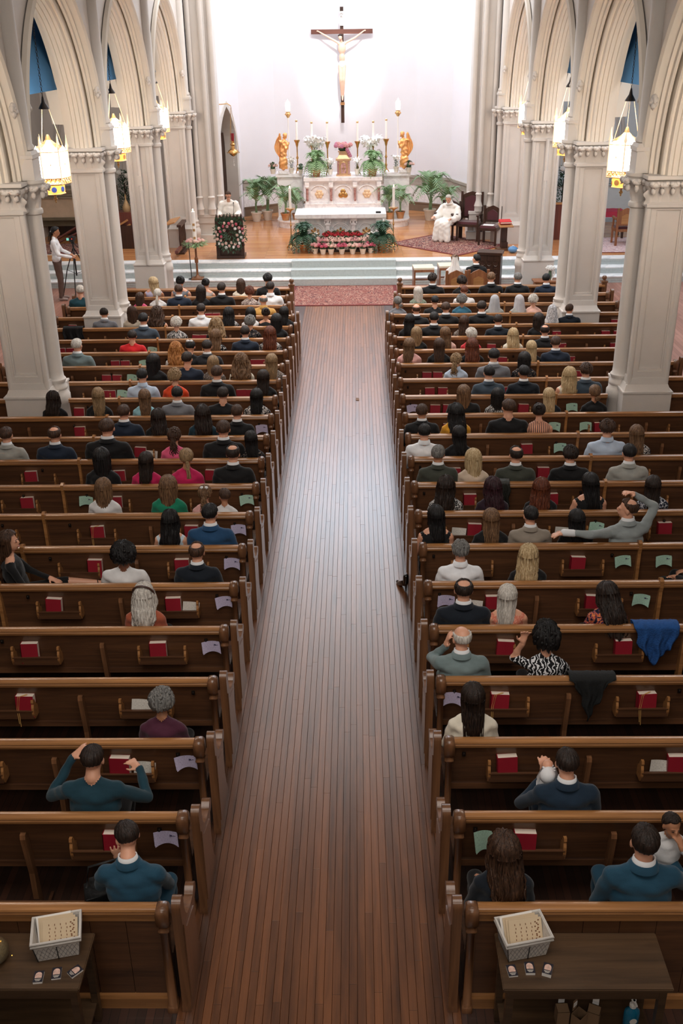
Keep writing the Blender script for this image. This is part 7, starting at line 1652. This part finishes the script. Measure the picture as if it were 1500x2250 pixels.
# ---------------------------------------------------------------- tables behind the last pews
def table(x0, x1, y0, y1, label):
    t = empty('side_table', ((x0+x1)/2, (y0+y1)/2, 0), 0, label, 'table'); w_, d = (x1-x0)/2, (y1-y0)/2
    me = MB().bbox(-w_, w_, -d, d, .715, .745).mesh('table_top', [M['table_wood']]); b = bmesh.new(); b.from_mesh(me); bmesh.ops.bevel(b, geom=list(b.edges), offset=.006, segments=2, affect='EDGES'); b.to_mesh(me); b.free(); inst('table_top', me, t)
    MB().bbox(-w_+.04, w_-.04, -d+.03, -d+.05, .63, .715).bbox(-w_+.04, w_-.04, d-.05, d-.03, .63, .715).build('apron', M['table_wood'], t)
    for sx in (-1, 1):
        for sy in (-1, 1): MB().box((sx*(w_-.05), sy*(d-.05), .36), (.045, .045, .71)).build('leg', M['table_wood'], t)
    MB().bbox(-w_+.04, w_-.04, -d+.04, d-.04, .16, .18).build('shelf', M['table_wood'], t); return t
table(1.165, 2.19, 4.23, 4.66, 'dark oak table holding basket and cards behind the priest side rear pew')
table(-2.55, -1.40, 4.23, 4.66, 'dark oak table with glass vase behind the lectern side rear pew')
M['basketcloth'] = mat('white_basket_liner', '#cfc9c2', .85, bump=.4, bscale=50); M['wire'] = mat('dark_wire', '#2c2c2d', .5, metal=.5)
M['prog'] = mat('cream_program', '#d8c2a2', .7, var=.05)
def basket(loc, rz, label):
    t = empty('wire_basket', loc, rz, label, 'basket', 'programme baskets'); W, D, h = .145, .105, .165
    def wall(z): k = .84+.16*z/h; return [(-W*k, -D*k, z), (W*k, -D*k, z), (W*k, D*k, z), (-W*k, D*k, z)]
    m = MB(); zs = (0, h*.5, h)
    vs = [p for z in zs for p in wall(z)]+[(x*.96, y*.94, z) for x, y, z in wall(h)]+[(x*.94, y*.92, .006) for x, y, z in wall(0)]
    m.add(vs, [(j*4+i, j*4+(i+1) % 4, (j+1)*4+(i+1) % 4, (j+1)*4+i) for j in range(4) for i in range(4)]+[(16, 17, 18, 19), (3, 2, 1, 0)]); m.build('liner', M['basketcloth'], t)
    m = MB(); c = [(x*1.03, y*1.03, h) for x, y, z in wall(h)]; m.tube(c, .010, 6, closed=True); c2 = [(x*1.02, y*1.02, h-.022) for x, y, z in wall(h)]; m.tube(c2, .012, 6, closed=True); m.build('folded_rim', M['basketcloth'], t, smooth=2)
    m = MB()
    for i in range(4):
        for j in range(9):
            for r_ in range(4):
                z0, z1 = .01+r_*.026, .036+r_*.026
                def pt(u, z): w4 = wall(z); a, b = Vector(w4[i]), Vector(w4[(i+1) % 4]); n_ = Vector((a.x+b.x, a.y+b.y, 0)).normalized()*.004; return a+(b-a)*u+n_
                u = (j+.5*(r_ % 2))/9.5; m.tube([pt(u, z0), pt(min(1, u+.053), z1)], .0011, 3); m.tube([pt(min(1, u+.105), z0), pt(min(1, u+.053), z1)], .0011, 3)
    m.build('wire_mesh', mat('grey_wire', '#8a8a8b', .4, metal=.7) if 'gw' not in M else M['gw'], t)
    m = MB()
    for x in (0, ): m.tube([(x, -D*.86-.004, 0), (x, -D-.006, h*.72)], .003, 5)
    m.tube([(-W*.86, -D*.86-.002, 0), (-W*.97, -D*.97-.004, h*.75)], .003, 5); m.build('wire_post', M['wire'], t)
    for q in range(4):
        m = MB(); m.box((0, 0, .10), (.215, .003, .20), M=Matrix.Translation((.008*(q-1.5), -.015-.016*q, .02)) @ Matrix.Rotation(-.62, 4, 'X') @ Matrix.Rotation(.03*(q-1), 4, 'Y')); o = m.build('programme', M['prog'] if q else M['white'], t)
        if q == 3:
            m = MB(); T = Matrix.Translation((.012, -.063, .02)) @ Matrix.Rotation(-.62, 4, 'X') @ Matrix.Rotation(.06, 4, 'Y')
            for a in range(4):
                for b_ in range(7): m.box((-.065+a*.035+.004*math.sin(b_*3), -.003, .035+b_*.022), (.004, .001, .011), M=T)
            for b_ in range(18): m.box((.075+.012*math.sin(b_*2.3), -.003, .03+b_*.009), (.009, .001, .007), M=T)
            m.build('printed_lines', mat('brown_print', '#7a4a2c', .7, var=.3, vscale=40), o)
    return t
M['gw'] = mat('grey_wire', '#7b7b7d', .4, metal=.5)
basket((1.325, 4.545, .748), .22, 'white lined wire basket of programmes on the priest side table'); basket((-1.60, 4.545, .748), .22, 'white lined wire basket of programmes on the lectern side table')
def prayer_stack(x, y, rz, n, label):
    t = empty('card_stack', (x, y, .746), rz, label, 'cards', 'small printed card stacks')
    MB().bbox(-.028, .028, -.04, .04, 0, .004*n).build('card_edges', M['white'], t); MB().bbox(-.029, .029, -.041, .041, .004*n, .004*n+.001).build('top_card', mat('dark_card', '#2c2a33', .35, var=.1) if 'dc' not in M else M['dc'], t)
    m = MB(); m.prism([(.021*math.cos(a), .008+.024*math.sin(a)) for a in np.linspace(0, PI, 9)]+[(-.021, -.012), (.021, -.012)], .004*n+.001, .004*n+.0014, 'z'); m.build('photo', mat('pale_photo', '#d9b5a6', .5, var=.25, vscale=60) if 'pp' not in M else M['pp'], t)
    m = MB()
    for q in range(3): m.box((0, -.020-.006*q, .004*n+.0013), (.04-.008*q, .002, .0006))
    m.build('caption_lines', M['paper'], t)
M['dc'] = mat('dark_card', '#2c2a33', .35, var=.1); M['pp'] = mat('pale_photo', '#d9b5a6', .5, var=.25, vscale=60)
prayer_stack(1.235, 4.36, .12, 3, 'low fanned stack of picture cards, corner of priest side table'); prayer_stack(1.345, 4.375, 0, 5, 'middle stack of picture cards on priest side table'); prayer_stack(1.452, 4.36, -.35, 7, 'tallest stack of picture cards on priest side table')
prayer_stack(-1.665, 4.31, .1, 4, 'picture card stack at front corner, lectern side table'); prayer_stack(-1.562, 4.34, .15, 3, 'middle picture card stack, lectern side table'); prayer_stack(-1.452, 4.355, -.75, 3, 'turned picture card stack nearest basket corner, lectern side table')
t = empty('glass_vase', (-1.99, 4.45, .746), 0, 'round clear glass vase with golden fairy lights inside', 'vase')
MB().lathe([(0, 0), (.06, .003), (.10, .04), (.105, .08), (.08, .13), (.035, .17), (.025, .19), (.035, .215), (.04, .22)], n=24).build('glass', mat('clear_glass', '#dfe6e6', .05, var=0, trans=.95), t, smooth=2)
m = MB(); rs = random.Random(9)
for q in range(70): m.ball((rs.gauss(0, .035), rs.gauss(0, .035), .03+rs.random()*.08), .0035, n=5)
m.build('fairy_lights', mat('fairy_lights', '#ffce7a', .4, var=0, emit='#ffb84a', es=2.2), t); MB().lathe([(0, .01), (.075, .03), (.085, .07), (.06, .10), (0, .105)], n=16).build('gold_filling', mat('gold_tinsel', '#a8874a', .4, metal=.5, bump=1, bscale=120), t, smooth=2)
# boxes and sanitiser on the shelf
M['card'] = mat('brown_cardboard', '#8d7054', .85, var=.08)
for q, (x, y, rz, lb) in enumerate(((1.60, 4.46, .05, 'upright small cardboard box with lid flap on table shelf'), (1.70, 4.42, .75, 'tilted open cardboard box between two others on table shelf'), (1.80, 4.45, -.4, 'small cardboard box with white flap turned on table shelf'))):
    t = empty('cardboard_box', (x, y, .18), rz, lb, 'box', 'small cardboard boxes'); h = .12
    m = MB(); m.bbox(-.04, .04, -.035, -.033, 0, h); m.bbox(-.04, .04, .033, .035, 0, h); m.bbox(-.04, -.038, -.035, .035, 0, h); m.bbox(.038, .04, -.035, .035, 0, h); m.bbox(-.04, .04, -.035, .035, 0, .003)
    if q != 1: m.bbox(-.04, .04, -.035, .035, h-.003, h)
    m.build('carton', M['card'], t); MB().box((0, .04, h+.045), (.04, .003, .09)).build('flap', M['card'] if q == 1 else M['collar'], t); MB().box((0, .037, h+.05), (.035, .003, .035)).build('label', M['white'], t)
t = empty('sanitiser_bottle', (2.03, 4.42, .18), .1, 'blue hand gel pump bottle on the table shelf', 'bottle')
MB().lathe([(.045, 0), (.052, .01), (.052, .13), (.045, .16), (.02, .18), (.018, .19)], n=20, sq=.7).build('bottle', mat('blue_gel', '#1a86b0', .1, var=.05, trans=.25, coat=.5), t, smooth=True)
m = MB(); m.lathe([(.022, .185), (.022, .205), (.008, .21), (.008, .235), (.016, .24), (.016, .25)], n=12); m.box((0, -.025, .245), (.014, .05, .01)); m.build('pump', M['white'], t, smooth=True)
MB().lathe([(.024, 0), (.024, .002)], n=16, M=Matrix.Translation((0, -.0365, .09)) @ Matrix.Rotation(PI/2, 4, 'X')).build('label', M['white'], t); MB().bbox(-.03, .03, -.0372, -.036, .045, .05).bbox(-.025, .025, -.0372, -.036, .035, .039).build('label_print', M['white'], t)
# a scrap on the aisle floor
tag(MB().sheet(lambda u, v: ((u-.5)*.06, (v-.5)*.16, .004+.012*math.sin(v*4)*u), 3, 6).build('dry_leaf', mat('brown_leaf', '#6b4a30', .7), smooth=2, loc=(.32, 17.3, .003)), 'small dried brown leaf lying in the middle of the aisle', 'leaf')
# ---------------------------------------------------------------- side chapels seen between the pillars
M['drab'] = mat('dim_olive_stone', '#6c6350', .8, var=.12)
m = MB()
for z0, z1, y in ((1.93, 1.98, 30.86), (1.86, 1.93, 30.92), (1.76, 1.86, 31.0), (1.68, 1.76, 31.05)): m.bbox(-9.2, -6.9, y, 31.6, z0, z1)
m.build('trim_gallery_cornice', mat('grey_brown_moulding', '#8d8373', .7))['kind'] = 'structure'
MB().bbox(-9.2, -6.9, 31.12, 31.6, 1.12, 1.68).build('wall_gallery_front', mat('beige_panel', '#c4ad95', .75, bump=.1, bscale=50))['kind'] = 'structure'
m = MB(); m.bbox(-9.2, -6.95, 31.0, 31.6, 1.05, 1.12); m.bbox(-9.2, -7.0, 31.2, 31.7, .85, 1.05); m.build('trim_gallery_underside', M['drab'])['kind'] = 'structure'
MB().bbox(-9.2, -5.15, 32.6, 32.8, .5, 8).build('wall_chapel_lectern', M['plaster'])['kind'] = 'structure'
MB().bbox(-9.2, -7.0, 31.7, 31.8, .5, 1.0).build('wall_gallery_recess', M['darkwood'])['kind'] = 'structure'
MB().bbox(5.15, 9.2, 33.0, 33.2, .5, 8).build('wall_chapel_priest', mat('cool_white_panel', '#d3dade', .7, var=.03))['kind'] = 'structure'
m = MB()
for z in (1.62, 1.70, 1.78): m.bbox(5.2, 9.2, 32.9+(z-1.62)*.3, 33, z, z+.04)
m.bbox(5.2, 9.2, 32.94, 33, .5, .62); m.build('trim_chapel_rail', mat('cool_grey_moulding', '#aab4bc', .6))['kind'] = 'structure'
for sx, xx in ((-1, -7.9), (1, 7.6)):      # pointed window recess high on the chapel end wall
    y = 32.55 if sx < 0 else 32.95; m = MB()
    for r_, o in ((.95, .0), (.80, .06), (.66, .10)):
        pts = [(xx-r_, 2.2)]+[(xx+r_-2*r_*math.cos(a), 3.1+2*r_*math.sin(a)) for a in np.linspace(0, PI/3, 8)]; pts += [(2*xx-a, b) for a, b in pts[::-1][1:]]
        m.tube([(a, y+o, b) for a, b in pts], .06, 6)
    m.build('trim_window_arch', M['plaster'])['kind'] = 'structure'
    pts = [(xx-.6, 2.2)]+[(xx+.6-1.2*math.cos(a), 3.1+1.2*math.sin(a)) for a in np.linspace(0, PI/3, 8)]; pts += [(2*xx-a, b) for a, b in pts[::-1][1:]]
    MB().prism(pts, y-.01, y, 'y').build('window_%d' % (1 if sx < 0 else 2), mat('dark_leaded_glass', '#39474d', .3, var=.4, vscale=6) if sx > 0 else mat('pale_window', '#c9c2c0', .6))['kind'] = 'structure'
t = empty('stair_rail', (-8.0, 30.2, .5), 0, 'slanted wooden handrail rising behind the videographer', 'railing'); MB().tube([(-.6, 0, .1), (.6, .2, .75)], .04, 6).build('handrail', M['redwood'], t); MB().tube([(-.6, -.15, .0), (.6, .1, .55)], .03, 6).build('lower_rail', M['redwood'], t)
t = empty('fringed_rug', (-7.9, 29.3, .5), 0, 'dark red fringed rug on the lectern side chapel floor', 'rug'); MB().bbox(-1.0, 1.1, -.75, .9, .002, .012).build('field', RG, t); MB().bbox(-1.0, 1.1, -.82, -.75, .001, .008).build('fringe', M['paper'], t)
# wooden confessional and festive tree between second and third lectern side pillars
t = empty('confessional', (-6.25, 29.6, .5), 0, 'red brown wooden confessional with slanted brackets behind lectern side pillars', 'confessional')
MB().bbox(-.45, .35, -.3, .3, 0, .65).build('dark_base', M['darkwood'], t); MB().bbox(-.40, .35, -.2, .3, .65, 1.0).build('panel', M['redwood'], t)
for q in range(2): MB().box((-.1, -.25, .75+q*.14), (.5, .05, .05), M=Matrix.Translation((0, 0, 0)) @ Matrix.Rotation(-.5, 4, 'Y')).build('bracket', M['pine'], t, loc=(.35, 0, -.05))
m = MB(); m.lathe([(.10, 1.0), (.12, 1.12), (.06, 1.25), (.02, 1.35), (.03, 1.4), (0, 1.5)], n=10); m.build('finial', mat('dull_gilt', '#a58a66', .5, metal=.4), t, smooth=True)
def tree(loc, h, label):
    t = empty('evergreen_tree', loc, 0, label, 'tree', 'evergreens with white flowers'); m = MB(); rs = random.Random(3)
    for q in range(900):
        z = rs.random()**.8; r = .38*(1-z*.75); a = rs.uniform(0, 2*PI); c = Vector((r*math.cos(a)*rs.uniform(.5, 1), r*math.sin(a)*rs.uniform(.5, 1), .2+z*(h-.2))); d = Vector((math.cos(a), math.sin(a), rs.uniform(-.3, .8))).normalized(); s_ = d.cross(Vector((0, 0, 1))).normalized()*.02
        m.add([c, c+d*.05+s_, c+d*.13, c+d*.05-s_], [(0, 1, 2, 3)])
    m.build('foliage', M['ferndark'], t); MB().cap((0, 0, 0), (0, 0, h*.8), .04, .02).build('trunk', M['darkwood'], t)
    for q in range(6): inst('white_flower', BL['lilypetal'], t, (.12*math.cos(q*2), .12*math.sin(q*2)-.1, h-.12+.05*(q % 3)), (PI/2, 0, 0), (.9, .9, .9))
tree((-6.75, 31.9, .5), 1.85, 'dark evergreen topped with white flowers behind lectern side pillars'); tree((6.55, 31.5, .5), 1.85, 'dark evergreen topped with white flowers behind priest side pillars')
t = empty('curtained_screen', (6.25, 30.0, .5), 0, 'red brown wooden screen half hidden behind priest side pillars', 'screen'); MB().bbox(-.3, .3, -.05, .05, 0, 1.0).build('panel', M['redwood'], t); MB().bbox(-.32, .32, -.07, .07, 1.0, 1.05).build('cap', M['pine'], t)
# priest side chapel furniture
t = empty('chapel_table', (7.72, 30.3, .5), 0, 'wooden table with crimson cloth in the priest side chapel', 'table'); MB().bbox(-.4, .4, -.3, .3, .72, .76).build('table_top', M['darkwood'], t); MB().sheet(lambda u, v: ((u-.5)*.78, (v-.5)*.62, .775-.0*u+.004*math.sin(u*20)), 12, 8).bbox(-.39, .39, -.315, -.31, .62, .775).build('cloth', mat('crimson_cloth', '#a52a42', .85), t)
for x in (-.36, .36):
    for y in (-.26, .26): MB().bbox(x-.03, x+.03, y-.03, y+.03, 0, .72).build('leg', M['darkwood'], t)
throne('chapel_chair', (7.87, 29.15, .5), PI, 'brown oak chair with its back to the steps in priest side chapel', .27, 1.0, True, M['chairoak'], .48, True, 'velvet')
t = empty('chapel_rug', (7.9, 29.0, .5), 0, 'pale pink patterned rug in the priest side chapel', 'rug'); MB().bbox(-1.3, 1.2, -1.0, 1.2, .001, .010).build('field', rug_mat('pale_pink_rug', '#cdb0b0', '#dccdd0', '#a98489'), t); MB().bbox(-1.3, 1.2, -1.05, -1.0, .001, .010).build('border', RGB, t)
# wide moulded bracket on the chapel wall
t = empty('wall_wreath', (8.75, 32.75, 2.35), 0, 'dark green wreath hung on the priest side chapel wall', 'wreath'); m = MB(); rs = random.Random(4)
for q in range(260): a = rs.uniform(0, 2*PI); b_ = rs.uniform(0, 2*PI); c = Vector(((.26+.07*math.cos(b_))*math.cos(a), .06*math.sin(b_), (.26+.07*math.cos(b_))*math.sin(a))); d = Vector((rs.uniform(-1, 1), -.6, rs.uniform(-1, 1))).normalized(); s_ = d.cross(Vector((0, 1, 0))).normalized()*.02; m.add([c, c+d*.03+s_, c+d*.09, c+d*.03-s_], [(0, 1, 2, 3)])
m.build('foliage', M['ferndark'], t)
